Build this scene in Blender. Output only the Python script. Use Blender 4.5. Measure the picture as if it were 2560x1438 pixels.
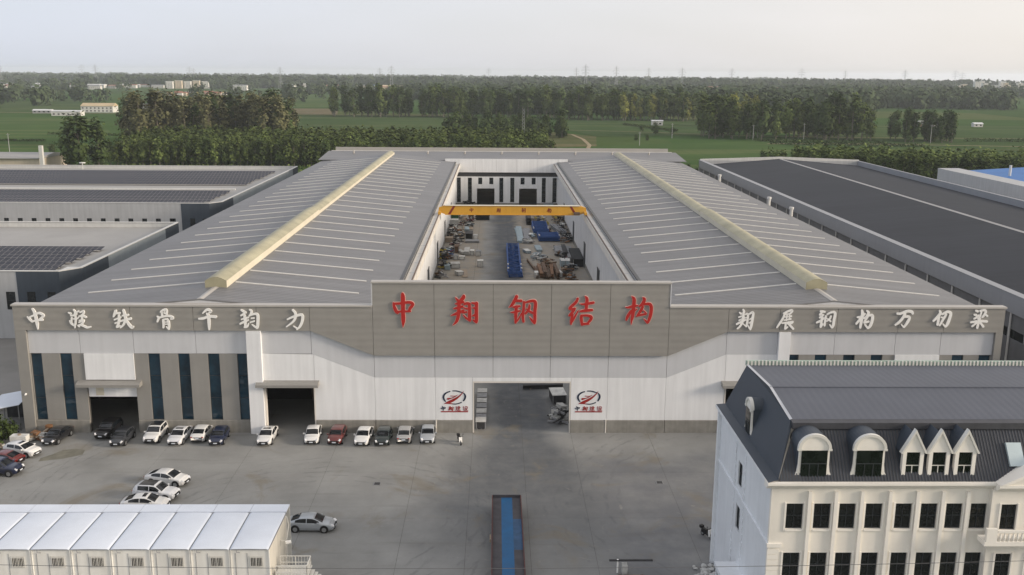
import bpy, math, random
import numpy as np
from mathutils import Matrix, Vector
R = math.radians
rnd = random.Random(11)
scene = bpy.context.scene
for o in list(bpy.data.objects):
    bpy.data.objects.remove(o)

# ------------------------------------------------------------------ camera
cd = bpy.data.cameras.new('camera')
cd.sensor_width = 36.0
cd.lens = 33.75
cd.clip_start = 0.5
cd.clip_end = 60000
cam = bpy.data.objects.new('camera', cd)
scene.collection.objects.link(cam)
cam.matrix_world = (Matrix.Translation((0, 0, 46)) @ Matrix.Rotation(R(-1.002), 4, 'Z')
                    @ Matrix.Rotation(R(90 - 12.567), 4, 'X') @ Matrix.Rotation(R(0.40), 4, 'Z'))
scene.camera = cam

# ------------------------------------------------------------------ sky, sun, exposure
SUN_AZ = 103.0      # degrees clockwise from +Y (the view direction): right of the camera and a little behind
SUN_EL = 16.0
world = bpy.data.worlds.new('World')
scene.world = world
world.use_nodes = True
wt = world.node_tree
wt.nodes.clear()
wo = wt.nodes.new('ShaderNodeOutputWorld')
bg = wt.nodes.new('ShaderNodeBackground')
bg.inputs['Strength'].default_value = 0.10
sk = wt.nodes.new('ShaderNodeTexSky')
sk.sky_type = 'NISHITA'
sk.sun_disc = False
sk.sun_elevation = R(SUN_EL)
sk.sun_rotation = R(SUN_AZ)
sk.air_density = 1.0
sk.dust_density = 1.5
sk.ozone_density = 1.0
hs = wt.nodes.new('ShaderNodeHueSaturation')
hs.inputs['Saturation'].default_value = 0.85
wt.links.new(sk.outputs[0], hs.inputs['Color'])
# thin, even high cloud veil over the clear sky
tcw = wt.nodes.new('ShaderNodeTexCoord')
mpw = wt.nodes.new('ShaderNodeMapping')
mpw.inputs['Scale'].default_value = (1.0, 1.0, 5.0)
nzw = wt.nodes.new('ShaderNodeTexNoise')
nzw.inputs['Scale'].default_value = 2.2
nzw.inputs['Detail'].default_value = 6
nzw.inputs['Roughness'].default_value = 0.55
wt.links.new(tcw.outputs['Generated'], mpw.inputs[0])
wt.links.new(mpw.outputs[0], nzw.inputs['Vector'])
mrw = wt.nodes.new('ShaderNodeMapRange')
mrw.inputs['From Min'].default_value = 0.3
mrw.inputs['From Max'].default_value = 0.72
mrw.inputs['To Min'].default_value = 0.76
mrw.inputs['To Max'].default_value = 0.92
wt.links.new(nzw.outputs[0], mrw.inputs['Value'])
mxw = wt.nodes.new('ShaderNodeMixRGB')
# the veil glows warmer round the sun's side of the sky and cooler away from it
dtw = wt.nodes.new('ShaderNodeVectorMath')
dtw.operation = 'DOT_PRODUCT'
dtw.inputs[1].default_value = (math.sin(R(SUN_AZ)) * math.cos(R(SUN_EL)), math.cos(R(SUN_AZ)) * math.cos(R(SUN_EL)), math.sin(R(SUN_EL)))
wt.links.new(tcw.outputs['Generated'], dtw.inputs[0])
rgw = wt.nodes.new('ShaderNodeMapRange')
rgw.inputs['From Min'].default_value = -0.75
rgw.inputs['From Max'].default_value = 0.32
wt.links.new(dtw.outputs['Value'], rgw.inputs['Value'])
vlw = wt.nodes.new('ShaderNodeMixRGB')
vlw.inputs['Color1'].default_value = (4.90, 5.34, 6.38, 1)
vlw.inputs['Color2'].default_value = (6.75, 6.36, 6.05, 1)
wt.links.new(rgw.outputs[0], vlw.inputs['Fac'])
wt.links.new(vlw.outputs[0], mxw.inputs['Color2'])
wt.links.new(mrw.outputs[0], mxw.inputs['Fac'])
wt.links.new(hs.outputs[0], mxw.inputs['Color1'])
wt.links.new(mxw.outputs[0], bg.inputs['Color'])
wt.links.new(bg.outputs[0], wo.inputs['Surface'])

sl = bpy.data.lights.new('sun', 'SUN')
sl.energy = 2.6
sl.angle = R(12)
sl.color = (1.0, 0.86, 0.70)
sun = bpy.data.objects.new('sun', sl)
scene.collection.objects.link(sun)
az, el = R(SUN_AZ), R(SUN_EL)
sdir = Vector((math.sin(az) * math.cos(el), math.cos(az) * math.cos(el), math.sin(el)))
sun.rotation_euler = sdir.to_track_quat('Z', 'Y').to_euler()
sun.location = sdir * 300

vs = scene.view_settings
vs.view_transform = 'Standard'
vs.look = 'None'
vs.exposure = 0.54
vs.gamma = 1.0
vs.use_curve_mapping = False
scene.cycles.volume_bounces = 1
scene.cycles.max_bounces = 8

# ------------------------------------------------------------------ helpers
COL = scene.collection


def link(o):
    COL.objects.link(o)
    return o


def empty(name, loc, label=None, cat=None, group=None, rz=0.0, kind=None):
    o = bpy.data.objects.new(name, None)
    o.empty_display_size = 0.5
    o.location = loc
    o.rotation_euler = (0, 0, rz)
    link(o)
    tag(o, label, cat, group, kind)
    return o


def tag(o, label=None, cat=None, group=None, kind=None):
    if label:
        o['label'] = label
    if cat:
        o['category'] = cat
    if group:
        o['group'] = group
    if kind:
        o['kind'] = kind
    return o


def copy_tree(o, parent=None):
    c = o.copy()
    COL.objects.link(c)
    c.parent = parent
    for ch in o.children:
        copy_tree(ch, c)
    return c


class MB:
    """collects geometry and links it as one mesh object"""

    def __init__(self):
        self.v = []
        self.f = []

    def add(self, vs_, fs_):
        n = len(self.v)
        self.v.extend([tuple(p) for p in vs_])
        self.f.extend([tuple(i + n for i in f) for f in fs_])
        return self

    def box(self, x0, x1, y0, y1, z0, z1):
        return self.add([(x0, y0, z0), (x1, y0, z0), (x1, y1, z0), (x0, y1, z0), (x0, y0, z1), (x1, y0, z1), (x1, y1, z1), (x0, y1, z1)],
                        [(0, 3, 2, 1), (4, 5, 6, 7), (0, 1, 5, 4), (1, 2, 6, 5), (2, 3, 7, 6), (3, 0, 4, 7)])

    def obox(self, c, size, rz=0, rx=0, ry=0):
        m = Matrix.Translation(c) @ Matrix.Rotation(rz, 4, 'Z') @ Matrix.Rotation(ry, 4, 'Y') @ Matrix.Rotation(rx, 4, 'X')
        a, b, d = size[0] / 2, size[1] / 2, size[2] / 2
        p = [m @ Vector(q) for q in ((-a, -b, -d), (a, -b, -d), (a, b, -d), (-a, b, -d), (-a, -b, d), (a, -b, d), (a, b, d), (-a, b, d))]
        return self.add(p, [(0, 3, 2, 1), (4, 5, 6, 7), (0, 1, 5, 4), (1, 2, 6, 5), (2, 3, 7, 6), (3, 0, 4, 7)])

    def quad(self, a, b, c, d):
        return self.add([a, b, c, d], [(0, 1, 2, 3)])

    def poly(self, pts):
        return self.add(pts, [tuple(range(len(pts)))])

    def prism_y(self, pts, y0, y1):
        """pts in XZ, counter-clockwise seen from -Y"""
        n = len(pts)
        v = [(x, y0, z) for x, z in pts] + [(x, y1, z) for x, z in pts]
        f = [tuple(range(n)), tuple(range(2 * n - 1, n - 1, -1))]
        f += [(i, i + n, (i + 1) % n + n, (i + 1) % n) for i in range(n)]
        return self.add(v, f)

    def prism_x(self, pts, x0, x1):
        """pts in YZ, counter-clockwise seen from +X"""
        n = len(pts)
        v = [(x1, y, z) for y, z in pts] + [(x0, y, z) for y, z in pts]
        f = [tuple(range(n)), tuple(range(2 * n - 1, n - 1, -1))]
        f += [(i, i + n, (i + 1) % n + n, (i + 1) % n) for i in range(n)]
        return self.add(v, f)

    def prism_z(self, pts, z0, z1):
        n = len(pts)
        v = [(x, y, z1) for x, y in pts] + [(x, y, z0) for x, y in pts]
        f = [tuple(range(n)), tuple(range(2 * n - 1, n - 1, -1))]
        f += [(i, i + n, (i + 1) % n + n, (i + 1) % n) for i in range(n)]
        return self.add(v, f)

    def tube(self, a, b, r0, r1=None, n=8, caps=True):
        if r1 is None:
            r1 = r0
        a, b = Vector(a), Vector(b)
        d = (b - a).normalized()
        u = d.orthogonal().normalized()
        w = d.cross(u)
        v = []
        for c, rr in ((a, r0), (b, r1)):
            for i in range(n):
                t = 2 * math.pi * i / n
                v.append(c + (u * math.cos(t) + w * math.sin(t)) * rr)
        f = [(i, (i + 1) % n, (i + 1) % n + n, i + n) for i in range(n)]
        if caps:
            f += [tuple(range(n - 1, -1, -1)), tuple(range(n, 2 * n))]
        return self.add(v, f)

    def mesh(self, name, off=(0, 0, 0)):
        m = bpy.data.meshes.new(name)
        ox, oy, oz = off
        m.from_pydata([(x - ox, y - oy, z - oz) for x, y, z in self.v], [], self.f)
        m.update()
        return m

    def build(self, name, mat, parent=None, smooth=False, loc=None):
        off = (0, 0, 0)
        if parent is not None and loc is None:
            off = tuple(abs_loc(parent))
        m = self.mesh(name, off)
        if mat:
            m.materials.append(mat)
        if smooth:
            m.polygons.foreach_set('use_smooth', [True] * len(m.polygons))
        o = bpy.data.objects.new(name, m)
        link(o)
        if parent is not None:
            o.parent = parent
        if loc is not None:
            o.location = loc
        return o


def abs_loc(o):
    l = Vector(o.location)
    while o.parent:
        o = o.parent
        l += Vector(o.location)
    return l


def inst(mesh, name, parent, loc, rz=0.0, mat=None):
    o = bpy.data.objects.new(name, mesh)
    link(o)
    o.parent = parent
    o.location = loc
    o.rotation_euler = (0, 0, rz)
    return o


# ------------------------------------------------------------------ materials
def rgb(c):
    return (c[0], c[1], c[2], 1.0)


def mat(name, col, rough=0.7, var=0.10, scale=0.6, bump=0.0, bscale=12.0, metal=0.0, spec=0.35, col2=None, streak=0.0, rand=0.0, coat=0.0,
        obj=False):
    m = bpy.data.materials.new(name)
    m.use_nodes = True
    nt = m.node_tree
    b = nt.nodes['Principled BSDF']
    b.inputs['Roughness'].default_value = rough
    b.inputs['Metallic'].default_value = metal
    b.inputs['Specular IOR Level'].default_value = spec
    if coat:
        b.inputs['Coat Weight'].default_value = coat
        b.inputs['Coat Roughness'].default_value = 0.05
    out = None
    if obj:
        tc = nt.nodes.new('ShaderNodeTexCoord')
        pos = tc.outputs['Object']
    else:
        g = nt.nodes.new('ShaderNodeNewGeometry')
        pos = g.outputs['Position']
    if var > 0 or col2:
        nz = nt.nodes.new('ShaderNodeTexNoise')
        nz.inputs['Scale'].default_value = scale
        nz.inputs['Detail'].default_value = 6
        nz.inputs['Roughness'].default_value = 0.6
        nt.links.new(pos, nz.inputs['Vector'])
        cr = nt.nodes.new('ShaderNodeValToRGB')
        cr.color_ramp.elements[0].position = 0.3
        cr.color_ramp.elements[1].position = 0.7
        a = col2 if col2 else tuple(c * (1 - var) for c in col)
        z = col if col2 else tuple(min(1, c * (1 + var)) for c in col)
        cr.color_ramp.elements[0].color = rgb(a)
        cr.color_ramp.elements[1].color = rgb(z)
        nt.links.new(nz.outputs[0], cr.inputs[0])
        out = cr.outputs[0]
        if streak:
            mp = nt.nodes.new('ShaderNodeMapping')
            mp.inputs['Scale'].default_value = (1.6, 1.6, 0.10)
            n2 = nt.nodes.new('ShaderNodeTexNoise')
            n2.inputs['Scale'].default_value = 1.0
            n2.inputs['Detail'].default_value = 5
            nt.links.new(pos, mp.inputs[0])
            nt.links.new(mp.outputs[0], n2.inputs['Vector'])
            r2 = nt.nodes.new('ShaderNodeMapRange')
            r2.inputs['From Min'].default_value = 0.35
            r2.inputs['From Max'].default_value = 0.7
            r2.inputs['To Min'].default_value = 1.0 - streak
            r2.inputs['To Max'].default_value = 1.0
            nt.links.new(n2.outputs[0], r2.inputs['Value'])
            mm = nt.nodes.new('ShaderNodeMixRGB')
            mm.blend_type = 'MULTIPLY'
            mm.inputs['Fac'].default_value = 1.0
            nt.links.new(out, mm.inputs['Color1'])
            nt.links.new(r2.outputs[0], mm.inputs['Color2'])
            out = mm.outputs[0]
    else:
        b.inputs['Base Color'].default_value = rgb(col)
    if rand:
        oi = nt.nodes.new('ShaderNodeObjectInfo')
        r3 = nt.nodes.new('ShaderNodeMapRange')
        r3.inputs['To Min'].default_value = 1.0 - rand
        r3.inputs['To Max'].default_value = 1.0 + rand
        nt.links.new(oi.outputs['Random'], r3.inputs['Value'])
        mm = nt.nodes.new('ShaderNodeMixRGB')
        mm.blend_type = 'MULTIPLY'
        mm.inputs['Fac'].default_value = 1.0
        if out is None:
            mm.inputs['Color1'].default_value = rgb(col)
        else:
            nt.links.new(out, mm.inputs['Color1'])
        nt.links.new(r3.outputs[0], mm.inputs['Color2'])
        out = mm.outputs[0]
    if out is not None:
        nt.links.new(out, b.inputs['Base Color'])
    if bump:
        n3 = nt.nodes.new('ShaderNodeTexNoise')
        n3.inputs['Scale'].default_value = bscale
        n3.inputs['Detail'].default_value = 4
        nt.links.new(pos, n3.inputs['Vector'])
        bp = nt.nodes.new('ShaderNodeBump')
        bp.inputs['Strength'].default_value = bump
        bp.inputs['Distance'].default_value = 0.05
        nt.links.new(n3.outputs[0], bp.inputs['Height'])
        nt.links.new(bp.outputs[0], b.inputs['Normal'])
    return m


def ribbed(name, col, axis='Y', pitch=0.5, depth=0.05, rough=0.5, var=0.07, scale=0.12, strength=0.6, streak_axis=None, spec=0.12, sheet=0.0, dirt=0.0):
    """sheet-metal: noise-tinted colour with fine rib relief running across the given axis"""
    m = mat(name, col, rough=rough, var=var, scale=scale, spec=spec)
    nt = m.node_tree
    b = nt.nodes['Principled BSDF']
    g = nt.nodes.new('ShaderNodeNewGeometry')
    sx = nt.nodes.new('ShaderNodeSeparateXYZ')
    nt.links.new(g.outputs['Position'], sx.inputs[0])
    ma = nt.nodes.new('ShaderNodeMath')
    ma.operation = 'MULTIPLY'
    ma.inputs[1].default_value = 2 * math.pi / pitch
    nt.links.new(sx.outputs[axis], ma.inputs[0])
    mb = nt.nodes.new('ShaderNodeMath')
    mb.operation = 'SINE'
    nt.links.new(ma.outputs[0], mb.inputs[0])
    bp = nt.nodes.new('ShaderNodeBump')
    bp.inputs['Strength'].default_value = strength
    bp.inputs['Distance'].default_value = depth
    nt.links.new(mb.outputs[0], bp.inputs['Height'])
    nt.links.new(bp.outputs[0], b.inputs['Normal'])
    if sheet:
        # every sheet weathers a little differently; dirt runs across the axis, down the slope
        base = b.inputs['Base Color'].links[0].from_socket
        md = nt.nodes.new('ShaderNodeMath')
        md.operation = 'DIVIDE'
        md.inputs[1].default_value = sheet
        nt.links.new(sx.outputs[axis], md.inputs[0])
        mf = nt.nodes.new('ShaderNodeMath')
        mf.operation = 'FLOOR'
        nt.links.new(md.outputs[0], mf.inputs[0])
        wn = nt.nodes.new('ShaderNodeTexWhiteNoise')
        wn.noise_dimensions = '1D'
        nt.links.new(mf.outputs[0], wn.inputs['W'])
        r1 = nt.nodes.new('ShaderNodeMapRange')
        r1.inputs['To Min'].default_value = 1 - dirt * .5
        r1.inputs['To Max'].default_value = 1 + dirt * .35
        nt.links.new(wn.outputs['Value'], r1.inputs['Value'])
        mp = nt.nodes.new('ShaderNodeMapping')
        mp.inputs['Scale'].default_value = (0.05, 0.9, 0.3) if axis == 'Y' else (0.9, 0.05, 0.3)
        n4 = nt.nodes.new('ShaderNodeTexNoise')
        n4.inputs['Scale'].default_value = 1.0
        n4.inputs['Detail'].default_value = 6
        n4.inputs['Roughness'].default_value = 0.65
        nt.links.new(g.outputs['Position'], mp.inputs[0])
        nt.links.new(mp.outputs[0], n4.inputs['Vector'])
        r2 = nt.nodes.new('ShaderNodeMapRange')
        r2.inputs['From Min'].default_value = 0.3
        r2.inputs['From Max'].default_value = 0.7
        r2.inputs['To Min'].default_value = 1 - dirt
        r2.inputs['To Max'].default_value = 1 + dirt * .4
        nt.links.new(n4.outputs[0], r2.inputs['Value'])
        mu = nt.nodes.new('ShaderNodeMath')
        mu.operation = 'MULTIPLY'
        nt.links.new(r1.outputs[0], mu.inputs[0])
        nt.links.new(r2.outputs[0], mu.inputs[1])
        mm = nt.nodes.new('ShaderNodeMixRGB')
        mm.blend_type = 'MULTIPLY'
        mm.inputs['Fac'].default_value = 1
        nt.links.new(base, mm.inputs['Color1'])
        nt.links.new(mu.outputs[0], mm.inputs['Color2'])
        nt.links.new(mm.outputs[0], b.inputs['Base Color'])
    return m


M = {}
M['white'] = mat('white_cladding', (0.82, 0.83, 0.84), 0.55, 0.03, 0.25, streak=0.11)
M['lgrey'] = mat('light_grey_cladding', (0.57, 0.58, 0.60), 0.5, 0.04, 0.25, streak=0.06)
M['grey'] = ribbed('grey_fascia_cladding', (0.285, 0.275, 0.255), 'Z', 0.9, 0.02, 0.5, 0.06, 0.5, 0.35)
M['greyp'] = mat('grey_wall_cladding', (0.275, 0.267, 0.250), 0.5, 0.05, 0.4, streak=0.06)
M['coping'] = mat('coping_trim', (0.42, 0.40, 0.37), 0.45, 0.05, 0.5)
M['joint'] = mat('dark_joint', (0.06, 0.055, 0.05), 0.9, 0.1)
M['concrete'] = mat('concrete_plinth', (0.27, 0.26, 0.235), 0.9, 0.16, 0.7, bump=0.2, streak=0.2)
M['inside'] = mat('hall_inside', (0.16, 0.16, 0.16), 0.8, 0.1)
M['roof'] = ribbed('grey_roof_sheet', (0.192, 0.192, 0.197), 'Y', 0.85, 0.05, 0.45, 0.07, 0.07, 0.45, sheet=0.85, dirt=0.13)
M['strip'] = mat('white_roof_strip', (0.62, 0.61, 0.58), 0.5, 0.06, 1.0)
M['frp'] = mat('yellowed_translucent_sheet', (0.37, 0.345, 0.235), 0.55, 0.2, 0.3)
M['frpw'] = mat('cream_vent_side', (0.62, 0.575, 0.46), 0.5, 0.06, 0.3)
M['bluegl'] = mat('blue_tinted_glass', (0.010, 0.032, 0.052), 0.05, 0.5, 0.45, spec=0.5)
M['darkgl'] = mat('dark_window_glass', (0.012, 0.016, 0.018), 0.08, 0.4, 1.2, spec=0.6)
M['greengl'] = mat('dark_green_glass', (0.009, 0.012, 0.011), 0.08, 0.5, 1.5, spec=0.35)
M['frame'] = mat('white_frame', (0.66, 0.65, 0.61), 0.5, 0.04, 1.0)
M['dframe'] = mat('dark_frame', (0.035, 0.04, 0.045), 0.4, 0.1, 1.0)
M['steelw'] = mat('painted_steel_white', (0.66, 0.63, 0.58), 0.5, 0.06, 0.5)
M['gutter'] = mat('dark_gutter', (0.06, 0.06, 0.062), 0.5, 0.1, 0.5)
M['rail'] = mat('brown_crane_rail', (0.13, 0.095, 0.075), 0.7, 0.2, 0.6)
M['yellow'] = mat('crane_yellow', (0.62, 0.33, 0.035), 0.5, 0.06, 0.5, streak=0.08)
M['red'] = mat('sign_red', (0.42, 0.018, 0.014), 0.45, 0.04, 1.0)
M['redrim'] = mat('sign_pale_rim', (0.72, 0.47, 0.42), 0.5, 0.03, 1.0)
M['signw'] = mat('sign_white', (0.86, 0.85, 0.82), 0.45, 0.02, 1.0)
M['dred'] = mat('logo_dark_red', (0.30, 0.018, 0.016), 0.5, 0.05, 1.0)
M['navy'] = mat('logo_navy', (0.012, 0.022, 0.05), 0.5, 0.05, 1.0)
M['darkred'] = mat('crane_stripe_red', (0.20, 0.02, 0.012), 0.5, 0.05, 1.0)
M['rubber'] = mat('rubber', (0.018, 0.018, 0.019), 0.85, 0.1, 3.0)
M['black'] = mat('black_plastic', (0.014, 0.014, 0.015), 0.55, 0.0)
M['chrome'] = mat('alloy', (0.42, 0.43, 0.44), 0.3, 0.0, metal=0.8)
M['lamp'] = mat('lamp_lens', (0.75, 0.76, 0.78), 0.12, 0.0, spec=0.7)
M['tail'] = mat('tail_lens', (0.28, 0.012, 0.012), 0.15, 0.0, spec=0.6)
M['plate'] = mat('number_plate', (0.62, 0.66, 0.72), 0.4, 0.0)
M['carglass'] = mat('car_glass', (0.008, 0.010, 0.013), 0.05, 0.0, spec=0.6)


def paint(name, c, rough=0.28, metal=0.0):
    return mat(name, c, rough, 0.0, metal=metal, spec=0.5, coat=0.6)


P = dict(white=paint('white_car_paint', (0.70, 0.70, 0.69)), pearl=paint('pearl_car_paint', (0.66, 0.67, 0.69)),
         black=paint('black_car_paint', (0.012, 0.012, 0.014)), charcoal=paint('charcoal_car_paint', (0.035, 0.038, 0.045)),
         navy=paint('navy_car_paint', (0.010, 0.016, 0.045)), maroon=paint('maroon_car_paint', (0.12, 0.016, 0.014)),
         silver=paint('silver_car_paint', (0.42, 0.42, 0.42), 0.3, 0.4), silverblue=paint('silver_blue_car_paint', (0.40, 0.43, 0.46), 0.3, 0.35),
         greenblack=paint('green_black_car_paint', (0.010, 0.020, 0.020)))
# ------------------------------------------------------------------ ground and yard
def yard_material():
    m = mat('stained_concrete_yard', (0.252, 0.254, 0.246), 0.9, 0.16, 0.16, bump=0.25, bscale=3.0)
    nt = m.node_tree
    b = nt.nodes['Principled BSDF']
    base = b.inputs['Base Color'].links[0].from_socket
    g = nt.nodes.new('ShaderNodeNewGeometry')
    sx = nt.nodes.new('ShaderNodeSeparateXYZ')
    nt.links.new(g.outputs['Position'], sx.inputs[0])

    def math_(op, a, b_=None, c=None):
        n = nt.nodes.new('ShaderNodeMath')
        n.operation = op
        for i, q in enumerate((a, b_, c)):
            if q is None:
                continue
            if isinstance(q, (int, float)):
                n.inputs[i].default_value = q
            else:
                nt.links.new(q, n.inputs[i])
        return n.outputs[0]

    def noise(scale, detail=6, sc=(1, 1, 1), rough=0.6, dist=0.0):
        mp = nt.nodes.new('ShaderNodeMapping')
        mp.inputs['Scale'].default_value = sc
        n = nt.nodes.new('ShaderNodeTexNoise')
        n.inputs['Scale'].default_value = scale
        n.inputs['Detail'].default_value = detail
        n.inputs['Roughness'].default_value = rough
        n.inputs['Distortion'].default_value = dist
        nt.links.new(g.outputs['Position'], mp.inputs[0])
        nt.links.new(mp.outputs[0], n.inputs['Vector'])
        return n.outputs[0]

    def rng(v, a, b_, c, d):
        n = nt.nodes.new('ShaderNodeMapRange')
        n.interpolation_type = 'SMOOTHSTEP'
        for i, q in zip(('From Min', 'From Max', 'To Min', 'To Max'), (a, b_, c, d)):
            n.inputs[i].default_value = q
        nt.links.new(v, n.inputs['Value'])
        return n.outputs[0]

    def mix(c1, c2, fac):
        n = nt.nodes.new('ShaderNodeMixRGB')
        for k, q in (('Color1', c1), ('Color2', c2), ('Fac', fac)):
            if isinstance(q, tuple):
                n.inputs[k].default_value = rgb(q)
            elif isinstance(q, (int, float)):
                n.inputs[k].default_value = q
            else:
                nt.links.new(q, n.inputs[k])
        return n.outputs[0]
    X, Y = sx.outputs['X'], sx.outputs['Y']
    # dark tyre-worn lane through the gate that fans out in the yard (about x = 3.3)
    ax = math_('ABSOLUTE', math_('SUBTRACT', X, 3.6))
    fan = math_('MULTIPLY', math_('MAXIMUM', math_('SUBTRACT', 116.0, Y), 0.0), 0.34)
    halfw = math_('ADD', math_('MINIMUM', fan, 7.0), 4.6)
    d = math_('DIVIDE', ax, halfw)
    wob = math_('MULTIPLY', math_('SUBTRACT', noise(0.10, 5, dist=0.4), 0.5), 1.3)
    lane = rng(math_('ADD', d, wob), 0.45, 1.5, 1.0, 0.0)
    nearfade = math_('MULTIPLY', rng(Y, 76.0, 108.0, 0.25, 1.0), rng(Y, 112.0, 121.0, 0.88, 1.0))
    lane = math_('MULTIPLY', lane, nearfade)
    blot = rng(noise(0.5, 8, rough=0.6), 0.2, 0.8, 0.72, 1.0)
    lane = math_('MULTIPLY', lane, blot)
    col = mix(base, (0.062, 0.070, 0.082), math_('MULTIPLY', lane, 0.95))
    # cool band toward the office: its bluish shade painted into the concrete
    right = math_('MULTIPLY', rng(X, 8.0, 16.0, 0.0, 1.0), rng(math_('ADD', Y, math_('MULTIPLY', noise(0.2), 8.0)), 112.0, 118.0, 1.0, 0.0))
    col = mix(col, (0.135, 0.140, 0.150), math_('MULTIPLY', math_('MULTIPLY', right, rng(noise(0.18, 6), 0.3, 0.65, 0.35, 1.0)), 0.9))
    # long skid streaks
    stk = rng(noise(1.0, 5, (0.9, 0.05, 1), 0.7, 0.4), 0.56, 0.72, 0.0, 1.0)
    col = mix(col, (0.13, 0.13, 0.13), math_('MULTIPLY', math_('MULTIPLY', stk, lane), 0.5))
    stk2 = rng(noise(0.6, 5, (0.06, 0.8, 1), 0.7, 0.6), 0.57, 0.72, 0.0, 1.0)
    col = mix(col, (0.135, 0.13, 0.12), math_('MULTIPLY', stk2, 0.35))
    for cx, cy, r0, r1 in ((-27.0, 99.0, 21.0, 33.0), (36.0, 97.0, 21.0, 35.0), (-18.0, 88.0, 14.0, 26.0)):
        dd = math_('SQRT', math_('ADD', math_('POWER', math_('SUBTRACT', X, cx), 2.0), math_('POWER', math_('SUBTRACT', Y, cy), 2.0)))
        dd = math_('ADD', dd, math_('MULTIPLY', noise(0.25, 4), 2.2))
        ln = rng(math_('SINE', math_('MULTIPLY', dd, 4.6)), 0.55, 0.95, 0.0, 1.0)
        bandm = math_('MULTIPLY', rng(dd, r0, r0 + 4.0, 0.0, 1.0), rng(dd, r1 - 4.0, r1, 1.0, 0.0))
        ln = math_('MULTIPLY', math_('MULTIPLY', ln, bandm), rng(noise(0.35, 5), 0.46, 0.62, 0.0, 1.0))
        ln = math_('MULTIPLY', ln, rng(Y, 117.0, 119.0, 1.0, 0.0))
        col = mix(col, (0.085, 0.088, 0.095), math_('MULTIPLY', ln, 0.30))
    # brown oily blots and pale dust
    oil = rng(noise(0.13, 7, rough=0.62, dist=0.8), 0.54, 0.70, 0.0, 1.0)
    col = mix(col, (0.185, 0.160, 0.118), math_('MULTIPLY', oil, 0.60))
    dust = rng(noise(0.5, 8, rough=0.75, dist=1.2), 0.58, 0.75, 0.0, 1.0)
    col = mix(col, (0.36, 0.34, 0.30), math_('MULTIPLY', dust, 0.45))
    chips = rng(noise(2.6, 4, rough=0.6), 0.70, 0.76, 0.0, 1.0)
    col = mix(col, (0.42, 0.41, 0.38), math_('MULTIPLY', math_('MULTIPLY', chips, lane), 0.6))
    # sandy dirt in the storage bays of the courtyard, beside its grey lane
    bay = math_('MULTIPLY', rng(math_('ADD', math_('ABSOLUTE', math_('SUBTRACT', X, 1.2)), math_('MULTIPLY', noise(0.3, 6), 5.0)), 6.0, 8.6, 0.0, 1.0), rng(Y, 150.0, 170.0, 0.0, 1.0))
    col = mix(col, (0.33, 0.285, 0.225), math_('MULTIPLY', math_('MULTIPLY', bay, rng(noise(0.45, 6), 0.3, 0.65, 0.3, 1.0)), 0.85))
    nt.links.new(col, b.inputs['Base Color'])
    return m


M['yard'] = yard_material()
M['pave'] = mat('estate_concrete', (0.22, 0.215, 0.205), 0.9, 0.18, 0.09, bump=0.2, bscale=2.0)


def terrain_material():
    m = mat('farmland', (0.055, 0.095, 0.030), 0.95, 0.25, 0.02, spec=0.0)
    nt = m.node_tree
    b = nt.nodes['Principled BSDF']
    base = b.inputs['Base Color'].links[0].from_socket
    g = nt.nodes.new('ShaderNodeNewGeometry')
    mp = nt.nodes.new('ShaderNodeMapping')
    mp.inputs['Rotation'].default_value = (0, 0, R(8))
    mp.inputs['Scale'].default_value = (1 / 210., 1 / 420., 1)
    nt.links.new(g.outputs['Position'], mp.inputs[0])
    vo = nt.nodes.new('ShaderNodeTexVoronoi')
    vo.distance = 'CHEBYCHEV'
    vo.inputs['Scale'].default_value = 1.0
    nt.links.new(mp.outputs[0], vo.inputs['Vector'])
    sp = nt.nodes.new('ShaderNodeSeparateColor')
    nt.links.new(vo.outputs['Color'], sp.inputs[0])
    cr = nt.nodes.new('ShaderNodeValToRGB')
    e = cr.color_ramp.elements
    e[0].position = 0.0
    e[0].color = (0.046, 0.076, 0.028, 1)
    e[1].position = 1.0
    e[1].color = (0.13, 0.125, 0.062, 1)
    n = cr.color_ramp.elements.new(0.5)
    n.color = (0.055, 0.105, 0.034, 1)
    n = cr.color_ramp.elements.new(0.82)
    n.color = (0.075, 0.105, 0.040, 1)
    nt.links.new(sp.outputs[0], cr.inputs[0])
    mx = nt.nodes.new('ShaderNodeMixRGB')
    mx.inputs['Fac'].default_value = 0.6
    nt.links.new(base, mx.inputs['Color1'])
    nt.links.new(cr.outputs[0], mx.inputs['Color2'])
    nt.links.new(mx.outputs[0], b.inputs['Base Color'])
    return m


M['terrain'] = terrain_material()
# one sheet to the horizon; the land runs farther out on the left than on the right
pts = []
N = 96
for i in range(N):
    a = 2 * math.pi * i / N
    azd = (math.degrees(a) + 180) % 360 - 180      # 0 = straight ahead, positive to the right
    rr = 9500 + 2500 * max(0, math.sin(a - 0.3))
    rr = 10500 if azd < 0 else 10500 - 6000 * min(1, max(0, azd) / 28.0)
    pts.append((rr * math.sin(a), rr * math.cos(a), -0.3))
mb = MB()
n = len(pts)
mb.add([(0, 0, -0.3)] + pts, [(0, i + 1, (i + 1) % n + 1)[::-1] for i in range(n)])
tag(mb.build('ground', M['terrain']), kind='structure')

mb = MB()
mb.box(-215, 215, 35, 392, -0.28, -0.03)
tag(mb.build('pavement', M['pave']), kind='structure')

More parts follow.
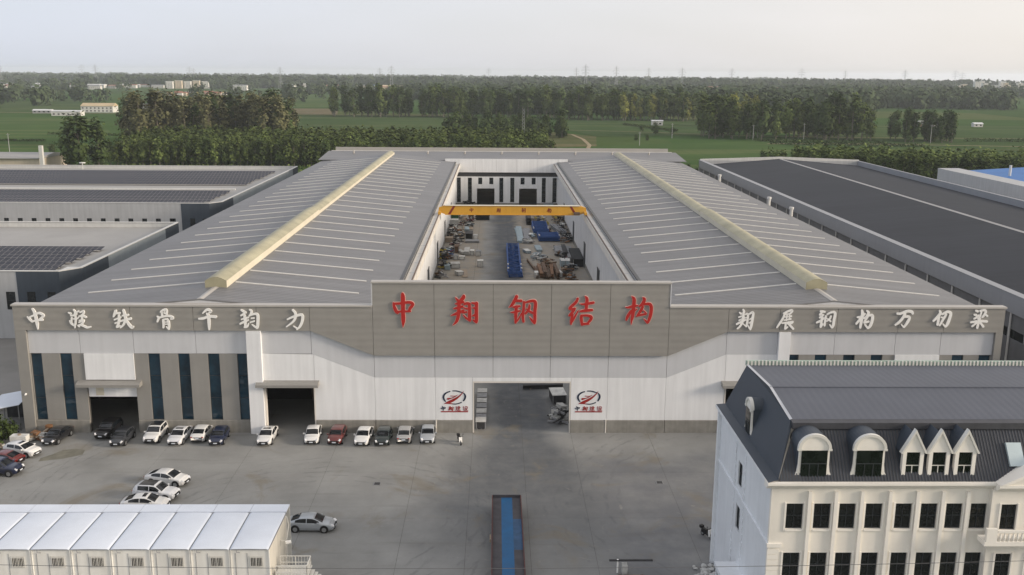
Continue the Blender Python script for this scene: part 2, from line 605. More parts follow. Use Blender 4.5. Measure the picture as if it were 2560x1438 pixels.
# concrete yard laid in big pours with joints
yard = empty('yard', (0, 80, 0), kind='structure')
mb = MB()
mb.box(-62, 70, 40, 345, -0.025, -0.012)
mb.build('joint_bed', M['joint'], yard)
xs = [-62, -51.5, -41, -30.5, -20, -9.5, -2.9, 3.5, 9.9, 20, 30.5, 41, 52, 70]
ys = [40, 58, 70, 82, 94, 106, 118.2, 132]
for i in range(len(xs) - 1):
    for j in range(len(ys) - 1):
        mb = MB()
        gz_ = rnd.uniform(0, 0.004)
        mb.box(xs[i] + 0.013, xs[i + 1] - 0.013, ys[j] + 0.013, ys[j + 1] - 0.013, -0.2, gz_)
        mb.build('concrete_slab', M['yard'], yard)
for i, (a, b_) in enumerate(((-14.1, -5), (-5, 3.5), (3.5, 12), (12, 21.7))):
    yv = [132, 156, 180, 204, 228, 252, 276, 300, 320, 338.7]
    for j in range(len(yv) - 1):
        mb = MB()
        mb.box(a + 0.02, b_ - 0.02, yv[j] + 0.02, yv[j + 1] - 0.02, -0.2, 0.0)
        mb.build('concrete_slab', M['yard'], yard)

# field sheets
def field_mat(name, c, c2, c3, rot):
    m = mat(name, c, 0.95, 0.16, 0.015, spec=0.0, col2=c2)
    nt = m.node_tree
    b = nt.nodes['Principled BSDF']
    base = b.inputs['Base Color'].links[0].from_socket
    g = nt.nodes.new('ShaderNodeNewGeometry')
    for sc, lo, hi, fac, cc in (((0.004, 0.045, 1), 0.50, 0.64, 0.75, c3), ((0.010, 0.16, 1), 0.52, 0.66, 0.45, c2), ((0.25, 0.012, 1), 0.50, 0.70, 0.35, c2)):
        mp = nt.nodes.new('ShaderNodeMapping')
        mp.inputs['Rotation'].default_value = (0, 0, R(rot))
        mp.inputs['Scale'].default_value = sc
        n = nt.nodes.new('ShaderNodeTexNoise')
        n.inputs['Scale'].default_value = 1.0
        n.inputs['Detail'].default_value = 5
        nt.links.new(g.outputs['Position'], mp.inputs[0])
        nt.links.new(mp.outputs[0], n.inputs['Vector'])
        r_ = nt.nodes.new('ShaderNodeMapRange')
        r_.inputs['From Min'].default_value = lo
        r_.inputs['From Max'].default_value = hi
        r_.inputs['To Max'].default_value = fac
        nt.links.new(n.outputs[0], r_.inputs['Value'])
        mx = nt.nodes.new('ShaderNodeMixRGB')
        mx.inputs['Color2'].default_value = rgb(cc)
        nt.links.new(base, mx.inputs['Color1'])
        nt.links.new(r_.outputs[0], mx.inputs['Fac'])
        base = mx.outputs[0]
    nt.links.new(base, b.inputs['Base Color'])
    return m


FG = [field_mat('field_green_%s' % k, c, c2, c3, r_) for k, c, c2, c3, r_ in (
    ('bright', (0.078, 0.125, 0.044), (0.052, 0.092, 0.033), (0.120, 0.140, 0.062), 4), ('mid', (0.072, 0.108, 0.044), (0.046, 0.078, 0.031), (0.100, 0.118, 0.055), -6),
    ('olive', (0.115, 0.118, 0.056), (0.078, 0.092, 0.041), (0.16, 0.14, 0.08), 10), ('soil', (0.19, 0.155, 0.105), (0.13, 0.115, 0.072), (0.10, 0.115, 0.055), 0))]
for k, (pl, mi) in enumerate([
    ([(-900, 930), (-409, 1002), (-170, 470), (-420, 440)], 0),
    ([(-536, 1895), (-349, 2098), (-221, 1324), (-289, 1311), (-386, 1392)], 0),
    ([(-285, 1275), (-205, 1270), (-178, 1095), (-240, 1109)], 3),
    ([(-235, 1068), (-39, 1055), (-30, 640), (-190, 640)], 1),
    ([(44, 790), (76, 735), (66, 634), (30, 615)], 2),
    ([(66.5, 634), (190, 695), (210, 470), (30, 470), (30, 614.5)], 0),
    ([(80, 1093), (226, 1020), (185, 760), (76.5, 735.5), (60, 816)], 1),
    ([(368, 950), (700, 900), (520, 480), (230, 470), (190.5, 695.2)], 1),
    ([(-731, 1452), (-691, 1699), (-480, 1178), (-557, 1104)], 1)]):
    mb = MB()
    mb.poly([(x, y, -0.2 + 0.012 * k) for x, y in pl][::-1] if False else [(x, y, -0.2 + 0.012 * k) for x, y in pl])
    o = mb.build('field', FG[mi])
    tag(o, kind='structure')
M['dirt'] = mat('dirt_track', (0.30, 0.25, 0.17), 0.95, 0.15, 0.2, spec=0.0)


def track(pts_, w, z):
    mb = MB()
    L_, R_ = [], []
    for i, p in enumerate(pts_):
        a = Vector(pts_[max(0, i - 1)])
        b_ = Vector(pts_[min(len(pts_) - 1, i + 1)])
        d = (b_ - a).normalized()
        q = Vector((-d.y, d.x)) * w / 2
        L_.append((p[0] + q.x, p[1] + q.y, z))
        R_.append((p[0] - q.x, p[1] - q.y, z))
    for i in range(len(pts_) - 1):
        mb.quad(R_[i], R_[i + 1], L_[i + 1], L_[i])
    tag(mb.build('path', M['dirt']), kind='structure')


track([(44, 755), (59, 756), (63, 701), (62, 641), (58, 610)], 2.6, -0.05)
track([(60, 816), (130, 790), (190, 752), (300, 735), (520, 740)], 2.2, -0.045)
track([(-700, 1120), (-500, 1090), (-400, 1075), (-240, 1090), (-60, 1085)], 5, -0.04)
track([(187, 665), (260, 668), (420, 640), (620, 610)], 3, -0.035)
track([(-160, 700), (-235, 560), (-300, 480)], 2.5, -0.04)

# ------------------------------------------------------------------ generic wall with real openings (faces -Y)
def wall_mesh(mb, x0, x1, z0, z1, y0, y1, ops):
    xs_ = sorted({x0, x1} | {v for o in ops for v in (o[0], o[1]) if x0 < v < x1})
    zs_ = sorted({z0, z1} | {v for o in ops for v in (o[2], o[3]) if z0 < v < z1})

    def hole(i, j):
        if i < 0 or j < 0 or i >= len(xs_) - 1 or j >= len(zs_) - 1:
            return True
        cx, cz = (xs_[i] + xs_[i + 1]) / 2, (zs_[j] + zs_[j + 1]) / 2
        return any(o[0] < cx < o[1] and o[2] < cz < o[3] for o in ops)
    for i in range(len(xs_) - 1):
        for j in range(len(zs_) - 1):
            if hole(i, j):
                continue
            a, b_, c, d = xs_[i], xs_[i + 1], zs_[j], zs_[j + 1]
            mb.quad((a, y0, c), (b_, y0, c), (b_, y0, d), (a, y0, d))
            mb.quad((a, y1, d), (b_, y1, d), (b_, y1, c), (a, y1, c))
            if hole(i - 1, j):
                mb.quad((a, y1, c), (a, y0, c), (a, y0, d), (a, y1, d))
            if hole(i + 1, j):
                mb.quad((b_, y0, c), (b_, y1, c), (b_, y1, d), (b_, y0, d))
            if hole(i, j - 1):
                mb.quad((a, y0, c), (a, y1, c), (b_, y1, c), (b_, y0, c))
            if hole(i, j + 1):
                mb.quad((a, y0, d), (b_, y0, d), (b_, y1, d), (a, y1, d))
    return mb


WCACHE = {}


def window(parent, x, y, z, w, h, glass, frame, nx=1, nz=1, fw=0.08, rz=0.0, depth=0.10, bar=None):
    """window centred at x with its sill at z on a wall face at y (faces -Y before rz); a frame with a pane as sub-part"""
    key = (round(w, 2), round(h, 2), glass.name, frame.name, nx, nz, fw)
    if key not in WCACHE:
        a = MB()
        a.box(-w / 2, -w / 2 + fw, -0.03, depth, 0, h)
        a.box(w / 2 - fw, w / 2, -0.03, depth, 0, h)
        a.box(-w / 2 + fw, w / 2 - fw, -0.03, depth, 0, fw)
        a.box(-w / 2 + fw, w / 2 - fw, -0.03, depth, h - fw, h)
        bw = bar if bar else fw * 0.7
        for i in range(1, nx):
            c = -w / 2 + w * i / nx
            a.box(c - bw / 2, c + bw / 2, -0.015, depth - 0.01, fw, h - fw)
        for i in range(1, nz):
            c = h * i / nz
            for q in range(nx):
                l_ = -w / 2 + w * q / nx + (bw / 2 if q else fw)
                r_ = -w / 2 + w * (q + 1) / nx - (bw / 2 if q < nx - 1 else fw)
                a.box(l_, r_, -0.012, depth - 0.012, c - bw / 2, c + bw / 2)
        ma_ = a.mesh('window')
        ma_.materials.append(frame)
        g_ = MB()
        g_.box(-w / 2 + fw * .5, w / 2 - fw * .5, depth * 0.35, depth * 0.55, fw * .5, h - fw * .5)
        mg = g_.mesh('pane')
        mg.materials.append(glass)
        WCACHE[key] = (ma_, mg)
    l = abs_loc(parent)
    o = inst(WCACHE[key][0], 'window', parent, (x - l.x, y - l.y, z - l.z), rz)
    inst(WCACHE[key][1], 'pane', o, (0, 0, 0))
    return o
# ------------------------------------------------------------------ the main workshop
XL, XR = -60.9, 65.4
XI, XJ = -14.3, 21.8          # courtyard edges
YW = 119.0                    # face of the front wall
YB = 338.8                    # back wall of the courtyard
ZE, ZR = 15.6, 17.75          # eaves and ridges of the wings
ws = empty('workshop', (3.3, 119, 0), 'huge grey and white steel workshop with twin ridged roofs round a long open courtyard', 'workshop')


def ft(x):
    return 20.1 if -15.5 < x < 22.1 else 17.0


def lerp_(x, a, b_, c, d):
    return c + (d - c) * (x - a) / (b_ - a)


def fb(x):
    if x <= -23.6 or x >= 29.8:
        return 13.85
    if x < -15.6:
        return lerp_(x, -23.6, -15.6, 13.85, 10.6)
    if x > 22.2:
        return lerp_(x, 22.2, 29.8, 10.6, 13.85)
    return 10.6


def bb(x):
    if x <= -23.6 or x >= 29.8:
        return 10.72
    if x < -15.6:
        return lerp_(x, -23.6, -15.6, 10.72, 7.55)
    if x > 22.2:
        return lerp_(x, 22.2, 29.8, 7.55, 10.72)
    return 7.55


SE = [-60.9, -53.0, -46.2, -38.3, -30.3, -23.6, -15.6, -7.8, -0.3, 7.1, 14.6, 22.2, 29.8, 36.4, 43.8, 51.7, 57.6, 65.4]
G = 0.022
# backing structure behind the cladding (dark in the joints)
mb = MB()
ops = [(-52.6, -46.3, 0, 6.4), (-29.7, -23.4, 0, 6.4), (-2.75, 9.65, 0, 6.85), (30.2, 36.4, 0, 6.4)]
WIN_L = [(-59.4, -58.0), (-55.7, -54.2), (-44.5, -43.0), (-40.7, -39.2), (-36.9, -35.4), (-33.15, -31.75)]
WIN_R = [(37.95, 39.3), (41.4, 42.9), (45.1, 46.6), (48.7, 50.2), (59.3, 60.8), (62.8, 64.3)]
wops = [(a, b_, 1.72, 10.70) for a, b_ in WIN_L + WIN_R]
wall_mesh(mb, XL + 0.1, XR - 0.1, 0, 16.2, YW + 0.12, YW + 0.42, ops + wops)
mb.build('wall_core', M['joint'], ws)
mb = MB()
mb.box(-15.4, 22.0, YW - 0.2, YW + 0.25, 16.2, 19.9)
mb.build('sign_frame', M['joint'], ws)
# fascia cladding, one panel per bay
for i in range(len(SE) - 1):
    a, b_ = SE[i] + G, SE[i + 1] - G
    mid = (a + b_) / 2
    p = [(a, fb(a)), (b_, fb(b_)), (b_, ft(mid)), (a, ft(mid))]
    mb = MB()
    mb.prism_y(p, YW - 0.55, YW - 0.25)
    mb.build('fascia_panel', M['grey'], ws)
    mb = MB()
    lo, hi = max(a, -59.5), min(b_, 64.45)
    p = [(lo, bb(lo)), (hi, bb(hi)), (hi, fb(hi) - 0.02), (lo, fb(lo) - 0.02)]
    mb.prism_y(p, YW - 0.16, YW + 0.10)
    mb.build('band_panel', M['lgrey'], ws)
# soffit closing the fascia underside
for (a, b_) in ((XL, -23.6), (-23.6, -15.6), (-15.6, 22.2), (22.2, 29.8), (29.8, XR)):
    mb = MB()
    mb.quad((a + .05, YW - 0.5, fb(a) + 0.03), (a + .05, YW + 0.1, fb(a) + 0.03), (b_ - .05, YW + 0.1, fb(b_) + 0.03), (b_ - .05, YW - 0.5, fb(b_) + 0.03))
    mb.build('soffit', M['greyp'], ws)
# copings
mb = MB()
mb.box(XL - 0.12, -15.62, YW - 0.68, YW + 0.55, 17.0, 17.22)
mb.build('coping', M['coping'], ws)
mb = MB()
mb.box(22.22, XR + 0.12, YW - 0.68, YW + 0.55, 17.0, 17.22)
mb.build('coping', M['coping'], ws)
mb = MB()
mb.box(-15.72, 22.32, YW - 0.68, YW + 0.4, 20.1, 20.32)
mb.build('coping', M['coping'], ws)
for x0, x1 in ((-15.72, -15.6), (22.2, 22.32)):
    mb = MB()
    mb.box(x0, x1, YW - 0.6, YW + 0.35, 17.22, 20.1)
    mb.build('sign_return', M['lgrey'], ws)
# parapet backs
for x0, x1 in ((XL, -15.7), (22.3, XR)):
    mb = MB()
    mb.box(x0 + 0.05, x1 - 0.05, YW - 0.24, YW + 0.45, 15.9, 16.99)
    mb.build('parapet', M['lgrey'], ws)
# corner piers
for x0, x1 in ((XL, -59.52), (64.47, XR)):
    mb = MB()
    mb.box(x0, x1, YW - 0.552, YW + 0.5, 0, 13.84)
    mb.build('corner_pier', M['greyp'], ws)
# white pilasters
for x0, x1 in ((-31.72, -29.88), (36.42, 37.9)):
    mb = MB()
    mb.box(x0, x1, YW - 0.75, YW + 0.1, 0, 13.83)
    mb.build('pilaster', M['white'], ws)
# grey panels between the strip windows
gaps_l = [(-59.5, -59.4), (-58.0, -55.7), (-54.2, -52.62), (-46.28, -44.5), (-43.0, -40.7), (-39.2, -36.9), (-35.4, -33.15)]
gaps_r = [(39.3, 41.4), (42.9, 45.1), (46.6, 48.7), (50.2, 51.78), (57.6, 59.3), (60.8, 62.8), (64.3, 64.46)]
for a, b_ in gaps_l + gaps_r:
    mb = MB()
    mb.box(a, b_, YW - 0.16, YW + 0.1, 1.74, 10.70)
    mb.build('wall_panel', M['greyp'], ws)
for a, b_ in WIN_L + WIN_R:
    window(ws, (a + b_) / 2, YW + 0.02, 1.74, b_ - a, 8.94, M['bluegl'], M['dframe'], 1, 3, 0.06, bar=0.05)
# white infill boxes above the roller doors
for a, b_ in ((-52.6, -46.3), (51.8, 57.58)):
    mb = MB()
    mb.box(a, b_, YW - 0.30, YW + 0.1, 7.22, 10.70)
    mb.build('white_panel', M['white'], ws)
# canopies over the doors
for a, b_ in ((-53.6, -45.5), (-30.75, -22.75), (29.4, 36.41), (50.9, 58.5)):
    mb = MB()
    mb.prism_x([(YW - 1.25, 6.45), (YW - 0.01, 6.45), (YW - 0.01, 7.15), (YW - 1.0, 7.0), (YW - 1.25, 6.8)], a, b_)
    mb.build('door_canopy', M['greyp'], ws)
# half-raised roller door on the left with its wicket
d = MB()
for k in range(8):
    d.box(-52.55, -46.35, YW + 0.10 - (0.02 if k % 2 else 0), YW + 0.16, 4.8 + k * 0.2, 4.8 + k * 0.2 + 0.2)
door = d.build('roller_door', M['white'], ws)
d = MB()
d.box(-51.6, -50.6, YW + 0.04, YW + 0.075, 5.0, 6.3)
d.build('wicket', M['frpw'], door)
# white wall sheets between the doors
WS = [(-23.35, -15.6), (-15.6, -7.75), (-7.75, -2.95), (9.85, 14.6), (14.6, 22.2), (22.2, 29.85)]
for a, b_ in WS:
    a, b_ = a + 0.012, b_ - 0.012
    mb = MB()
    mb.prism_y([(a, 1.74), (b_, 1.74), (b_, bb(b_) - 0.01), (a, bb(a) - 0.01)], YW - 0.15, YW + 0.1)
    mb.build('white_panel', M['white'], ws)
for a, b_, z0 in ((-29.86, -23.37, 6.5), (-2.93, -0.31, 7.02), (-0.29, 7.09, 7.02), (7.11, 9.83, 7.02), (29.87, 36.4, 6.5)):
    mb = MB()
    mb.prism_y([(a, z0), (b_, z0), (b_, bb(b_) - 0.01), (a, bb(a) - 0.01)], YW - 0.15, YW + 0.1)
    mb.build('white_panel', M['white'], ws)
# door reveals: slim white jambs
for a in (-29.86, -23.5, -2.94, 9.66, 29.9):
    mb = MB()
    mb.box(a, a + 0.17, YW - 0.17, YW + 0.45, 0, 6.5 if a in (-29.86, -23.5, 29.9) else 7.0)
    mb.build('door_jamb', M['steelw'], ws)
mb = MB()
mb.box(-2.77, 9.66, YW - 0.17, YW + 0.45, 6.82, 7.0)
mb.build('door_lintel', M['steelw'], ws)
# concrete plinth, in lengths
for a, b_ in ((-59.5, -52.62), (-46.28, -38.3), (-38.28, -31.75), (-23.3, -15.6), (-15.55, -7.75), (-7.7, -2.95), (9.85, 14.35), (14.6, 22.2), (22.25, 29.85), (37.92, 43.8), (43.85, 51.7), (57.6, 64.45)):
    mb = MB()
    mb.prism_x([(YW - 0.28, 0), (YW + 0.1, 0), (YW + 0.1, 1.72), (YW - 0.20, 1.72), (YW - 0.28, 1.66)], a + 0.01, b_ - 0.01)
    mb.build('plinth', M['concrete'], ws)
mb = MB()
mb.tube((14.47, YW - 0.22, 0), (14.47, YW - 0.22, 1.8), 0.1)
mb.build('downpipe', M['steelw'], ws)
mb = MB()
mb.tube((-7.72, YW - 0.30, 0), (-7.72, YW - 0.30, 1.8), 0.08)
mb.build('downpipe', M['steelw'], ws)
# security camera on the left pier
mb = MB()
mb.tube((-60.3, YW - 0.56, 5.4), (-60.3, YW - 0.85, 5.3), 0.12)
mb.build('security_camera', M['signw'], ws)

# wings: roofs, walls
for (xa, xb, side) in ((XL, XI, -1), (XJ, XR, 1)):
    xr = (xa + xb) / 2
    y0, y1 = YW + 0.5, YB + 7
    for (x0, z0, x1, z1) in ((xa - 0.25, ZE - 0.02, xr, ZR), (xr, ZR, xb + 0.1, ZE)):
        mb = MB()
        mb.prism_y([(x0, z0 - 0.16), (x1, z1 - 0.16), (x1, z1), (x0, z0)], y0, y1)
        mb.build('roof_slope', M['roof'], ws)
    mb = MB()
    mb.prism_y([(xa + 0.1, 14.5), (xb - 0.1, 14.5), (xb - 0.1, ZE - 0.17), (xr, ZR - 0.17), (xa + 0.1, ZE - 0.17)], y0 + 0.05, y0 + 0.2)
    mb.build('gable_end', M['lgrey'], ws)
    # ridge flashing at the front
    mb = MB()
    mb.prism_y([(xr - 0.45, ZR - 0.02), (xr + 0.45, ZR - 0.02), (xr, ZR + 0.08)], y0, 126.5)
    mb.build('ridge_flashing', M['coping'], ws)
    # white strips on both slopes
    s_ = (ZR - ZE) / (xr - xa)
    for sgn in (-1, 1):
        for k in range(26):
            y = 130.2 + 8.0 * k
            xa_ = xr + sgn * 1.7
            xb_ = xr + sgn * 18.6
            za, zb = ZR - s_ * 1.7 + 0.005, ZR - s_ * 18.6 + 0.005
            mb = MB()
            w = 0.17
            j = rnd.uniform(-0.12, 0.12)
            top = [(xa_, y - w, za + .10), (xb_, y - w + j, zb + .10), (xb_, y + w + j, zb + .10), (xa_, y + w, za + .10)]
            bot = [(p[0], p[1], p[2] - 0.13) for p in top]
            f_ = [(0, 1, 2, 3), (7, 6, 5, 4), (0, 4, 5, 1), (1, 5, 6, 2), (2, 6, 7, 3), (3, 7, 4, 0)]
            if sgn < 0:
                f_ = [q[::-1] for q in f_]
            mb.add(top + bot, f_)
            mb.build('roof_strip', M['strip'], ws)
    # ridge ventilator: a raised curb with a shallow vault
    for (ya, yb, hh, wv) in ((126.6, 196.0, 0.95, 1.45), (196.0, y1 - 0.5, 0.65, 1.38)):
        mon = MB()
        n_ = 10
        arc = []
        for i in range(n_ + 1):
            t = i / n_
            arc.append((xr - wv + 2 * wv * t, ZR + hh - 0.12 + 0.52 * math.sin(math.pi * t)))
        for i in range(n_):
            (xa1, za1), (xb1, zb1) = arc[i], arc[i + 1]
            mon.quad((xa1, ya, za1), (xb1, ya, zb1), (xb1, yb, zb1), (xa1, yb, za1))
        mo = mon.build('ridge_vent', M['frp'], ws, smooth=True)
        e = MB()
        e.add([(x, ya + 0.02, z - 0.01) for x, z in arc] + [(xr + wv, ya + 0.02, ZR - 0.2), (xr - wv, ya + 0.02, ZR - 0.2)], [tuple(range(n_, -1, -1)) + (n_ + 2, n_ + 1)])
        e.build('vent_end', M['frp'], mo)
        for sx_ in (-1, 1):
            e = MB()
            e.box(xr + sx_ * wv * 0.985 - 0.03, xr + sx_ * wv * 0.985 + 0.03, ya + 0.05, yb - 0.03, ZR - 0.2, ZR + hh - 0.14)
            e.build('vent_side', M['frpw'], mo)
    # outer wall
    xo = xa + 0.15 if side < 0 else xb - 0.15
    mb = MB()
    mb.box(xo - 0.12, xo + 0.12, YW + 0.5, YB + 40, 0, ZE - 0.2)
    mb.build('side_wall', M['greyp'], ws)
    # courtyard wall, corrugated
    xi = XI if side < 0 else XJ
    mb = MB()
    wallx = xi
    pitch = 0.95
    n_ = int((YB - YW - 1.0) / pitch)
    sgn = 1 if side < 0 else -1
    for i in range(n_):
        ya = YW + 0.5 + i * pitch
        a = [(wallx, ya), (wallx, ya + 0.55), (wallx + sgn * 0.14, ya + 0.62), (wallx + sgn * 0.14, ya + 0.88), (wallx, ya + pitch)]
        for q in range(4):
            p0, p1 = a[q], a[q + 1]
            if sgn > 0:
                mb.quad((p0[0], p0[1], 1.2), (p1[0], p1[1], 1.2), (p1[0], p1[1], ZE - .25), (p0[0], p0[1], ZE - .25))
            else:
                mb.quad((p1[0], p1[1], 1.2), (p0[0], p0[1], 1.2), (p0[0], p0[1], ZE - .25), (p1[0], p1[1], ZE - .25))
    mb.build('corrugated_wall', M['white'], ws)
    mb = MB()
    mb.box(min(wallx, wallx - sgn * 0.3), max(wallx, wallx - sgn * 0.3), YW + 0.5, YB, 0, ZE - 0.3)
    mb.build('courtyard_wall', M['lgrey'], ws)
    mb = MB()
    mb.box(min(wallx + sgn * 0.03, wallx + sgn * 0.2), max(wallx + sgn * 0.03, wallx + sgn * 0.2), YW + 0.5, YB - 0.1, 0, 1.2)
    mb.build('plinth', M['concrete'], ws)
    # doors in the courtyard walls
    for (ya, yb) in ((150, 154), (196, 200), (228, 232), (262, 266), (300, 304)):
        mb = MB()
        mb.box(min(wallx + sgn * 0.1, wallx + sgn * 0.24), max(wallx + sgn * 0.1, wallx + sgn * 0.24), ya, yb, 0, 6.0)
        mb.build('side_door', M['dframe'], ws)
    # eaves gutter, then the crane runway ledge and its rail
    xg = xi
    mb = MB()
    mb.box(min(xg - sgn * 0.15, xg + sgn * 0.35), max(xg - sgn * 0.15, xg + sgn * 0.35), YW + 0.45, YB - 0.2, ZE - 0.2, ZE + 0.05)
    mb.build('gutter', M['gutter'], ws)
    mb = MB()
    x1_, x2_ = xg + sgn * 0.36, xg + sgn * 1.7
    mb.box(min(x1_, x2_), max(x1_, x2_), YW + 0.45, YB - 0.3, 13.5, 14.9)
    lg = mb.build('crane_runway', M['steelw'], ws)
    for k in range(26):
        yk = YW + 6 + 8.3 * k
        mb = MB()
        mb.box(min(x1_, x2_ + sgn * .03), max(x1_, x2_ + sgn * .03), yk, yk + 0.25, 13.45, 14.93)
        mb.build('bracket', M['lgrey'], ws)
    mb = MB()
    xm = x2_ - sgn * 0.22
    mb.box(xm - 0.09, xm + 0.09, YW + 0.6, YB - 0.5, 14.9, 15.1)
    mb.build('crane_rail', M['rail'], ws)

# transverse block behind the courtyard
y0, y1, ymid = YB, YB + 41.5, YB + 21
bw = MB()
BWIN = [(-13.8, -12.4), (-9.9, -8.5), (1.2, 2.6), (5.05, 6.5), (16.2, 17.6), (20.0, 21.45)]
BSM = [(-6.25, -4.85), (-2.35, -0.95), (8.7, 10.1), (12.6, 14.0)]
BD = [(-6.7, -0.5), (8.2, 14.5)]
wall_mesh(bw, XI, XJ, 1.2, 10.5, YB - 0.15, YB + 0.15, [(a, b_, 1.4, 10.1) for a, b_ in BWIN] + [(a, b_, 7.8, 10.15) for a, b_ in BSM] + [(a, b_, 0, 6.3) for a, b_ in BD])
bw.build('back_wall', M['white'], ws)
for a, b_ in ((XI, -6.7), (-0.5, 8.2), (14.5, XJ)):
    mb = MB()
    mb.box(a, b_, YB - 0.2, YB + 0.15, 0, 1.19)
    mb.build('plinth', M['concrete'], ws)
for a, b_ in BWIN:
    window(ws, (a + b_) / 2, YB - 0.05, 1.42, b_ - a - 0.04, 8.66, M['darkgl'], M['dframe'], 1, 6, 0.06, bar=0.14)
for a, b_ in BSM:
    window(ws, (a + b_) / 2, YB - 0.05, 7.82, b_ - a - 0.04, 2.3, M['darkgl'], M['dframe'], 1, 2, 0.06, bar=0.10)
mb = MB()
mb.box(XI, XJ, YB - 0.1, YB + 0.2, 10.5, 12.05)
mb.build('dark_band', M['gutter'], ws)
pe = [-17.8, -14.4, -7.2, 0.2, 7.3, 14.6, 21.8, 25.2]
for a, b_ in zip(pe[:-1], pe[1:]):
    mb = MB()
    zlo = 12.05 if a > -15 and b_ < 22 else 15.7
    mb.box(a + 0.02, b_ - 0.02, YB - 0.9, YB - 0.65, zlo, 16.75)
    mb.build('white_panel', M['white'], ws)
mb = MB()
mb.box(-14.3, 21.7, YB - 0.64, YB + 0.2, 12.06, 12.3)
mb.build('parapet_soffit', M['white'], ws)
for (yy0, z0, yy1, z1) in ((y0 - 3.0, 15.95, ymid, 17.55), (ymid, 17.55, y1 + 0.3, 15.4)):
    mb = MB()
    mb.prism_x([(yy0, z0 - 0.18), (yy1, z1 - 0.18), (yy1, z1), (yy0, z0)], XL - 1.2, XR + 1.6)
    if yy0 < ymid - 1:
        # the opening over the courtyard stays clear of the parapet
        mb = MB()
        mb.prism_x([(y0 - 0.6, 16.0), (yy1, z1 - 0.18), (yy1, z1), (y0 - 0.6, 16.18)], XL - 1.2, XR + 1.6)
    mb.build('roof_slope', M['roof'], ws)
mb = MB()
mb.box(XL - 1.2, XR + 1.6, ymid + 16, ymid + 16.4, 15.0, 17.75)
mb.build('rear_parapet', M['coping'], ws)
mb = MB()
mb.box(XL - 0.1, XR + 0.1, ymid - 0.35, ymid + 0.35, 17.56, 17.72)
mb.build('ridge_flashing', M['strip'], ws)
mb = MB()
mb.box(XL, XR, y1 - 0.3, y1, 0, 15.2)
mb.build('rear_wall', M['greyp'], ws)
for k in range(9):
    x = -52 + 13.5 * k
    mb = MB()
    mb.tube((x, ymid - 6, 16.9), (x, ymid - 6, 17.9), 0.35, 0.35)
    mb.tube((x, ymid - 6, 17.9), (x, ymid - 6, 18.25), 0.6, 0.15)
    mb.build('roof_vent', M['coping'], ws, smooth=False)
# hall floors inside the wings (so that the open doors show depth), and a row of columns behind each door
for (xa, xb) in ((XL + 0.4, XI - 0.4), (XJ + 0.4, XR - 0.4)):
    for k in range(6):
        mb = MB()
        xx = xa + (xb - xa) * (k + 0.5) / 6
        mb.box(xx - 0.25, xx + 0.25, 131.8, 132.3, 0, 15)
        mb.build('column', M['rail'], ws)

# ------------------------------------------------------------------ overhead crane
cr = empty('overhead_crane', (3.7, 215, 15.1), 'yellow overhead crane girder spanning the courtyard with red slanted stripes', 'crane')
YC = 215.0
z0, z1 = 15.0, 16.95
mb = MB()
xa, xb = -12.9, 20.4
mb.prism_y([(xa, z0 + .55), (xa + 1.6, z0), (xb - 1.6, z0), (xb, z0 + .55), (xb - 0.1, z1 - .45), (xb - 1.3, z1), (xa + 1.3, z1), (xa + 0.1, z1 - .45)], YC - 0.55, YC + 0.55)
gir = mb.build('girder', M['yellow'], cr)
mb = MB()
mb.box(xa + 1.5, xb - 1.5, YC - 0.75, YC + 0.75, z0 - 0.1, z0 - 0.003)
mb.build('lower_flange', M['yellow'], cr)
mb = MB()
mb.box(xa + 1.4, xb - 1.4, YC - 0.75, YC + 0.75, z1 + 0.003, z1 + 0.07)
mb.build('upper_flange', M['frpw'], cr)
for x in (xa + 0.3, xb - 0.3):
    mb = MB()
    mb.box(x - 0.3, x + 0.3, YC - 2.4, YC + 2.4, 15.2, 15.8)
    c_ = mb.build('end_carriage', M['yellow'], cr)
    for dy in (-1.8, 1.8):
        mb = MB()
        mb.tube((x - 0.14, YC + dy, 15.33), (x + 0.14, YC + dy, 15.33), 0.23, n=14)
        mb.build('wheel', M['rubber'], c_)
for x, s_ in ((xa + 3.0, 1), (xb - 3.0, -1)):
    mb = MB()
    mb.prism_y([(x - .28 * 1 - 0.6 * s_, z0 + .02), (x + .28 - 0.6 * s_, z0 + .02), (x + .28 + 0.6 * s_, z1 - .02), (x - .28 + 0.6 * s_, z1 - .02)], YC - 0.575, YC - 0.553)
    mb.build('stripe', M['darkred'], cr)
mb = MB()
mb.obox((xb - 2.1, YC - 0.9, 15.35), (1.1, 0.6, 0.6))
mb.tube((xb - 2.9, YC - 0.9, 15.35), (xb - 2.66, YC - 0.9, 15.35), 0.28, n=12)
mb.build('drive_motor', M['rail'], cr)
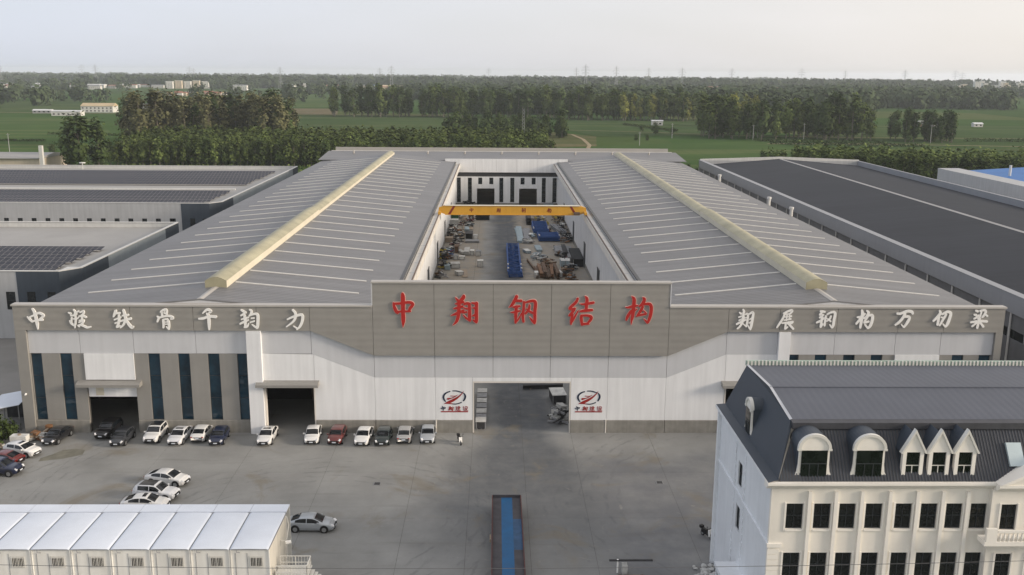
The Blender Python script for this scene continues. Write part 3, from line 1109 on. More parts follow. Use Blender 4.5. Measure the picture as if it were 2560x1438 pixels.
# ------------------------------------------------------------------ brush-stroke lettering
# strokes are lists of (x, y, width) with y down
GL = {}
GL['zhong_r'] = [[(262, 65, 40), (272, 140, 75), (270, 400, 72), (272, 560, 70), (262, 690, 6)], [(95, 235, 25), (115, 320, 55), (150, 400, 60), (180, 440, 20)],
                 [(110, 255, 40), (230, 250, 45), (380, 230, 50), (450, 265, 55), (400, 340, 55), (370, 400, 40)], [(160, 410, 45), (250, 395, 40), (410, 395, 30)]]
GL['xiang_r'] = [[(1222, 140, 8), (1250, 180, 40), (1285, 215, 50)], [(1375, 105, 50), (1365, 150, 70), (1300, 220, 60)], [(1215, 262, 15), (1270, 250, 45), (1380, 225, 40)],
                 [(1180, 350, 10), (1240, 335, 42), (1360, 305, 44)], [(1135, 475, 8), (1230, 440, 48), (1380, 375, 40)],
                 [(1290, 200, 66), (1285, 350, 66), (1275, 470, 66), (1240, 580, 50), (1170, 650, 8)],
                 [(1375, 270, 30), (1430, 250, 50), (1480, 255, 45)], [(1475, 250, 55), (1480, 400, 60), (1480, 520, 60), (1490, 575, 35)], [(1490, 570, 34), (1420, 520, 34), (1365, 460, 22)],
                 [(1350, 320, 16), (1440, 350, 36)], [(1340, 425, 20), (1430, 405, 40)],
                 [(1515, 240, 28), (1580, 250, 44), (1620, 240, 45)], [(1607, 235, 60), (1603, 400, 64), (1605, 540, 62), (1610, 600, 36)], [(1610, 598, 40), (1560, 565, 32), (1535, 540, 10)],
                 [(1535, 330, 22), (1590, 335, 36)], [(1530, 480, 24), (1590, 450, 42)]]
GL['gang_r'] = [[(2340, 115, 60), (2300, 200, 60), (2250, 280, 48), (2190, 330, 6)], [(2330, 200, 48), (2430, 205, 50)], [(2260, 320, 20), (2320, 310, 45), (2400, 300, 36)],
                [(2220, 415, 10), (2290, 410, 40), (2400, 385, 34)], [(2335, 300, 56), (2322, 450, 60), (2320, 610, 36)], [(2310, 600, 36), (2370, 540, 32), (2425, 425, 16)],
                [(2470, 215, 42), (2465, 350, 50), (2450, 470, 54), (2465, 590, 44)],
                [(2480, 240, 26), (2560, 215, 46), (2650, 205, 52), (2680, 250, 60), (2670, 400, 60), (2672, 560, 56), (2670, 625, 26)], [(2670, 615, 42), (2620, 560, 40), (2570, 490, 8)],
                [(2560, 260, 10), (2570, 300, 44), (2550, 370, 46), (2495, 440, 36)], [(2510, 345, 20), (2580, 400, 44), (2640, 425, 34)]]
GL['jie_r'] = [[(1035, 155, 40), (1010, 220, 52), (940, 290, 54), (880, 340, 36)], [(880, 345, 40), (950, 358, 50), (995, 335, 30)], [(985, 340, 44), (950, 400, 50), (890, 470, 40), (876, 486, 8)],
               [(945, 440, 46), (925, 560, 46), (920, 635, 32)], [(930, 600, 30), (980, 510, 40), (1050, 380, 18)],
               [(1160, 118, 10), (1200, 160, 58), (1200, 260, 60), (1190, 370, 54)], [(1065, 255, 8), (1150, 265, 38), (1330, 235, 50)], [(1080, 395, 36), (1180, 380, 54), (1310, 370, 44)],
               [(1105, 465, 50), (1110, 560, 56), (1125, 650, 36)], [(1110, 470, 38), (1220, 470, 44), (1290, 500, 54), (1270, 560, 52), (1230, 600, 40)], [(1110, 635, 44), (1200, 620, 44), (1260, 630, 18)]]
GL['gou_r'] = [[(1905, 318, 8), (1960, 325, 38), (2060, 300, 50), (2140, 288, 24)], [(2010, 120, 8), (2060, 170, 62), (2060, 300, 66), (2045, 480, 62), (2030, 560, 42), (2025, 640, 8)],
               [(2020, 380, 46), (1960, 480, 56), (1930, 560, 32)], [(2065, 400, 30), (2125, 350, 16)], [(2210, 140, 10), (2250, 170, 56), (2230, 240, 58), (2160, 310, 32)],
               [(2190, 290, 26), (2280, 260, 42), (2360, 270, 58), (2385, 350, 60), (2370, 480, 60), (2330, 600, 46)], [(2330, 610, 38), (2290, 570, 36), (2250, 530, 8)],
               [(2230, 305, 46), (2180, 400, 50), (2115, 490, 22)], [(2125, 480, 26), (2220, 455, 40), (2290, 440, 40)], [(2240, 375, 16), (2300, 440, 30)]]
GL['zhong'] = [[(240, 110, 40), (280, 180, 60), (300, 300, 65), (315, 450, 60), (318, 565, 15)], [(110, 285, 15), (165, 340, 50), (215, 400, 40)],
               [(160, 300, 34), (280, 245, 40), (380, 205, 46), (470, 255, 52), (430, 305, 46), (380, 340, 40)], [(210, 395, 38), (300, 365, 38), (450, 355, 42)]]
GL['ning'] = [[(1010, 195, 20), (1070, 220, 48)], [(1025, 370, 20), (1060, 430, 48), (1120, 480, 36)], [(1130, 130, 30), (1165, 180, 42), (1150, 240, 40)], [(1160, 200, 32), (1245, 165, 34)],
              [(1060, 260, 34), (1150, 255, 36), (1200, 220, 26)], [(1080, 300, 30), (1070, 360, 34), (1060, 420, 34)], [(1100, 330, 26), (1180, 330, 34), (1230, 300, 26)],
              [(1165, 270, 36), (1160, 380, 40), (1145, 450, 36), (1130, 530, 24)], [(1270, 190, 36), (1350, 160, 38), (1340, 220, 40), (1270, 270, 34)],
              [(1240, 275, 30), (1330, 270, 44), (1400, 300, 36)], [(1305, 290, 38), (1290, 370, 40), (1225, 410, 26)], [(1235, 365, 26), (1350, 365, 36)],
              [(1340, 380, 36), (1280, 450, 44), (1220, 470, 26)], [(1250, 460, 32), (1330, 490, 46), (1400, 520, 42), (1480, 505, 24)], [(1200, 470, 32), (1232, 505, 32)]]
GL['tie'] = [[(2050, 150, 56), (2020, 220, 56), (1985, 290, 30)], [(2040, 212, 42), (2140, 205, 46)], [(1995, 355, 28), (2150, 292, 36)], [(2005, 430, 28), (2190, 365, 36)],
             [(2110, 250, 46), (2095, 400, 52), (2040, 520, 42)], [(2060, 520, 26), (2120, 480, 30)], [(2215, 135, 52), (2240, 250, 60), (2250, 350, 56)], [(2180, 262, 32), (2320, 245, 42)],
             [(2200, 362, 36), (2370, 325, 54)], [(2240, 350, 54), (2200, 450, 46), (2115, 530, 28)], [(2260, 370, 46), (2310, 450, 62), (2370, 520, 62), (2410, 500, 28)]]
GL['gu'] = [[(320, 190, 25), (350, 165, 38), (355, 280, 38)], [(330, 170, 28), (410, 128, 42), (460, 145, 46), (450, 235, 42)], [(400, 215, 22), (445, 212, 24)], [(410, 150, 20), (400, 205, 20)],
            [(240, 275, 20), (275, 310, 42), (240, 400, 34)], [(270, 310, 36), (450, 268, 42), (560, 285, 46), (590, 325, 38), (530, 332, 30)], [(370, 345, 42), (372, 450, 42), (365, 530, 38)],
            [(370, 352, 32), (450, 338, 42), (485, 385, 46), (490, 480, 46), (482, 570, 28)], [(482, 560, 32), (425, 500, 22)], [(395, 405, 18), (460, 400, 22)], [(395, 450, 18), (460, 446, 22)]]
GL['qian'] = [[(1240, 215, 25), (1310, 150, 48), (1370, 130, 56), (1430, 170, 42), (1380, 200, 40)], [(1145, 330, 35), (1250, 320, 52), (1380, 280, 52), (1535, 290, 56)],
              [(1330, 210, 40), (1365, 280, 62), (1365, 450, 58), (1360, 575, 30)]]
GL['jun'] = [[(2080, 135, 34), (2120, 160, 46), (2185, 200, 52)], [(2165, 200, 40), (2120, 235, 40), (2070, 262, 34)], [(2075, 345, 28), (2235, 300, 36)], [(2040, 445, 34), (2130, 400, 46), (2230, 358, 36)],
             [(2155, 250, 52), (2158, 380, 56), (2160, 500, 50)], [(2130, 515, 36), (2200, 500, 40), (2230, 430, 22)], [(2260, 130, 25), (2310, 160, 46), (2290, 230, 46), (2250, 270, 32)],
             [(2270, 255, 32), (2380, 222, 44), (2440, 250, 58), (2435, 400, 58), (2420, 520, 50), (2400, 545, 20)], [(2400, 530, 34), (2350, 490, 36), (2300, 455, 14)], [(2290, 320, 26), (2360, 315, 34)],
             [(2265, 410, 26), (2365, 380, 34)]]
k_ = 2.517
GL['li'] = [[(x * k_, y * k_, w * k_) for x, y, w in s_] for s_ in
            [[(2310, 190, 12), (2370, 165, 18), (2440, 150, 22), (2442, 200, 22), (2420, 250, 20), (2390, 280, 10)], [(2395, 270, 13), (2362, 248, 7)], [(2360, 105, 15), (2385, 140, 21), (2370, 200, 19), (2300, 255, 9)]]]
GL['xiang'] = [[(230, 125, 35), (255, 170, 46), (240, 220, 46)], [(150, 190, 25), (200, 225, 44)], [(140, 300, 25), (260, 252, 40)], [(150, 370, 25), (290, 305, 36)], [(100, 455, 35), (200, 400, 42), (310, 352, 32)],
               [(245, 220, 50), (235, 380, 54), (190, 490, 42), (125, 555, 28)], [(285, 240, 28), (340, 222, 40), (345, 330, 44), (335, 440, 44), (320, 510, 32)], [(245, 440, 22), (318, 500, 28)],
               [(280, 310, 20), (330, 302, 24)], [(370, 230, 28), (430, 192, 44), (460, 212, 50), (450, 350, 54), (430, 500, 54), (415, 575, 32)], [(352, 470, 22), (400, 550, 32)], [(385, 350, 20), (440, 312, 30)],
               [(375, 430, 20), (435, 392, 30)]]
GL['zhan'] = [[(1130, 220, 32), (1220, 172, 44), (1300, 142, 46), (1325, 162, 40), (1275, 222, 36)], [(1160, 232, 24), (1280, 224, 28)], [(1165, 210, 42), (1130, 320, 42), (1060, 440, 42), (1005, 530, 28)],
              [(1170, 292, 26), (1320, 272, 34)], [(1150, 365, 22), (1310, 335, 34)], [(1215, 250, 30), (1205, 370, 30)], [(1270, 250, 26), (1270, 350, 26)], [(1110, 430, 28), (1360, 400, 44)],
              [(1200, 425, 42), (1190, 560, 38)], [(1190, 558, 36), (1250, 510, 30)], [(1350, 415, 34), (1285, 452, 28)], [(1230, 425, 32), (1300, 480, 46), (1380, 560, 42)]]
GL['gang'] = [[(1945, 165, 36), (2000, 170, 44), (2060, 180, 36)], [(1990, 180, 42), (1940, 250, 40)], [(1940, 310, 36), (2030, 240, 34)], [(1880, 420, 34), (1960, 380, 44), (2050, 310, 34)],
              [(2000, 240, 44), (1990, 400, 50), (1980, 520, 42)], [(1980, 520, 36), (2030, 445, 30)], [(2080, 260, 40), (2070, 380, 44), (2065, 490, 40)],
              [(2100, 235, 28), (2200, 185, 44), (2280, 205, 54), (2270, 350, 54), (2260, 480, 54), (2235, 535, 36)], [(2235, 528, 36), (2180, 460, 26)], [(2195, 265, 34), (2170, 330, 38), (2100, 390, 24)],
              [(2110, 325, 24), (2200, 390, 36)]]
GL['gou'] = [[(165, 225, 20), (230, 225, 42), (300, 165, 26)], [(235, 105, 30), (255, 170, 50), (245, 280, 50), (235, 410, 32)], [(230, 245, 36), (160, 340, 32)], [(320, 115, 24), (355, 150, 42), (330, 210, 36), (285, 250, 26)],
             [(320, 205, 26), (400, 192, 40), (430, 212, 46), (425, 300, 46), (400, 380, 42), (365, 420, 24)], [(365, 412, 28), (310, 350, 28)], [(350, 215, 26), (305, 290, 32), (292, 325, 26)], [(300, 322, 24), (375, 298, 32)]]
GL['wan'] = [[(840, 165, 30), (900, 165, 38), (1010, 125, 42), (1090, 135, 46), (1110, 175, 28)], [(980, 160, 42), (940, 250, 42), (880, 320, 38), (825, 360, 24)],
             [(950, 222, 28), (1030, 217, 40), (1060, 240, 42), (1030, 320, 42), (980, 400, 24)], [(975, 392, 28), (930, 350, 14)]]
GL['ren'] = [[(1560, 115, 28), (1580, 160, 42), (1530, 230, 42), (1470, 295, 28)], [(1560, 220, 42), (1550, 360, 38)], [(1610, 180, 28), (1690, 137, 40), (1755, 157, 44), (1745, 250, 46), (1720, 340, 46), (1690, 395, 24)],
             [(1690, 388, 32), (1640, 340, 18)], [(1680, 175, 36), (1640, 260, 36), (1585, 370, 28)], [(1598, 225, 22), (1645, 242, 28)]]
GL['liang'] = [[(2175, 115, 28), (2220, 130, 36)], [(2155, 185, 24), (2200, 192, 34)], [(2160, 255, 28), (2200, 232, 30), (2240, 190, 26)], [(2245, 122, 26), (2320, 107, 36), (2350, 132, 36), (2325, 200, 34), (2295, 230, 22)],
               [(2275, 135, 26), (2262, 210, 26), (2225, 260, 22)], [(2350, 180, 26), (2390, 210, 28)], [(2110, 315, 28), (2250, 292, 36), (2395, 300, 36)], [(2260, 240, 34), (2245, 330, 40), (2235, 415, 32)],
               [(2230, 305, 32), (2140, 385, 24)], [(2270, 310, 28), (2340, 390, 36)]]
GL['jian'] = [[(110, 20, 18), (190, 20, 18), (185, 110, 18)], [(80, 66, 16), (230, 62, 16)], [(110, 108, 16), (200, 108, 16)], [(100, 150, 16), (215, 150, 16)], [(150, 0, 18), (150, 190, 18)],
              [(10, 30, 18), (70, 30, 18), (30, 100, 18), (75, 105, 18), (40, 170, 18), (5, 215, 14)], [(35, 165, 16), (110, 215, 20), (240, 215, 22)]]
GL['she'] = [[(30, 10, 20), (60, 35, 18)], [(10, 80, 18), (55, 78, 18), (52, 200, 18), (85, 170, 12)], [(120, 15, 18), (110, 80, 16)], [(120, 18, 16), (205, 18, 18), (205, 70, 18), (235, 72, 14)],
             [(105, 110, 18), (210, 108, 18), (170, 170, 20), (90, 225, 16)], [(120, 130, 16), (170, 185, 20), (240, 225, 18)]]


def smooth_pts(st):
    """Catmull-Rom through the stroke points"""
    if len(st) < 3:
        return [tuple(a + (b_ - a) * t for a, b_ in zip(st[0], st[1])) for t in (0, .5, 1)]
    out = []
    for i in range(len(st) - 1):
        p0, p1, p2, p3 = st[max(0, i - 1)], st[i], st[i + 1], st[min(len(st) - 1, i + 2)]
        for t in (0, .25, .5, .75):
            out.append(tuple(0.5 * (2 * b_ + (c - a) * t + (2 * a - 5 * b_ + 4 * c - d) * t * t + (-a + 3 * b_ - 3 * c + d) * t ** 3) for a, b_, c, d in zip(p0, p1, p2, p3)))
    out.append(st[-1])
    return out


def ribbon(mb, st, tf, y, depth, grow=0.0):
    """one brush stroke as a solid ribbon standing off the wall"""
    pts_ = smooth_pts(st)
    pts_ = [(x, y_, max(2.0, w) + grow * 2) for x, y_, w in pts_]
    n = len(pts_)
    L_, R_ = [], []
    for i, (x, yy, w) in enumerate(pts_):
        a, b_ = pts_[max(0, i - 1)], pts_[min(n - 1, i + 1)]
        dx, dy = b_[0] - a[0], b_[1] - a[1]
        l = math.hypot(dx, dy) or 1
        nx_, ny_ = -dy / l * w / 2, dx / l * w / 2
        L_.append((x + nx_, yy + ny_))
        R_.append((x - nx_, yy - ny_))
    # blunt round ends
    def cap(i, s_):
        x, yy, w = pts_[i]
        a, b_ = pts_[max(0, i - 1)], pts_[min(n - 1, i + 1)]
        dx, dy = b_[0] - a[0], b_[1] - a[1]
        l = math.hypot(dx, dy) or 1
        return (x + s_ * dx / l * w * 0.35, yy + s_ * dy / l * w * 0.35)
    ring = [cap(0, -1)] + L_ + [cap(n - 1, 1)] + R_[::-1]
    q = [tf(x, yy) for x, yy in ring]
    k = len(q)
    area = sum(q[i][0] * q[(i + 1) % k][1] - q[(i + 1) % k][0] * q[i][1] for i in range(k))
    if area < 0:
        q = q[::-1]
        order = 'rev'
    vv = [(x, y, z) for x, z in q] + [(x, y + depth, z) for x, z in q]
    # strip triangulation across the stroke
    idx = list(range(k))
    if area < 0:
        idx = idx[::-1]
    c0, ls, c1, rs = 0, list(range(1, n + 1)), n + 1, list(range(n + 2, 2 * n + 2))[::-1]
    mp = {old: (k - 1 - old if area < 0 else old) for old in range(k)}
    ff = []

    def tri(*t):
        t = [mp[i] for i in t]
        a, b_, c = (vv[t[0]], vv[t[1]], vv[t[2]])
        cr_ = (b_[0] - a[0]) * (c[2] - a[2]) - (b_[2] - a[2]) * (c[0] - a[0])
        ff.append(tuple(t) if cr_ > 0 else tuple(t[::-1]))
    tri(c0, ls[0], rs[0])
    tri(c1, ls[-1], rs[-1])
    for i in range(n - 1):
        tri(ls[i], ls[i + 1], rs[i])
        tri(rs[i], ls[i + 1], rs[i + 1])
    for i in range(k):
        j = (i + 1) % k
        ff.append((i, i + k, j + k, j))
    mb.add(vv, ff)


def glyph(parent, key, tf, y, m, depth=0.12, rim=None, name='character', grow=0.0):
    mb = MB()
    for i, st in enumerate(GL[key]):
        ribbon(mb, st, tf, y - 0.003 * i, depth, grow)
    o = mb.build(name, m, parent)
    if rim:
        mb = MB()
        for i, st in enumerate(GL[key]):
            ribbon(mb, st, tf, y + depth * 0.45 - 0.003 * i, depth * 0.7, 7.5)
        mb.build('character_rim', rim, o)
    return o


def wx(u):      # photograph column at the fascia plane, measured once, in metres
    return 0.050951 * (u - 1300) + 3.21


def wz(v, u):
    return 0.05254 * (790 - v) + 15.68 + 0.00014 * (u - 1300) * 1.0


def tf_crop(ox, oy, s_):
    def tf(x, y):
        u, v = ox + x / s_, oy + y / s_
        return (wx(u), wz(v, u))
    return tf


FY = YW - 0.55 - 0.16
sg = empty('sign', (3.3, FY, 13), 'five large red brush characters on the tall grey central fascia', 'sign')
t1 = tf_crop(970, 720, 7.314)
t2 = tf_crop(1300, 720, 7.314)
for key, t in (('zhong_r', t1), ('xiang_r', t1), ('gang_r', t1), ('jie_r', t2), ('gou_r', t2)):
    glyph(sg, key, t, FY, M['red'], 0.13, M['redrim'])
sg = empty('sign', (-40, FY, 14), 'seven white brush characters along the left half of the grey fascia', 'sign')
ta, tb, tc = tf_crop(65, 755, 8.828), tf_crop(370, 755, 8.828), tf_crop(60, 740, 8.828)
for key, t in (('zhong', ta), ('ning', ta), ('tie', ta), ('gu', tb), ('qian', tb), ('jun', tb), ('li', tc)):
    glyph(sg, key, t, FY, M['signw'], 0.13, grow=2.0)
sg = empty('sign', (46, FY, 14), 'seven white brush characters along the right half of the grey fascia', 'sign')
td, te = tf_crop(1830, 755, 8.828), tf_crop(2120, 755, 6.737)
for key, t in (('xiang', td), ('zhan', td), ('gang', td), ('gou', te), ('wan', te), ('ren', te), ('liang', te)):
    glyph(sg, key, t, FY, M['signw'], 0.13, grow=2.0)

# painted emblems on the white wall either side of the gate
LOGO_NAVY = [[(730, 325, 50), (600, 370, 60), (480, 460, 75), (430, 580, 85), (460, 700, 75), (530, 790, 50)], [(840, 300, 40), (1000, 300, 50), (1160, 340, 50), (1280, 380, 40)],
             [(1330, 390, 40), (1400, 500, 80), (1400, 620, 85), (1330, 760, 60)], [(800, 890, 40), (950, 905, 45), (1100, 880, 45), (1240, 825, 45)]]
LOGO_RED = [[(450, 905, 8), (560, 850, 60), (720, 800, 120), (950, 680, 105), (1120, 560, 66), (1270, 410, 36), (1340, 300, 6)], [(615, 670, 100), (760, 640, 50), (900, 590, 35), (1080, 480, 8)],
            [(745, 530, 35), (950, 535, 26), (1070, 480, 8)], [(560, 880, 30), (700, 880, 40), (830, 890, 34)]]
for (x0, word) in ((-7.98, 'left'), (9.53, 'right')):
    em = empty('emblem', (x0 + 2.5, YW - 0.16, 2.8), 'navy and red swoosh emblem with lettering on white wall %s of the gate' % word, 'emblem')

    def tfl(x, y, x0=x0):
        return (x0 + x * 0.002895, 6.62 - y * 0.00297)
    for nm, sts, m in (('emblem_ring', LOGO_NAVY, M['navy']), ('emblem_swoosh', LOGO_RED, M['dred'])):
        mb = MB()
        for i, st in enumerate(sts):
            ribbon(mb, st, tfl, YW - 0.18 - (0.006 if nm == 'emblem_swoosh' else 0) - 0.002 * i, 0.025)
        mb.build(nm, m, em)
    mb = MB()
    ribbon(mb, [(320, 1258, 50), (900, 1258, 50), (1520, 1258, 50)], tfl, YW - 0.18, 0.02)
    mb.build('underline', M['dred'], em)
    for i, (key, gx0, gy0, gw, gh, sx0) in enumerate((('zhong', 110, 110, 390, 455, 295), ('xiang', 90, 125, 380, 455, 630), ('jian', 0, 0, 240, 225, 965), ('she', 0, 0, 240, 225, 1290))):
        def tfc(x, y, gx0=gx0, gy0=gy0, gw=gw, gh=gh, sx0=sx0):
            return tfl(sx0 + (x - gx0) * 240 / gw, 1005 + (y - gy0) * 210 / gh)
        glyph(em, key, tfc, YW - 0.185, M['dred'] if i else M['navy'], 0.02, grow=4)
# lettering on the crane girder
for key, cx, gx0, gy0, gw, gh in (('zhong', -5.5, 110, 110, 390, 455), ('xiang', 0.6, 90, 125, 400, 455), ('gang', 6.2, 1865, 150, 430, 400), ('gou', 12.0, 150, 105, 300, 315)):
    def tfk(x, y, cx=cx, gx0=gx0, gy0=gy0, gw=gw, gh=gh):
        return (cx + ((x - gx0) / gw - 0.5) * 1.0, 15.98 - ((y - gy0) / gh - 0.5) * 1.05)
    glyph(cr, key, tfk, YC - 0.575, M['darkred'], 0.02)
# ------------------------------------------------------------------ neighbouring sheds
M['bwall'] = mat('pale_grey_wall', (0.43, 0.44, 0.45), 0.7, 0.05, 0.2, streak=0.12)
M['bside'] = mat('blue_grey_wall', (0.30, 0.34, 0.37), 0.7, 0.05, 0.2, streak=0.08)
M['baccent'] = mat('dark_blue_grey_wall', (0.055, 0.070, 0.090), 0.7, 0.08, 0.3, streak=0.1)
M['broof'] = ribbed('pale_flat_roof', (0.33, 0.325, 0.315), 'X', 0.8, 0.03, 0.6, 0.08, 0.1, 0.3)
M['bpar'] = mat('white_parapet', (0.62, 0.62, 0.60), 0.6, 0.05, 0.4, streak=0.1)
M['slate'] = ribbed('dark_slate_roof_sheet', (0.036, 0.040, 0.050), 'Y', 0.8, 0.03, 0.7, 0.09, 0.06, 0.3, sheet=0.8, dirt=0.12)
M['blueroof'] = ribbed('blue_roof_sheet', (0.045, 0.16, 0.42), 'Y', 0.8, 0.03, 0.5, 0.10, 0.1, 0.3)
M['cream'] = mat('cream_wall', (0.55, 0.48, 0.38), 0.7, 0.06, 0.2, streak=0.1)


def solar_material():
    m = mat('solar_panel', (0.022, 0.024, 0.034), 0.5, 0.0, spec=0.15)
    nt = m.node_tree
    b = nt.nodes['Principled BSDF']
    g = nt.nodes.new('ShaderNodeNewGeometry')
    mp = nt.nodes.new('ShaderNodeMapping')
    nt.links.new(g.outputs['Position'], mp.inputs[0])
    br = nt.nodes.new('ShaderNodeTexBrick')
    br.offset = 0.0
    br.inputs['Color1'].default_value = (0.022, 0.024, 0.034, 1)
    br.inputs['Color2'].default_value = (0.034, 0.034, 0.044, 1)
    br.inputs['Mortar'].default_value = (0.22, 0.21, 0.20, 1)
    br.inputs['Scale'].default_value = 1.0
    br.inputs['Mortar Size'].default_value = 0.05
    br.inputs['Brick Width'].default_value = 1.15
    br.inputs['Row Height'].default_value = 1.9
    nt.links.new(mp.outputs[0], br.inputs['Vector'])
    nt.links.new(br.outputs['Color'], b.inputs['Base Color'])
    return m


M['solar'] = solar_material()


def solar_row(parent, x0, x1, y, z):
    o = MB()
    o.prism_x([(y, z + 0.25), (y + 2.6, z + 0.62), (y + 2.6, z + 0.68), (y, z + 0.31)], x0, x1)
    r_ = o.build('solar_row', M['solar'], parent)
    o = MB()
    o.box(x0, x1, y - 0.16, y - 0.005, z + 0.2, z + 0.36)
    o.build('row_edge', M['coping'], r_)
    o = MB()
    for k in range(int((x1 - x0) / 6) + 1):
        xx = min(x0 + 6 * k + 0.1, x1 - 0.2)
        o.box(xx, xx + 0.08, y + 0.2, y + 0.28, z, z + 0.27)
        o.box(xx, xx + 0.08, y + 2.3, y + 2.38, z, z + 0.58)
    o.build('rack', M['coping'], r_)
    return r_


def shed_left(name, label, y0, y1, xl, rows, win, dark_y, lowwin=()):
    xr, zt, zr = -73.0, 12.0, 10.9
    b_ = empty(name, (xr, y0, 0), label, 'shed')
    f = MB()
    wall_mesh(f, xl, -83.0, 0, zt, y0, y0 + 0.3, [(a - 0.65, a + 0.65, 6.6, 7.95) for a in win] + list(lowwin))
    f.build('front_wall', M['bwall'], b_)
    f = MB()
    f.prism_z([(-83.0, y0 - 0.05), (-75.6, y0 - 0.05), (-73.0, y0 + 3.2), (-73.0, y0 + dark_y), (-73.35, y0 + dark_y), (-73.35, y0 + 3.35), (-75.75, y0 + 0.3), (-83.0, y0 + 0.3)], 0, zt)
    f.build('corner_wall', M['baccent'], b_)
    f = MB()
    f.box(-73.3, -73.0, y0 + dark_y + 0.02, y1 - 9, 0, zt)
    f.build('side_wall', M['bside'], b_)
    f = MB()
    f.box(-73.3, -73.0, y1 - 8.98, y1, 0, zt)
    f.build('corner_wall', M['baccent'], b_)
    f = MB()
    f.box(xl, -73.32, y1 - 0.35, y1, 0, zt)
    f.build('rear_wall', M['bpar'], b_)
    f = MB()
    f.box(xl, -75.8, y0 + 0.32, y1 - 0.37, zr - 0.2, zr)
    f.build('roof', M['broof'], b_)
    f = MB()
    f.prism_z([(-75.79, y0 + 0.5), (-73.4, y0 + 3.5), (-73.4, y1 - 0.4), (-75.79, y1 - 0.4)], zr - 0.2, zr - 0.002)
    f.build('roof_edge', M['broof'], b_)
    for (a, c, d_, e) in ((xl, -83, y0 - 0.1, y0 + 0.4), (xl, -73.0, y1 - 0.5, y1 + 0.1)):
        f = MB()
        f.box(a, c, d_, e, zt + 0.003, zt + 0.15)
        f.build('coping', M['bpar'], b_)
    f = MB()
    f.prism_z([(-83.0, y0 - 0.1), (-75.6, y0 - 0.1), (-72.9, y0 + 3.2), (-72.9, y1 - 0.52), (-73.5, y1 - 0.52), (-73.5, y0 + 3.4), (-75.8, y0 + 0.4), (-83.0, y0 + 0.4)], zt + 0.003, zt + 0.15)
    f.build('coping', M['bpar'], b_)
    for (ya, yb, step) in rows:
        y = ya
        while y < yb:
            solar_row(b_, xl + 3, -78.2 - rnd.uniform(0, 0.8), y, zr)
            y += step
    for a in win:
        window(b_, a, y0 + 0.05, 6.62, 1.26, 1.3, M['darkgl'], M['dframe'], 2, 1, 0.05)
    for (a, c, d_, e) in lowwin:
        window(b_, (a + c) / 2, y0 + 0.05, d_ + 0.02, c - a - 0.04, e - d_ - 0.04, M['darkgl'], M['dframe'], 1, 2, 0.06)
    return b_


A = shed_left('solar_shed', 'pale shed with solar roof and a row of small windows, farther of the left pair', 253, 356, -190,
              [(257, 283, 5.2), (303, 342, 5.4)], [-129.0 + 3.62 * k - 0 for k in range(-10, 13)], 14, [(-86.1, -84.6, 2.2, 8.0)])
for x0, x1 in ((-80.8, -79.5), (-77.5, -76.2)):
    f = MB()
    f.box(x0, x1, 252.92, 252.97, 3.0, 8.0)
    f.build('window', M['darkgl'], A)
f = MB()
f.box(-187, -79, 291.5, 292.4, 10.9, 11.35)
f.build('roof_ridge_cap', M['bpar'], A)
f = MB()
f.tube((-150, 352, 10.9), (-150, 352, 13.2), 0.15)
f.tube((-150, 352, 13.2), (-150, 352, 13.5), 1.1, 1.1, 12)
f.build('roof_vent', M['bpar'], A)
B = shed_left('solar_shed', 'pale shed with dark solar roof beside the workshop, nearer of the left pair', 164, 220, -170,
              [(167.5, 190, 4.2)], [], 15, [(-85.1, -83.5, 5.2, 8.4)])
for x0, x1 in ((-81.4, -80.0), (-77.9, -76.5)):
    f = MB()
    f.box(x0, x1, 163.92, 163.97, 5.6, 8.4)
    f.build('window', M['darkgl'], B)
f = MB()
f.box(-77.5, -75.4, 168.2, 171.8, 10.92, 11.3)
f.build('roof_hatch', M['bpar'], B)

# dark-roofed shed on the right
D_ = empty('dark_roof_shed', (78.4, 90, 0), 'long shed with dark slate roof and grey fascia right of the workshop', 'shed')
x0, x1, xm, y0, y1 = 78.4, 139.5, 109.0, 88.0, 369.0
M['fasD'] = mat('blue_grey_fascia', (0.29, 0.30, 0.32), 0.5, 0.04, 0.2, streak=0.05)
M['wallD'] = mat('dark_grey_blue_wall', (0.17, 0.175, 0.185), 0.6, 0.06, 0.3, streak=0.1)
f = MB()
f.box(x0, x0 + 0.35, y0, y1, 0, 7.2)
f.build('side_wall', M['wallD'], D_)
f = MB()
f.box(x0, x0 + 0.35, y0, y1, 8.6, 11.2)
f.build('side_wall', M['wallD'], D_)
f = MB()
f.box(x0 + 0.12, x0 + 0.25, y0, y1, 7.2, 8.6)
f.build('ribbon_window', M['darkgl'], D_)
for k in range(60):
    f = MB()
    f.box(x0 - 0.02, x0 + 0.1, y0 + 2 + 4.6 * k, y0 + 2.25 + 4.6 * k, 7.2, 8.6)
    f.build('mullion', M['fasD'], D_)
f = MB()
f.box(x0 - 0.5, x0 + 0.2, y0, y1 + 0.2, 11.2, 14.0)
f.build('fascia', M['fasD'], D_)
f = MB()
f.box(x0 - 0.6, x0 + 0.9, y0, y1 + 0.3, 14.003, 14.15)
f.build('coping', M['fasD'], D_)
for k in range(29):
    f = MB()
    yk = y0 + 4 + 9.6 * k
    f.tube((x0 - 0.22, yk, 0), (x0 - 0.22, yk, 11.2), 0.16, n=6)
    f.build('downpipe', M['bpar'], D_)
for (xa, za, xb, zb) in ((x0 + 0.9, 12.3, xm, 14.75), (xm, 14.75, x1 - 0.5, 12.3)):
    f = MB()
    f.prism_y([(xa, za - 0.2), (xb, zb - 0.2), (xb, zb), (xa, za)], y0, y1 - 0.5)
    f.build('roof_slope', M['slate'], D_)
f = MB()
f.prism_y([(xm - 0.55, 14.70), (xm + 0.55, 14.70), (xm, 14.92)], y0, y1 - 0.5)
f.build('ridge_cap', M['coping'], D_)
f = MB()
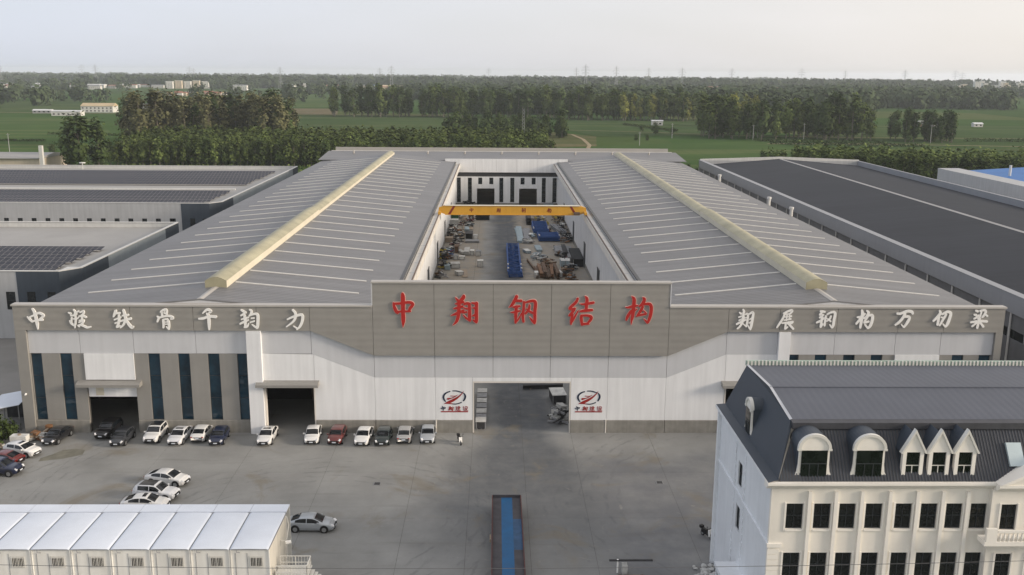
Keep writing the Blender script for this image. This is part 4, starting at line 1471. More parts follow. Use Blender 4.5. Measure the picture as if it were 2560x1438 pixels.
f.box(x0 - 0.5, x1, y1 - 0.5, y1 + 0.2, 0, 14.0)
f.build('rear_wall', M['bwall'], D_)
f = MB()
f.prism_y([(x0, 14.0), (x1, 14.0), (x1, 14.5), (xm, 15.5), (x0, 14.5)], y1 - 0.45, y1 + 0.15)
f.build('rear_parapet', M['bpar'], D_)
f = MB()
f.box(x1 - 0.5, x1 + 0.3, y0, y1, 0, 14.1)
f.build('side_wall', M['fasD'], D_)
f = MB()
f.box(90, 99, 122, 142, 13.4, 14.6)
f.build('roof_box', M['fasD'], D_)
for i, (yy, wd) in enumerate(((284, 'farthest'), (231, 'middle'), (213, 'nearest'))):
    st = empty('roof_stack', (66.3, yy, 0), 'white capped exhaust stack on the right eaves of the workshop, %s of three' % wd, 'stack', 'exhaust stacks along the workshop eaves')
    f = MB()
    f.tube((66.3, yy, 0), (66.3, yy, 16.7), 0.36, n=12)
    f.build('pipe', M['bpar'], st)
    f = MB()
    f.tube((66.3, yy, 16.7), (66.3, yy, 17.2), 0.52, 0.52, n=12)
    f.build('cap', M['bpar'], st)

# shed with a blue roof farther right
E_ = empty('blue_roof_shed', (174, 300, 0), 'pale shed with bright blue sheet roof at the far right', 'shed')
f = MB()
f.box(172, 260, 303, 372, 0, 10.2)
f.build('wall', M['bwall'], E_)
for (xa, za, xb, zb) in ((180, 10.3, 212, 12.2), (212, 12.2, 260, 10.3)):
    f = MB()
    f.prism_y([(xa, za - 0.2), (xb, zb - 0.2), (xb, zb), (xa, za)], 305, 371)
    f.build('roof_slope', M['blueroof'], E_)
f = MB()
f.box(172, 180.2, 303, 372.2, 10.21, 11.2)
f.build('parapet', M['bwall'], E_)
f = MB()
f.tube((187.5, 348, 9), (187.5, 348, 14.6), 0.45, n=10)
f.build('flue', M['bpar'], E_)

# cream shed at the far left edge
C_ = empty('cream_shed', (-203, 432, 0), 'cream walled shed with a tall white gatepost at the far left', 'shed')
f = MB()
f.box(-300, -203, 432, 462, 0, 7.6)
f.build('wall', M['cream'], C_)
f = MB()
f.prism_x([(431, 7.6), (463, 7.6), (463, 7.9), (447, 9.3), (431, 7.9)], -300.5, -202.5)
f.build('roof', M['broof'], C_)
f = MB()
f.box(-201.9, -200.4, 430, 431.5, 0, 13.5)
f.build('gatepost', M['bpar'], C_)

# ------------------------------------------------------------------ mansard-roofed office
OC = (0.82, 0.785, 0.715)
M['ocream'] = mat('office_cream_render', OC, 0.75, 0.05, 0.5, streak=0.06)
M['otrim'] = mat('office_trim', (0.82, 0.79, 0.73), 0.7, 0.04, 0.6)
M['oshade'] = mat('office_side_render_shade_tint', (0.74, 0.765, 0.79), 0.75, 0.05, 0.4, streak=0.06)  # cream render with the side's bluish shade put into its colour
M['oroof'] = mat('slate_blue_roof_sheet', (0.062, 0.064, 0.074), 0.5, 0.18, 0.6, streak=0.15)
M['otop'] = ribbed('grey_blue_top_roof', (0.105, 0.114, 0.138), 'X', 0.62, 0.02, 0.5, 0.07, 0.2, 0.2)
M['ohip'] = mat('dark_hip_sheet', (0.048, 0.060, 0.078), 0.55, 0.08, 0.3)
M['ogreen'] = mat('pale_green_guard', (0.33, 0.42, 0.36), 0.6, 0.15, 0.8)
M['lightpanel'] = mat('roof_light_panel', (0.46, 0.54, 0.57), 0.25, 0.05, 0.6)
of = empty('office_building', (21.1, 67.7, 0), 'cream office building with dark mansard roof and white dormers', 'office')
ox0, ox1, oy0, oy1 = 21.1, 62.0, 67.7, 84.7
OW = [(22.3, 23.62), (24.42, 25.74), (26.36, 27.66), (28.4, 29.72), (30.7, 32.0), (32.65, 33.97), (34.6, 35.9), (36.5, 37.8)]
OW2 = [(38.6, 39.85), (41.0, 42.25), (43.6, 44.9), (46.1, 47.4)]
ROWS = [(11.95, 14.05), (7.85, 9.95), (3.8, 5.9)]
f = MB()
wall_mesh(f, ox0, 38.0, 0, 15.4, oy0, oy0 + 0.35, [(a, b_, z0, z1) for a, b_ in OW for z0, z1 in ROWS])
f.build('front_wall', M['ocream'], of)
f = MB()
wall_mesh(f, 38.0, ox1, 0, 15.4, oy0 - 0.5, oy0 - 0.15, [(a, b_, z0 + 0.15, z1 + 0.15) for a, b_ in OW2 for z0, z1 in ROWS])
f.box(37.82, 37.998, oy0 - 0.52, oy0 - 0.001, 0, 15.4)
f.build('front_bay_wall', M['ocream'], of)
for rows_, wl, dy, dz in ((ROWS, OW, 0, 0), (ROWS, OW2, -0.5, 0.15)):
    for a, b_ in wl:
        for z0, z1 in rows_:
            window(of, (a + b_) / 2, oy0 + dy + 0.16, z0 + dz + 0.01, b_ - a - 0.02, z1 - z0 - 0.02, M['greengl'], M['dframe'], 2, 2, 0.07)
            s_ = MB()
            s_.box(a - 0.14, a - 0.003, oy0 + dy - 0.07, oy0 + dy + 0.12, z0 + dz - 0.12, z1 + dz + 0.1)
            s_.box(b_ + 0.003, b_ + 0.14, oy0 + dy - 0.07, oy0 + dy + 0.12, z0 + dz - 0.12, z1 + dz + 0.1)
            s_.box(a, b_, oy0 + dy - 0.09, oy0 + dy + 0.12, z0 + dz - 0.16, z0 + dz - 0.003)
            s_.build('window_surround', M['otrim'], of)
for x in (24.02, 26.04, 28.04, 30.2, 32.32, 34.28, 36.2, 37.45 + 0.7):
    f = MB()
    f.box(x - 0.13, x + 0.13, oy0 - 0.20, oy0 - 0.002, 0, 15.1)
    f.build('pilaster', M['otrim'], of)
for z in (3.2, 7.2):
    f = MB()
    f.box(ox0 - 0.12, 37.8, oy0 - 0.12, oy0 - 0.003, z, z + 0.22)
    f.build('string_course', M['otrim'], of) if z < 4 else None
# quoins on the left front corner
for k in range(22):
    z = 0.2 + 0.46 * k
    if z > 10.2:
        break
    f = MB()
    w = 0.85
    f.box(ox0 - 0.05, ox0 + w, oy0 - 0.055, oy0 - 0.002, z, z + 0.40)
    f.build('quoin', M['otrim'], of)
f = MB()
f.box(ox0 - 0.12, ox0 + 1.0, oy0 - 0.14, oy0 - 0.002, 10.45, 10.75)
f.build('quoin_cap', M['otrim'], of)
# left side wall with its windows
f = MB()
lw = MB()
sideops = [(76.2, 77.5, 11.3, 13.5), (76.2, 77.5, 7.3, 9.5)]
wall_mesh(lw, -oy1, -oy0 - 0.36, 0, 15.4, 0, 0.35, [(-b_, -a, z0, z1) for a, b_, z0, z1 in sideops])
lw.v = [(ox0 + y, -x, z) for x, y, z in lw.v]
lw.build('side_wall', M['oshade'], of)
for a, b_, z0, z1 in sideops:
    window(of, ox0 + 0.15, (a + b_) / 2, z0 + .01, b_ - a - .02, z1 - z0 - .02, M['darkgl'], M['dframe'], 1, 2, 0.07, rz=-math.pi / 2)
for (ya, yb) in ((75.0, 75.5), (78.2, 78.7), (84.2, 84.75)):
    k = 0
    z = 3.0 if ya < 84 else 0.1
    while z < 14.6:
        f = MB()
        e = 0.12 if k % 2 else 0.0
        f.box(ox0 - 0.07, ox0 - 0.002, ya + e, yb - e * 0.2, z, z + 0.30)
        f.build('quoin', M['oshade'], of)
        z += 0.37
        k += 1
f = MB()
f.box(ox0 - 0.15, ox0 - 0.003, oy0, oy1, 10.5, 10.75)
f.build('string_course', M['oshade'], of)
# side porch
f = MB()
f.prism_x([(72.4, 4.1), (76.4, 4.1), (76.4, 4.5), (72.4, 4.5)], ox0 - 1.9, ox0)
po = f.build('porch_roof', M['oshade'], of)
for yy in (72.6, 76.0):
    f = MB()
    f.box(ox0 - 1.8, ox0 - 1.45, yy, yy + 0.3, 0, 4.1)
    f.build('porch_post', M['oshade'], of)
f = MB()
f.box(ox0 - 0.06, ox0 - 0.003, 73.2, 75.6, 0, 3.2)
f.build('side_door', M['darkgl'], of)
f = MB()
f.box(ox0 - 0.3, ox1, oy1 - 0.35, oy1, 0, 15.4)
f.build('rear_wall', M['oshade'], of)
# cornice
f = MB()
f.prism_x([(oy0 - 0.55, 15.75), (oy0 - 0.55, 15.95), (oy0 + 0.4, 15.95), (oy0 + 0.4, 15.4), (oy0 - 0.2, 15.4)][::-1], ox0 - 0.5, 37.99)
f.build('cornice', M['otrim'], of)
f = MB()
f.prism_x([(oy0 - 1.05, 15.75), (oy0 - 1.05, 15.97), (oy0 + 0.4, 15.97), (oy0 + 0.4, 15.4), (oy0 - 0.7, 15.4)][::-1], 38.0, ox1)
f.build('cornice', M['otrim'], of)
f = MB()
f.prism_y([(ox0 - 0.5, 15.74), (ox0 - 0.15, 15.4), (ox0 + 0.4, 15.4), (ox0 + 0.4, 15.94), (ox0 - 0.5, 15.94)], oy0 + 0.41, oy1 + 0.2)
f.build('side_cornice', M['oshade'], of)
# mansard roof
zt = 19.85
yt0, yr, yt1 = 70.3, 76.2, 83.7
f = MB()
f.quad((ox0 + 0.35, oy0 - 0.25, 15.97), (ox1, oy0 - 0.25, 15.97), (ox1, 70.0, 19.35), (23.2, 70.0, 19.35))
f.build('mansard_front', M['oroof'], of)
f = MB()
nrib = 165
for k in range(nrib):
    xb = 21.7 + 0.24 * k
    xt = max(xb, 23.25)
    if xb > 37.2 and False:
        break
    if xb < 23.25:
        t_ = (xb - 21.45) / (23.2 - 21.45)
        f.add([(xb - .04, oy0 - 0.29, 16.0), (xb + .04, oy0 - 0.29, 16.0), (xb + .04, oy0 - 0.29 + 2.25 * t_, 16.0 + 3.35 * t_), (xb - .04, oy0 - 0.29 + 2.25 * t_, 16.0 + 3.35 * t_)], [(0, 1, 2, 3)])
        continue
    f.add([(xb - .022, oy0 - 0.30, 15.98), (xb + .022, oy0 - 0.30, 15.98), (xb + .022, 69.96, 19.37), (xb - .022, 69.96, 19.37),
           (xb - .022, oy0 - 0.2, 15.96), (xb + .022, oy0 - 0.2, 15.96), (xb + .022, 70.05, 19.33), (xb - .022, 70.05, 19.33)],
          [(0, 1, 2, 3), (1, 5, 6, 2), (4, 0, 3, 7)])
f.build('roof_ribs', M['ohip'], of)
f = MB()
f.prism_x([(69.75, 19.3), (69.75, 19.8), (70.6, 19.9), (70.6, 19.3)][::-1], 23.0, ox1)
f.build('eaves_band', M['oroof'], of)
f = MB()
f.quad((23.0, 70.35, 19.88), (ox1, 70.35, 19.88), (ox1, yr, 20.55), (23.0, yr, 20.55))
f.build('upper_roof', M['otop'], of)
f = MB()
f.quad((23.0, yr, 20.55), (ox1, yr, 20.55), (ox1, yt1, 20.15), (23.0, yt1, 20.15))
f.build('upper_roof', M['otop'], of)
f = MB()
f.box(23.0, ox1, yr - 0.12, yr + 0.12, 20.5, 20.62)
f.build('ridge_cap', M['otop'], of)
# left hip with a kick at the eaves
f = MB()
f.quad((ox0 - 0.45, oy1 + 0.2, 15.97), (ox0 - 0.45, oy0 - 0.5, 15.97), (ox0 + 0.35, oy0 - 0.25, 16.1), (ox0 + 0.35, oy1, 16.1))
f.build('hip_kick', M['ohip'], of)
f = MB()
f.add([(ox0 + 0.35, oy1, 16.1), (ox0 + 0.35, oy0 - 0.25, 16.1), (23.0, 70.0, 19.36), (23.0, 70.35, 19.88), (23.0, yr, 20.55), (23.0, yt1, 20.15)], [(0, 1, 2, 3, 4, 5)])
f.build('hip_left', M['ohip'], of)
f = MB()
f.quad((ox1, oy1, 15.97), (ox0 + 0.3, oy1, 15.97), (22.98, yt1, 20.15), (ox1, yt1, 20.15))
f.build('mansard_rear', M['oroof'], of)
f = MB()
f.add([(22.9, 70.3, 19.86), (23.12, 70.3, 19.93), (23.12, yr, 20.63), (22.9, yr, 20.6)], [(0, 1, 2, 3)])
f.add([(22.9, yr, 20.6), (23.12, yr, 20.63), (23.12, yt1, 20.24), (22.9, yt1, 20.2)], [(0, 1, 2, 3)])
f.build('hip_flashing', M['lgrey'], of)
# pale green guard along the rear edge of the roof
f = MB()
f.box(22.9, ox1, yt1, yt1 + 0.25, 20.1, 20.55)
gg = f.build('roof_guard', M['ogreen'], of)
for k in range(118):
    f = MB()
    x = 23.0 + 0.33 * k
    f.box(x, x + 0.14, yt1 - 0.09, yt1 - 0.003, 20.05, 20.5 + rnd.uniform(0, 0.1))
    f.build('guard_post', M['frame'], gg)


def dormer_arch(xc, yf, z0, w, h, wall_mat=None, rz=0.0, zc=None):
    """arched dormer with flared cheeks; local, faces -Y"""
    n_ = 14
    hw = w / 2
    sp = h - hw * 0.92           # spring line
    left = [(-hw - 0.62, 0), (-hw - 0.36, 0.22), (-hw - 0.16, 0.62), (-hw - 0.08, 1.2), (-hw - 0.06, sp)]
    arc = [(-(hw + 0.06) * math.cos(math.pi * i / n_), sp + (hw + 0.02) * 0.92 * math.sin(math.pi * i / n_)) for i in range(1, n_)]
    right = [(-x, z) for x, z in left[::-1]]
    ring = right[::-1][::-1]
    outline = left[::-1][::-1]
    poly = [(-x, z) for x, z in left] + [(-x, z) for x, z in arc] + left[::-1]
    return poly, sp


def place_dormer_arch(xc, yf, z0, rz=0.0, w=2.15, h=3.45):
    poly, sp = dormer_arch(0, 0, 0, w, h)
    dm = empty_part('dormer', of, (xc, yf, z0), rz)
    f = MB()
    f.prism_y(poly, 0.0, 0.16)
    f.build('dormer_face', M['otrim'], dm, loc=(0, 0, 0))
    # raised rim round the arch
    f = MB()
    hw = w / 2
    n_ = 16
    for i in range(n_):
        a0, a1 = math.pi * i / n_, math.pi * (i + 1) / n_
        pr = []
        for a in (a0, a1):
            for r_ in (hw - 0.06, hw + 0.17):
                pr.append((-r_ * math.cos(a), sp + r_ * 0.92 * math.sin(a)))
        f.add([(pr[0][0], -0.10, pr[0][1]), (pr[2][0], -0.10, pr[2][1]), (pr[3][0], -0.10, pr[3][1]), (pr[1][0], -0.10, pr[1][1]),
               (pr[1][0], 0.2, pr[1][1]), (pr[3][0], 0.2, pr[3][1]), (pr[0][0], 0.0, pr[0][1]), (pr[2][0], 0.0, pr[2][1])],
              [(0, 3, 2, 1), (3, 4, 5, 2), (0, 1, 7, 6)])
    for s_ in (-1, 1):
        f.box(s_ * (hw + 0.05) - 0.16, s_ * (hw + 0.05) + 0.16, -0.12, 0.1, sp - 0.14, sp - 0.004)
    f.build('dormer_arch', M['frame'], dm, loc=(0, 0, 0))
    # barrel roof behind, shorter toward the slope
    f = MB()
    for i in range(n_):
        a0, a1 = math.pi * i / n_, math.pi * (i + 1) / n_
        p0 = (-(hw + 0.14) * math.cos(a0), sp + (hw + 0.12) * 0.92 * math.sin(a0))
        p1 = (-(hw + 0.14) * math.cos(a1), sp + (hw + 0.12) * 0.92 * math.sin(a1))
        f.quad((p0[0], 0.17, p0[1]), (p0[0], 2.2, p0[1]), (p1[0], 2.2, p1[1]), (p1[0], 0.17, p1[1]))
    for s_ in (-1, 1):
        f.quad((s_ * (hw + 0.1), 0.17, 0), (s_ * (hw + 0.1), 1.8, 0), (s_ * (hw + 0.1), 2.2, sp), (s_ * (hw + 0.1), 0.17, sp))
    f.build('dormer_roof', M['ohip'], dm, loc=(0, 0, 0), smooth=False)
    ww, wh = w * 0.90, sp - 0.25
    f = MB()
    f.box(-ww / 2, ww / 2, -0.07, -0.035, 0.12, 0.12 + wh)
    f.build('pane', M['greengl'], dm, loc=(0, 0, 0))
    f = MB()
    f.box(-ww / 2, ww / 2, -0.10, -0.073, 0.12 + wh * 0.52, 0.12 + wh * 0.55)
    for xx in (-ww / 6, ww / 6):
        f.box(xx - 0.03, xx + 0.03, -0.098, -0.073, 0.12, 0.12 + wh * 0.52)
    f.build('glazing_bars', M['dframe'], dm, loc=(0, 0, 0))


def empty_part(name, parent, loc, rz=0.0):
    o = bpy.data.objects.new(name, None)
    o.empty_display_size = 0.3
    link(o)
    o.parent = parent
    l = abs_loc(parent)
    o.location = (loc[0] - l.x, loc[1] - l.y, loc[2] - l.z)
    o.rotation_euler = (0, 0, rz)
    return o


place_dormer_arch(24.15, 67.75, 16.0, w=2.2, h=3.5)
place_dormer_arch(28.35, 67.75, 16.0, w=2.2, h=3.5)
place_dormer_arch(21.55, 77.0, 16.1, rz=-math.pi / 2, w=1.5, h=3.1)
for xc in (31.72, 33.72, 35.72):
    dm = empty_part('dormer', of, (xc, 67.75, 16.0))
    f = MB()
    f.prism_y([(-0.80, 0), (-0.52, 0), (-0.52, 2.2), (-0.80, 2.2)], 0, 0.35)
    f.prism_y([(0.52, 0), (0.80, 0), (0.80, 2.2), (0.52, 2.2)], 0, 0.35)
    f.prism_y([(-0.86, 2.2), (0.86, 2.2), (0, 3.85)], 0.01, 0.36)
    f.build('dormer_face', M['otrim'], dm, loc=(0, 0, 0))
    f = MB()
    f.prism_y([(-1.0, 2.15), (-0.86, 2.12), (0, 3.75), (0.86, 2.12), (1.0, 2.15), (0, 4.05)], -0.12, 0.3)
    f.build('gable_trim', M['frame'], dm, loc=(0, 0, 0))
    f = MB()
    f.prism_y([(-0.86, 2.1), (0.86, 2.1), (0, 3.72)], 0.37, 2.4)
    f.box(-0.78, 0.78, 0.37, 1.9, 0, 2.1)
    f.build('dormer_roof', M['ohip'], dm, loc=(0, 0, 0))
    f = MB()
    f.box(-0.52, 0.52, 0.12, 0.16, 0.05, 2.2)
    f.build('pane', M['greengl'], dm, loc=(0, 0, 0))
    f = MB()
    f.box(-0.52, 0.52, 0.08, 0.118, 1.08, 1.14)
    f.box(-0.03, 0.03, 0.08, 0.118, 0.05, 1.08)
    f.build('glazing_bars', M['frame'], dm, loc=(0, 0, 0))
# pediment, roof light, balcony on the projecting bay
f = MB()
f.prism_y([(38.5, 15.98), (47.5, 15.98), (43.0, 18.1)], oy0 - 0.95, oy0 + 0.6)
f.build('pediment', M['ocream'], of)
f = MB()
f.prism_y([(38.1, 15.98), (38.6, 15.98), (43.0, 18.05), (47.4, 15.98), (47.9, 15.98), (43.0, 18.35)], oy0 - 1.08, oy0 + 1.4)
f.build('pediment_trim', M['otrim'], of)
f = MB()
f.add([(39.35, 67.93, 17.0), (40.5, 67.93, 17.0), (40.5, 69.0, 18.5), (39.35, 69.0, 18.5), (39.35, 68.1, 16.9), (40.5, 68.1, 16.9), (40.5, 69.2, 18.4), (39.35, 69.2, 18.4)],
      [(0, 1, 2, 3), (0, 4, 5, 1), (1, 5, 6, 2), (3, 2, 6, 7), (0, 3, 7, 4)])
f.build('roof_light', M['lightpanel'], of)
f = MB()
f.prism_y([(37.0, 11.35), (47.5, 11.35), (47.5, 11.7), (37.0, 11.7)], oy0 - 1.7, oy0 - 0.51)
f.build('balcony_slab', M['otrim'], of)
f = MB()
f.box(37.95, 47.5, oy0 - 1.7, oy0 - 1.5, 12.42, 12.6)
br_ = f.build('balcony_rail', M['otrim'], of)
f = MB()
f.box(37.1, 37.9, oy0 - 1.7, oy0 - 1.45, 11.7, 12.75)
f.build('balcony_pier', M['otrim'], of)
bal = MB()
prof = [(0.0, 0.05), (0.1, 0.05), (0.3, 0.11), (0.5, 0.08), (0.62, 0.05), (0.72, 0.06)]
for (za, ra), (zb, rb) in zip(prof[:-1], prof[1:]):
    bal.tube((0, 0, za), (0, 0, zb), ra, rb, 7, caps=False)
bmesh_ = bal.mesh('baluster')
bmesh_.materials.append(M['otrim'])
l = abs_loc(of)
for k in range(28):
    inst(bmesh_, 'baluster', of, (38.2 + 0.33 * k - l.x, oy0 - 1.6 - l.y, 11.7 - l.z))
# ------------------------------------------------------------------ cars
CARS = {
    'sedan': dict(st=[(-2.35, .42, .80, .82, .68, .58), (-2.28, .30, .95, 1.00, .81, .68), (-1.92, .22, .99, 1.08, .87, .71), (-0.98, .20, .96, 1.42, .90, .69), (-0.25, .20, .94, 1.49, .91, .72),
                      (0.38, .20, .92, 1.45, .91, .71), (1.30, .20, .92, 1.0, .90, .78), (1.92, .22, .83, .89, .86, .66), (2.22, .28, .66, .71, .77, .58), (2.35, .40, .54, .56, .62, .48)],
                  wr=.34, wb=1.40, rear=(-1.84, -1.05), ws=(0.45, 1.22), side=((-1.42, -0.34), (-0.26, 0.90)), sun=(-0.15, 0.22)),
    'suv': dict(st=[(-2.30, .50, .92, .96, .72, .60), (-2.24, .36, 1.04, 1.14, .85, .68), (-1.98, .28, 1.08, 1.52, .90, .72), (-1.55, .26, 1.07, 1.65, .92, .75), (-0.4, .26, 1.05, 1.70, .93, .77),
                    (0.3, .26, 1.03, 1.65, .93, .75), (1.05, .26, 1.02, 1.10, .92, .80), (1.85, .28, .96, 1.02, .88, .70), (2.2, .34, .78, .84, .81, .62), (2.3, .46, .62, .64, .68, .54)],
                wr=.37, wb=1.38, rear=(-2.20, -1.99), ws=(0.36, 1.0), side=((-1.62, -0.42), (-0.34, 0.70)), sun=(-1.2, 0.1)),
    'hatch': dict(st=[(-2.12, .44, .82, .86, .68, .58), (-2.05, .32, .95, 1.05, .82, .68), (-1.62, .22, .98, 1.36, .87, .68), (-0.9, .20, .97, 1.47, .89, .70), (-0.2, .20, .95, 1.50, .89, .71),
                      (0.35, .20, .94, 1.44, .89, .70), (1.15, .20, .92, 1.0, .88, .76), (1.75, .22, .84, .90, .84, .62), (2.02, .28, .68, .73, .74, .54), (2.12, .40, .56, .58, .60, .46)],
                  wr=.32, wb=1.28, rear=(-2.02, -1.66), ws=(0.42, 1.1), side=((-1.40, -0.36), (-0.28, 0.76)), sun=(-0.2, 0.2)),
}


def car_meshes(kind):
    c = CARS[kind]
    st = np.array(c['st'])
    xs_ = np.unique(np.concatenate([np.linspace(st[0, 0], st[-1, 0], 44), st[:, 0]]))
    cols = [np.interp(xs_, st[:, 0], st[:, k]) for k in range(1, 6)]
    for _ in range(4):
        cols = [np.concatenate([[q[0]], (q[:-2] + 2 * q[1:-1] + q[2:]) / 4, [q[-1]]]) for q in cols]

    def sec(x):
        zb, zl, zt, wb, wt = [float(np.interp(x, xs_, q)) for q in cols]
        cab = max(0.0, min(1.0, (zt - zl - 0.1) / 0.3))
        return [(0, zt), (.55 * wt, zt - .008), (.9 * wt, zt - .03), (wt, zt - .06), (wb - .025, zl), (wb, zl - .10), (wb, (zl + zb) / 2), (wb - .03, zb + .08), (wb - .14, zb)]
    body = MB()
    rows_ = []
    for x in xs_:
        s_ = sec(x)
        rows_.append([(x, -y, z) for y, z in s_[::-1]] + [(x, y, z) for y, z in s_[1:]])
    m_ = len(rows_[0])
    vv = [p for r_ in rows_ for p in r_]
    ff = []
    for i in range(len(rows_) - 1):
        for j in range(m_ - 1):
            a = i * m_ + j
            ff.append((a, a + m_, a + m_ + 1, a + 1)[::-1])
    ff.append(tuple(range(m_))[::-1][::-1])
    ff.append(tuple(range((len(rows_) - 1) * m_, len(rows_) * m_))[::-1])
    # underside
    for i in range(len(rows_) - 1):
        ff.append((i * m_, i * m_ + m_ - 1, (i + 1) * m_ + m_ - 1, (i + 1) * m_))
    body.add(vv, ff)

    def top(x, t):           # t in -1..1 across the top surface
        s_ = sec(x)
        k = abs(t)
        ys_, zs_ = [s_[0][0], s_[1][0], s_[2][0], s_[3][0]], [s_[0][1], s_[1][1], s_[2][1], s_[3][1]]
        yy = k * s_[3][0]
        return (x, math.copysign(yy, t) if t else 0.0, float(np.interp(yy, ys_, zs_)))

    def glass_top(xa, xb, ta, tb, off):
        g = MB()
        n_, k_ = 6, 6
        gr = [[top(xa + (xb - xa) * i / n_, (-1 + 2 * j / k_) * (ta + (tb - ta) * i / n_)) for j in range(k_ + 1)] for i in range(n_ + 1)]
        d = Vector(gr[-1][k_ // 2]) - Vector(gr[0][k_ // 2])
        nrm = Vector((-d.z, 0, d.x)).normalized()
        if nrm.z < 0:
            nrm = -nrm
        vs_ = [tuple(Vector(p) + nrm * off) for r_ in gr for p in r_]
        fs_ = [(i * (k_ + 1) + j, (i + 1) * (k_ + 1) + j, (i + 1) * (k_ + 1) + j + 1, i * (k_ + 1) + j + 1) for i in range(n_) for j in range(k_)]
        g.add(vs_, fs_)
        return g

    def glass_side(xa, xb, s_):
        g = MB()
        n_, k_ = 5, 3
        vs_ = []
        for i in range(n_ + 1):
            x = xa + (xb - xa) * i / n_
            q = sec(x)
            for j in range(k_ + 1):
                t = 0.10 + 0.78 * j / k_
                y = q[3][0] + (q[4][0] - q[3][0]) * t
                z = q[3][1] + (q[4][1] - q[3][1]) * t
                vs_.append((x, s_ * (y + 0.012), z + 0.004))
        fs_ = [(i * (k_ + 1) + j, (i + 1) * (k_ + 1) + j, (i + 1) * (k_ + 1) + j + 1, i * (k_ + 1) + j + 1) for i in range(n_) for j in range(k_)]
        if s_ > 0:
            fs_ = [q[::-1] for q in fs_]
        g.add(vs_, fs_)
        return g
    out = {}

    def put(name, mb_, mats, smooth=False):
        me = mb_.mesh(name)
        me.materials.append(mats)
        if smooth:
            me.polygons.foreach_set('use_smooth', [True] * len(me.polygons))
        out.setdefault(name, []).append(me)
    put('body', body, P['white'], True)
    put('windscreen', glass_top(c['ws'][0], c['ws'][1], 0.93, 0.96, 0.012), M['carglass'])
    put('rear_window', glass_top(c['rear'][0], c['rear'][1], 0.92, 0.92, 0.012), M['carglass'])
    for s_ in (-1, 1):
        for xa, xb in c['side']:
            put('side_window', glass_side(xa, xb, s_), M['carglass'])
    put('sunroof', glass_top(c['sun'][0], c['sun'][1], 0.62, 0.62, 0.010), M['carglass'])
    put('roof_panel', glass_top(c['side'][0][0] + 0.1, c['ws'][0] - 0.02, 0.9, 0.9, 0.010), P['black'])
    fx = st[-1, 0]
    rx = st[0, 0]
    zf = 0.66 if kind != 'suv' else 0.78
    for s_ in (-1, 1):
        h_ = MB()
        h_.obox((fx - 0.19, s_ * 0.60, zf + 0.02), (0.30, 0.30, 0.11), rz=-s_ * 0.5, ry=0.45)
        put('headlight', h_, M['lamp'])
        h_ = MB()
        h_.obox((rx + 0.10, s_ * 0.60, zf + 0.16), (0.16, 0.32, 0.12), rz=s_ * 0.35)
        put('tail_light', h_, M['tail'])
        h_ = MB()
        h_.obox((0.82, s_ * 1.0, 1.0 if kind != 'suv' else 1.12), (0.16, 0.2, 0.13))
        put('mirror', h_, P['white'])
    g = MB()
    g.obox((fx - 0.035, 0, zf - 0.10), (0.12, 0.95, 0.12))
    g.obox((fx - 0.03, 0, zf - 0.28), (0.12, 1.15, 0.12))
    put('grille', g, M['black'])
    g = MB()
    g.obox((fx + 0.035, 0, zf - 0.20), (0.02, 0.44, 0.13))
    put('number_plate', g, M['plate'])
    g = MB()
    g.obox((rx - 0.005, 0, zf + 0.02), (0.03, 0.44, 0.13))
    put('number_plate', g, M['plate'])
    g = MB()
    g.obox((rx + 0.05, 0, .42), (0.2, 1.2, 0.14))
    put('bumper_trim', g, M['black'])
    w_ = c['wr']
    half = max(q[4] for q in c['st'])
    t_ = MB()
    t_.tube((0, -0.11, 0), (0, 0.11, 0), w_, n=18)
    tyre = t_.mesh('wheel')
    tyre.materials.append(M['rubber'])
    h_ = MB()
    h_.tube((0, -0.118, 0), (0, 0.118, 0), w_ * 0.64, n=12)
    for k in range(5):
        a = 2 * math.pi * k / 5
        for s_ in (-1, 1):
            h_.obox((math.cos(a) * w_ * .33, s_ * 0.12, math.sin(a) * w_ * .33), (w_ * 0.6, 0.012, 0.05), ry=-a)
    rim = h_.mesh('rim')
    rim.materials.append(M['chrome'])
    a_ = MB()
    for sx_ in (-1, 1):
        for sy_ in (-1, 1):
            pass
    ar = MB()
    ar.tube((0, -0.16, 0), (0, 0.16, 0), w_ + 0.075, n=20)
    arch = ar.mesh('wheel_arch')
    arch.materials.append(M['black'])
    out['_wheel'] = (tyre, rim, arch, w_, c['wb'], half)
    return out


CM = {k: car_meshes(k) for k in CARS}


def car(kind, pc, x, y, heading, label, sun=0, roofpanel=False, group='cars parked in the yard', z=0.0):
    """x, y is the centre on the ground; heading in degrees, 0 = nose toward +X"""
    o = empty('parked_car', (x, y, z), label, 'car', group, rz=R(heading))
    cm = CM[kind]
    o.scale = (1.06, 1.05, 1.08)
    body = None
    for nm in ('body', 'windscreen', 'rear_window', 'side_window', 'headlight', 'tail_light', 'mirror', 'grille', 'number_plate', 'bumper_trim'):
        for me in cm[nm]:
            q = inst(me, nm, o, (0, 0, 0))
            if nm in ('body', 'mirror'):
                q.material_slots[0].link = 'OBJECT'
                q.material_slots[0].material = P[pc]
            if nm == 'body':
                body = q
    if sun:
        inst(cm['sunroof'][0], 'sunroof', o, (0, 0, 0))
    if roofpanel:
        inst(cm['roof_panel'][0], 'roof_panel', o, (0, 0, 0))
    tyre, rim, arch, w_, wb, half = cm['_wheel']
    for sx_ in (-1, 1):
        for sy_ in (-1, 1):
            inst(arch, 'wheel_arch', o, (sx_ * wb, sy_ * (half - 0.155), w_ + 0.02))
            wh = inst(tyre, 'wheel', o, (sx_ * wb, sy_ * (half - 0.085), w_))
            inst(rim, 'rim', wh, (0, 0, 0))
    return o


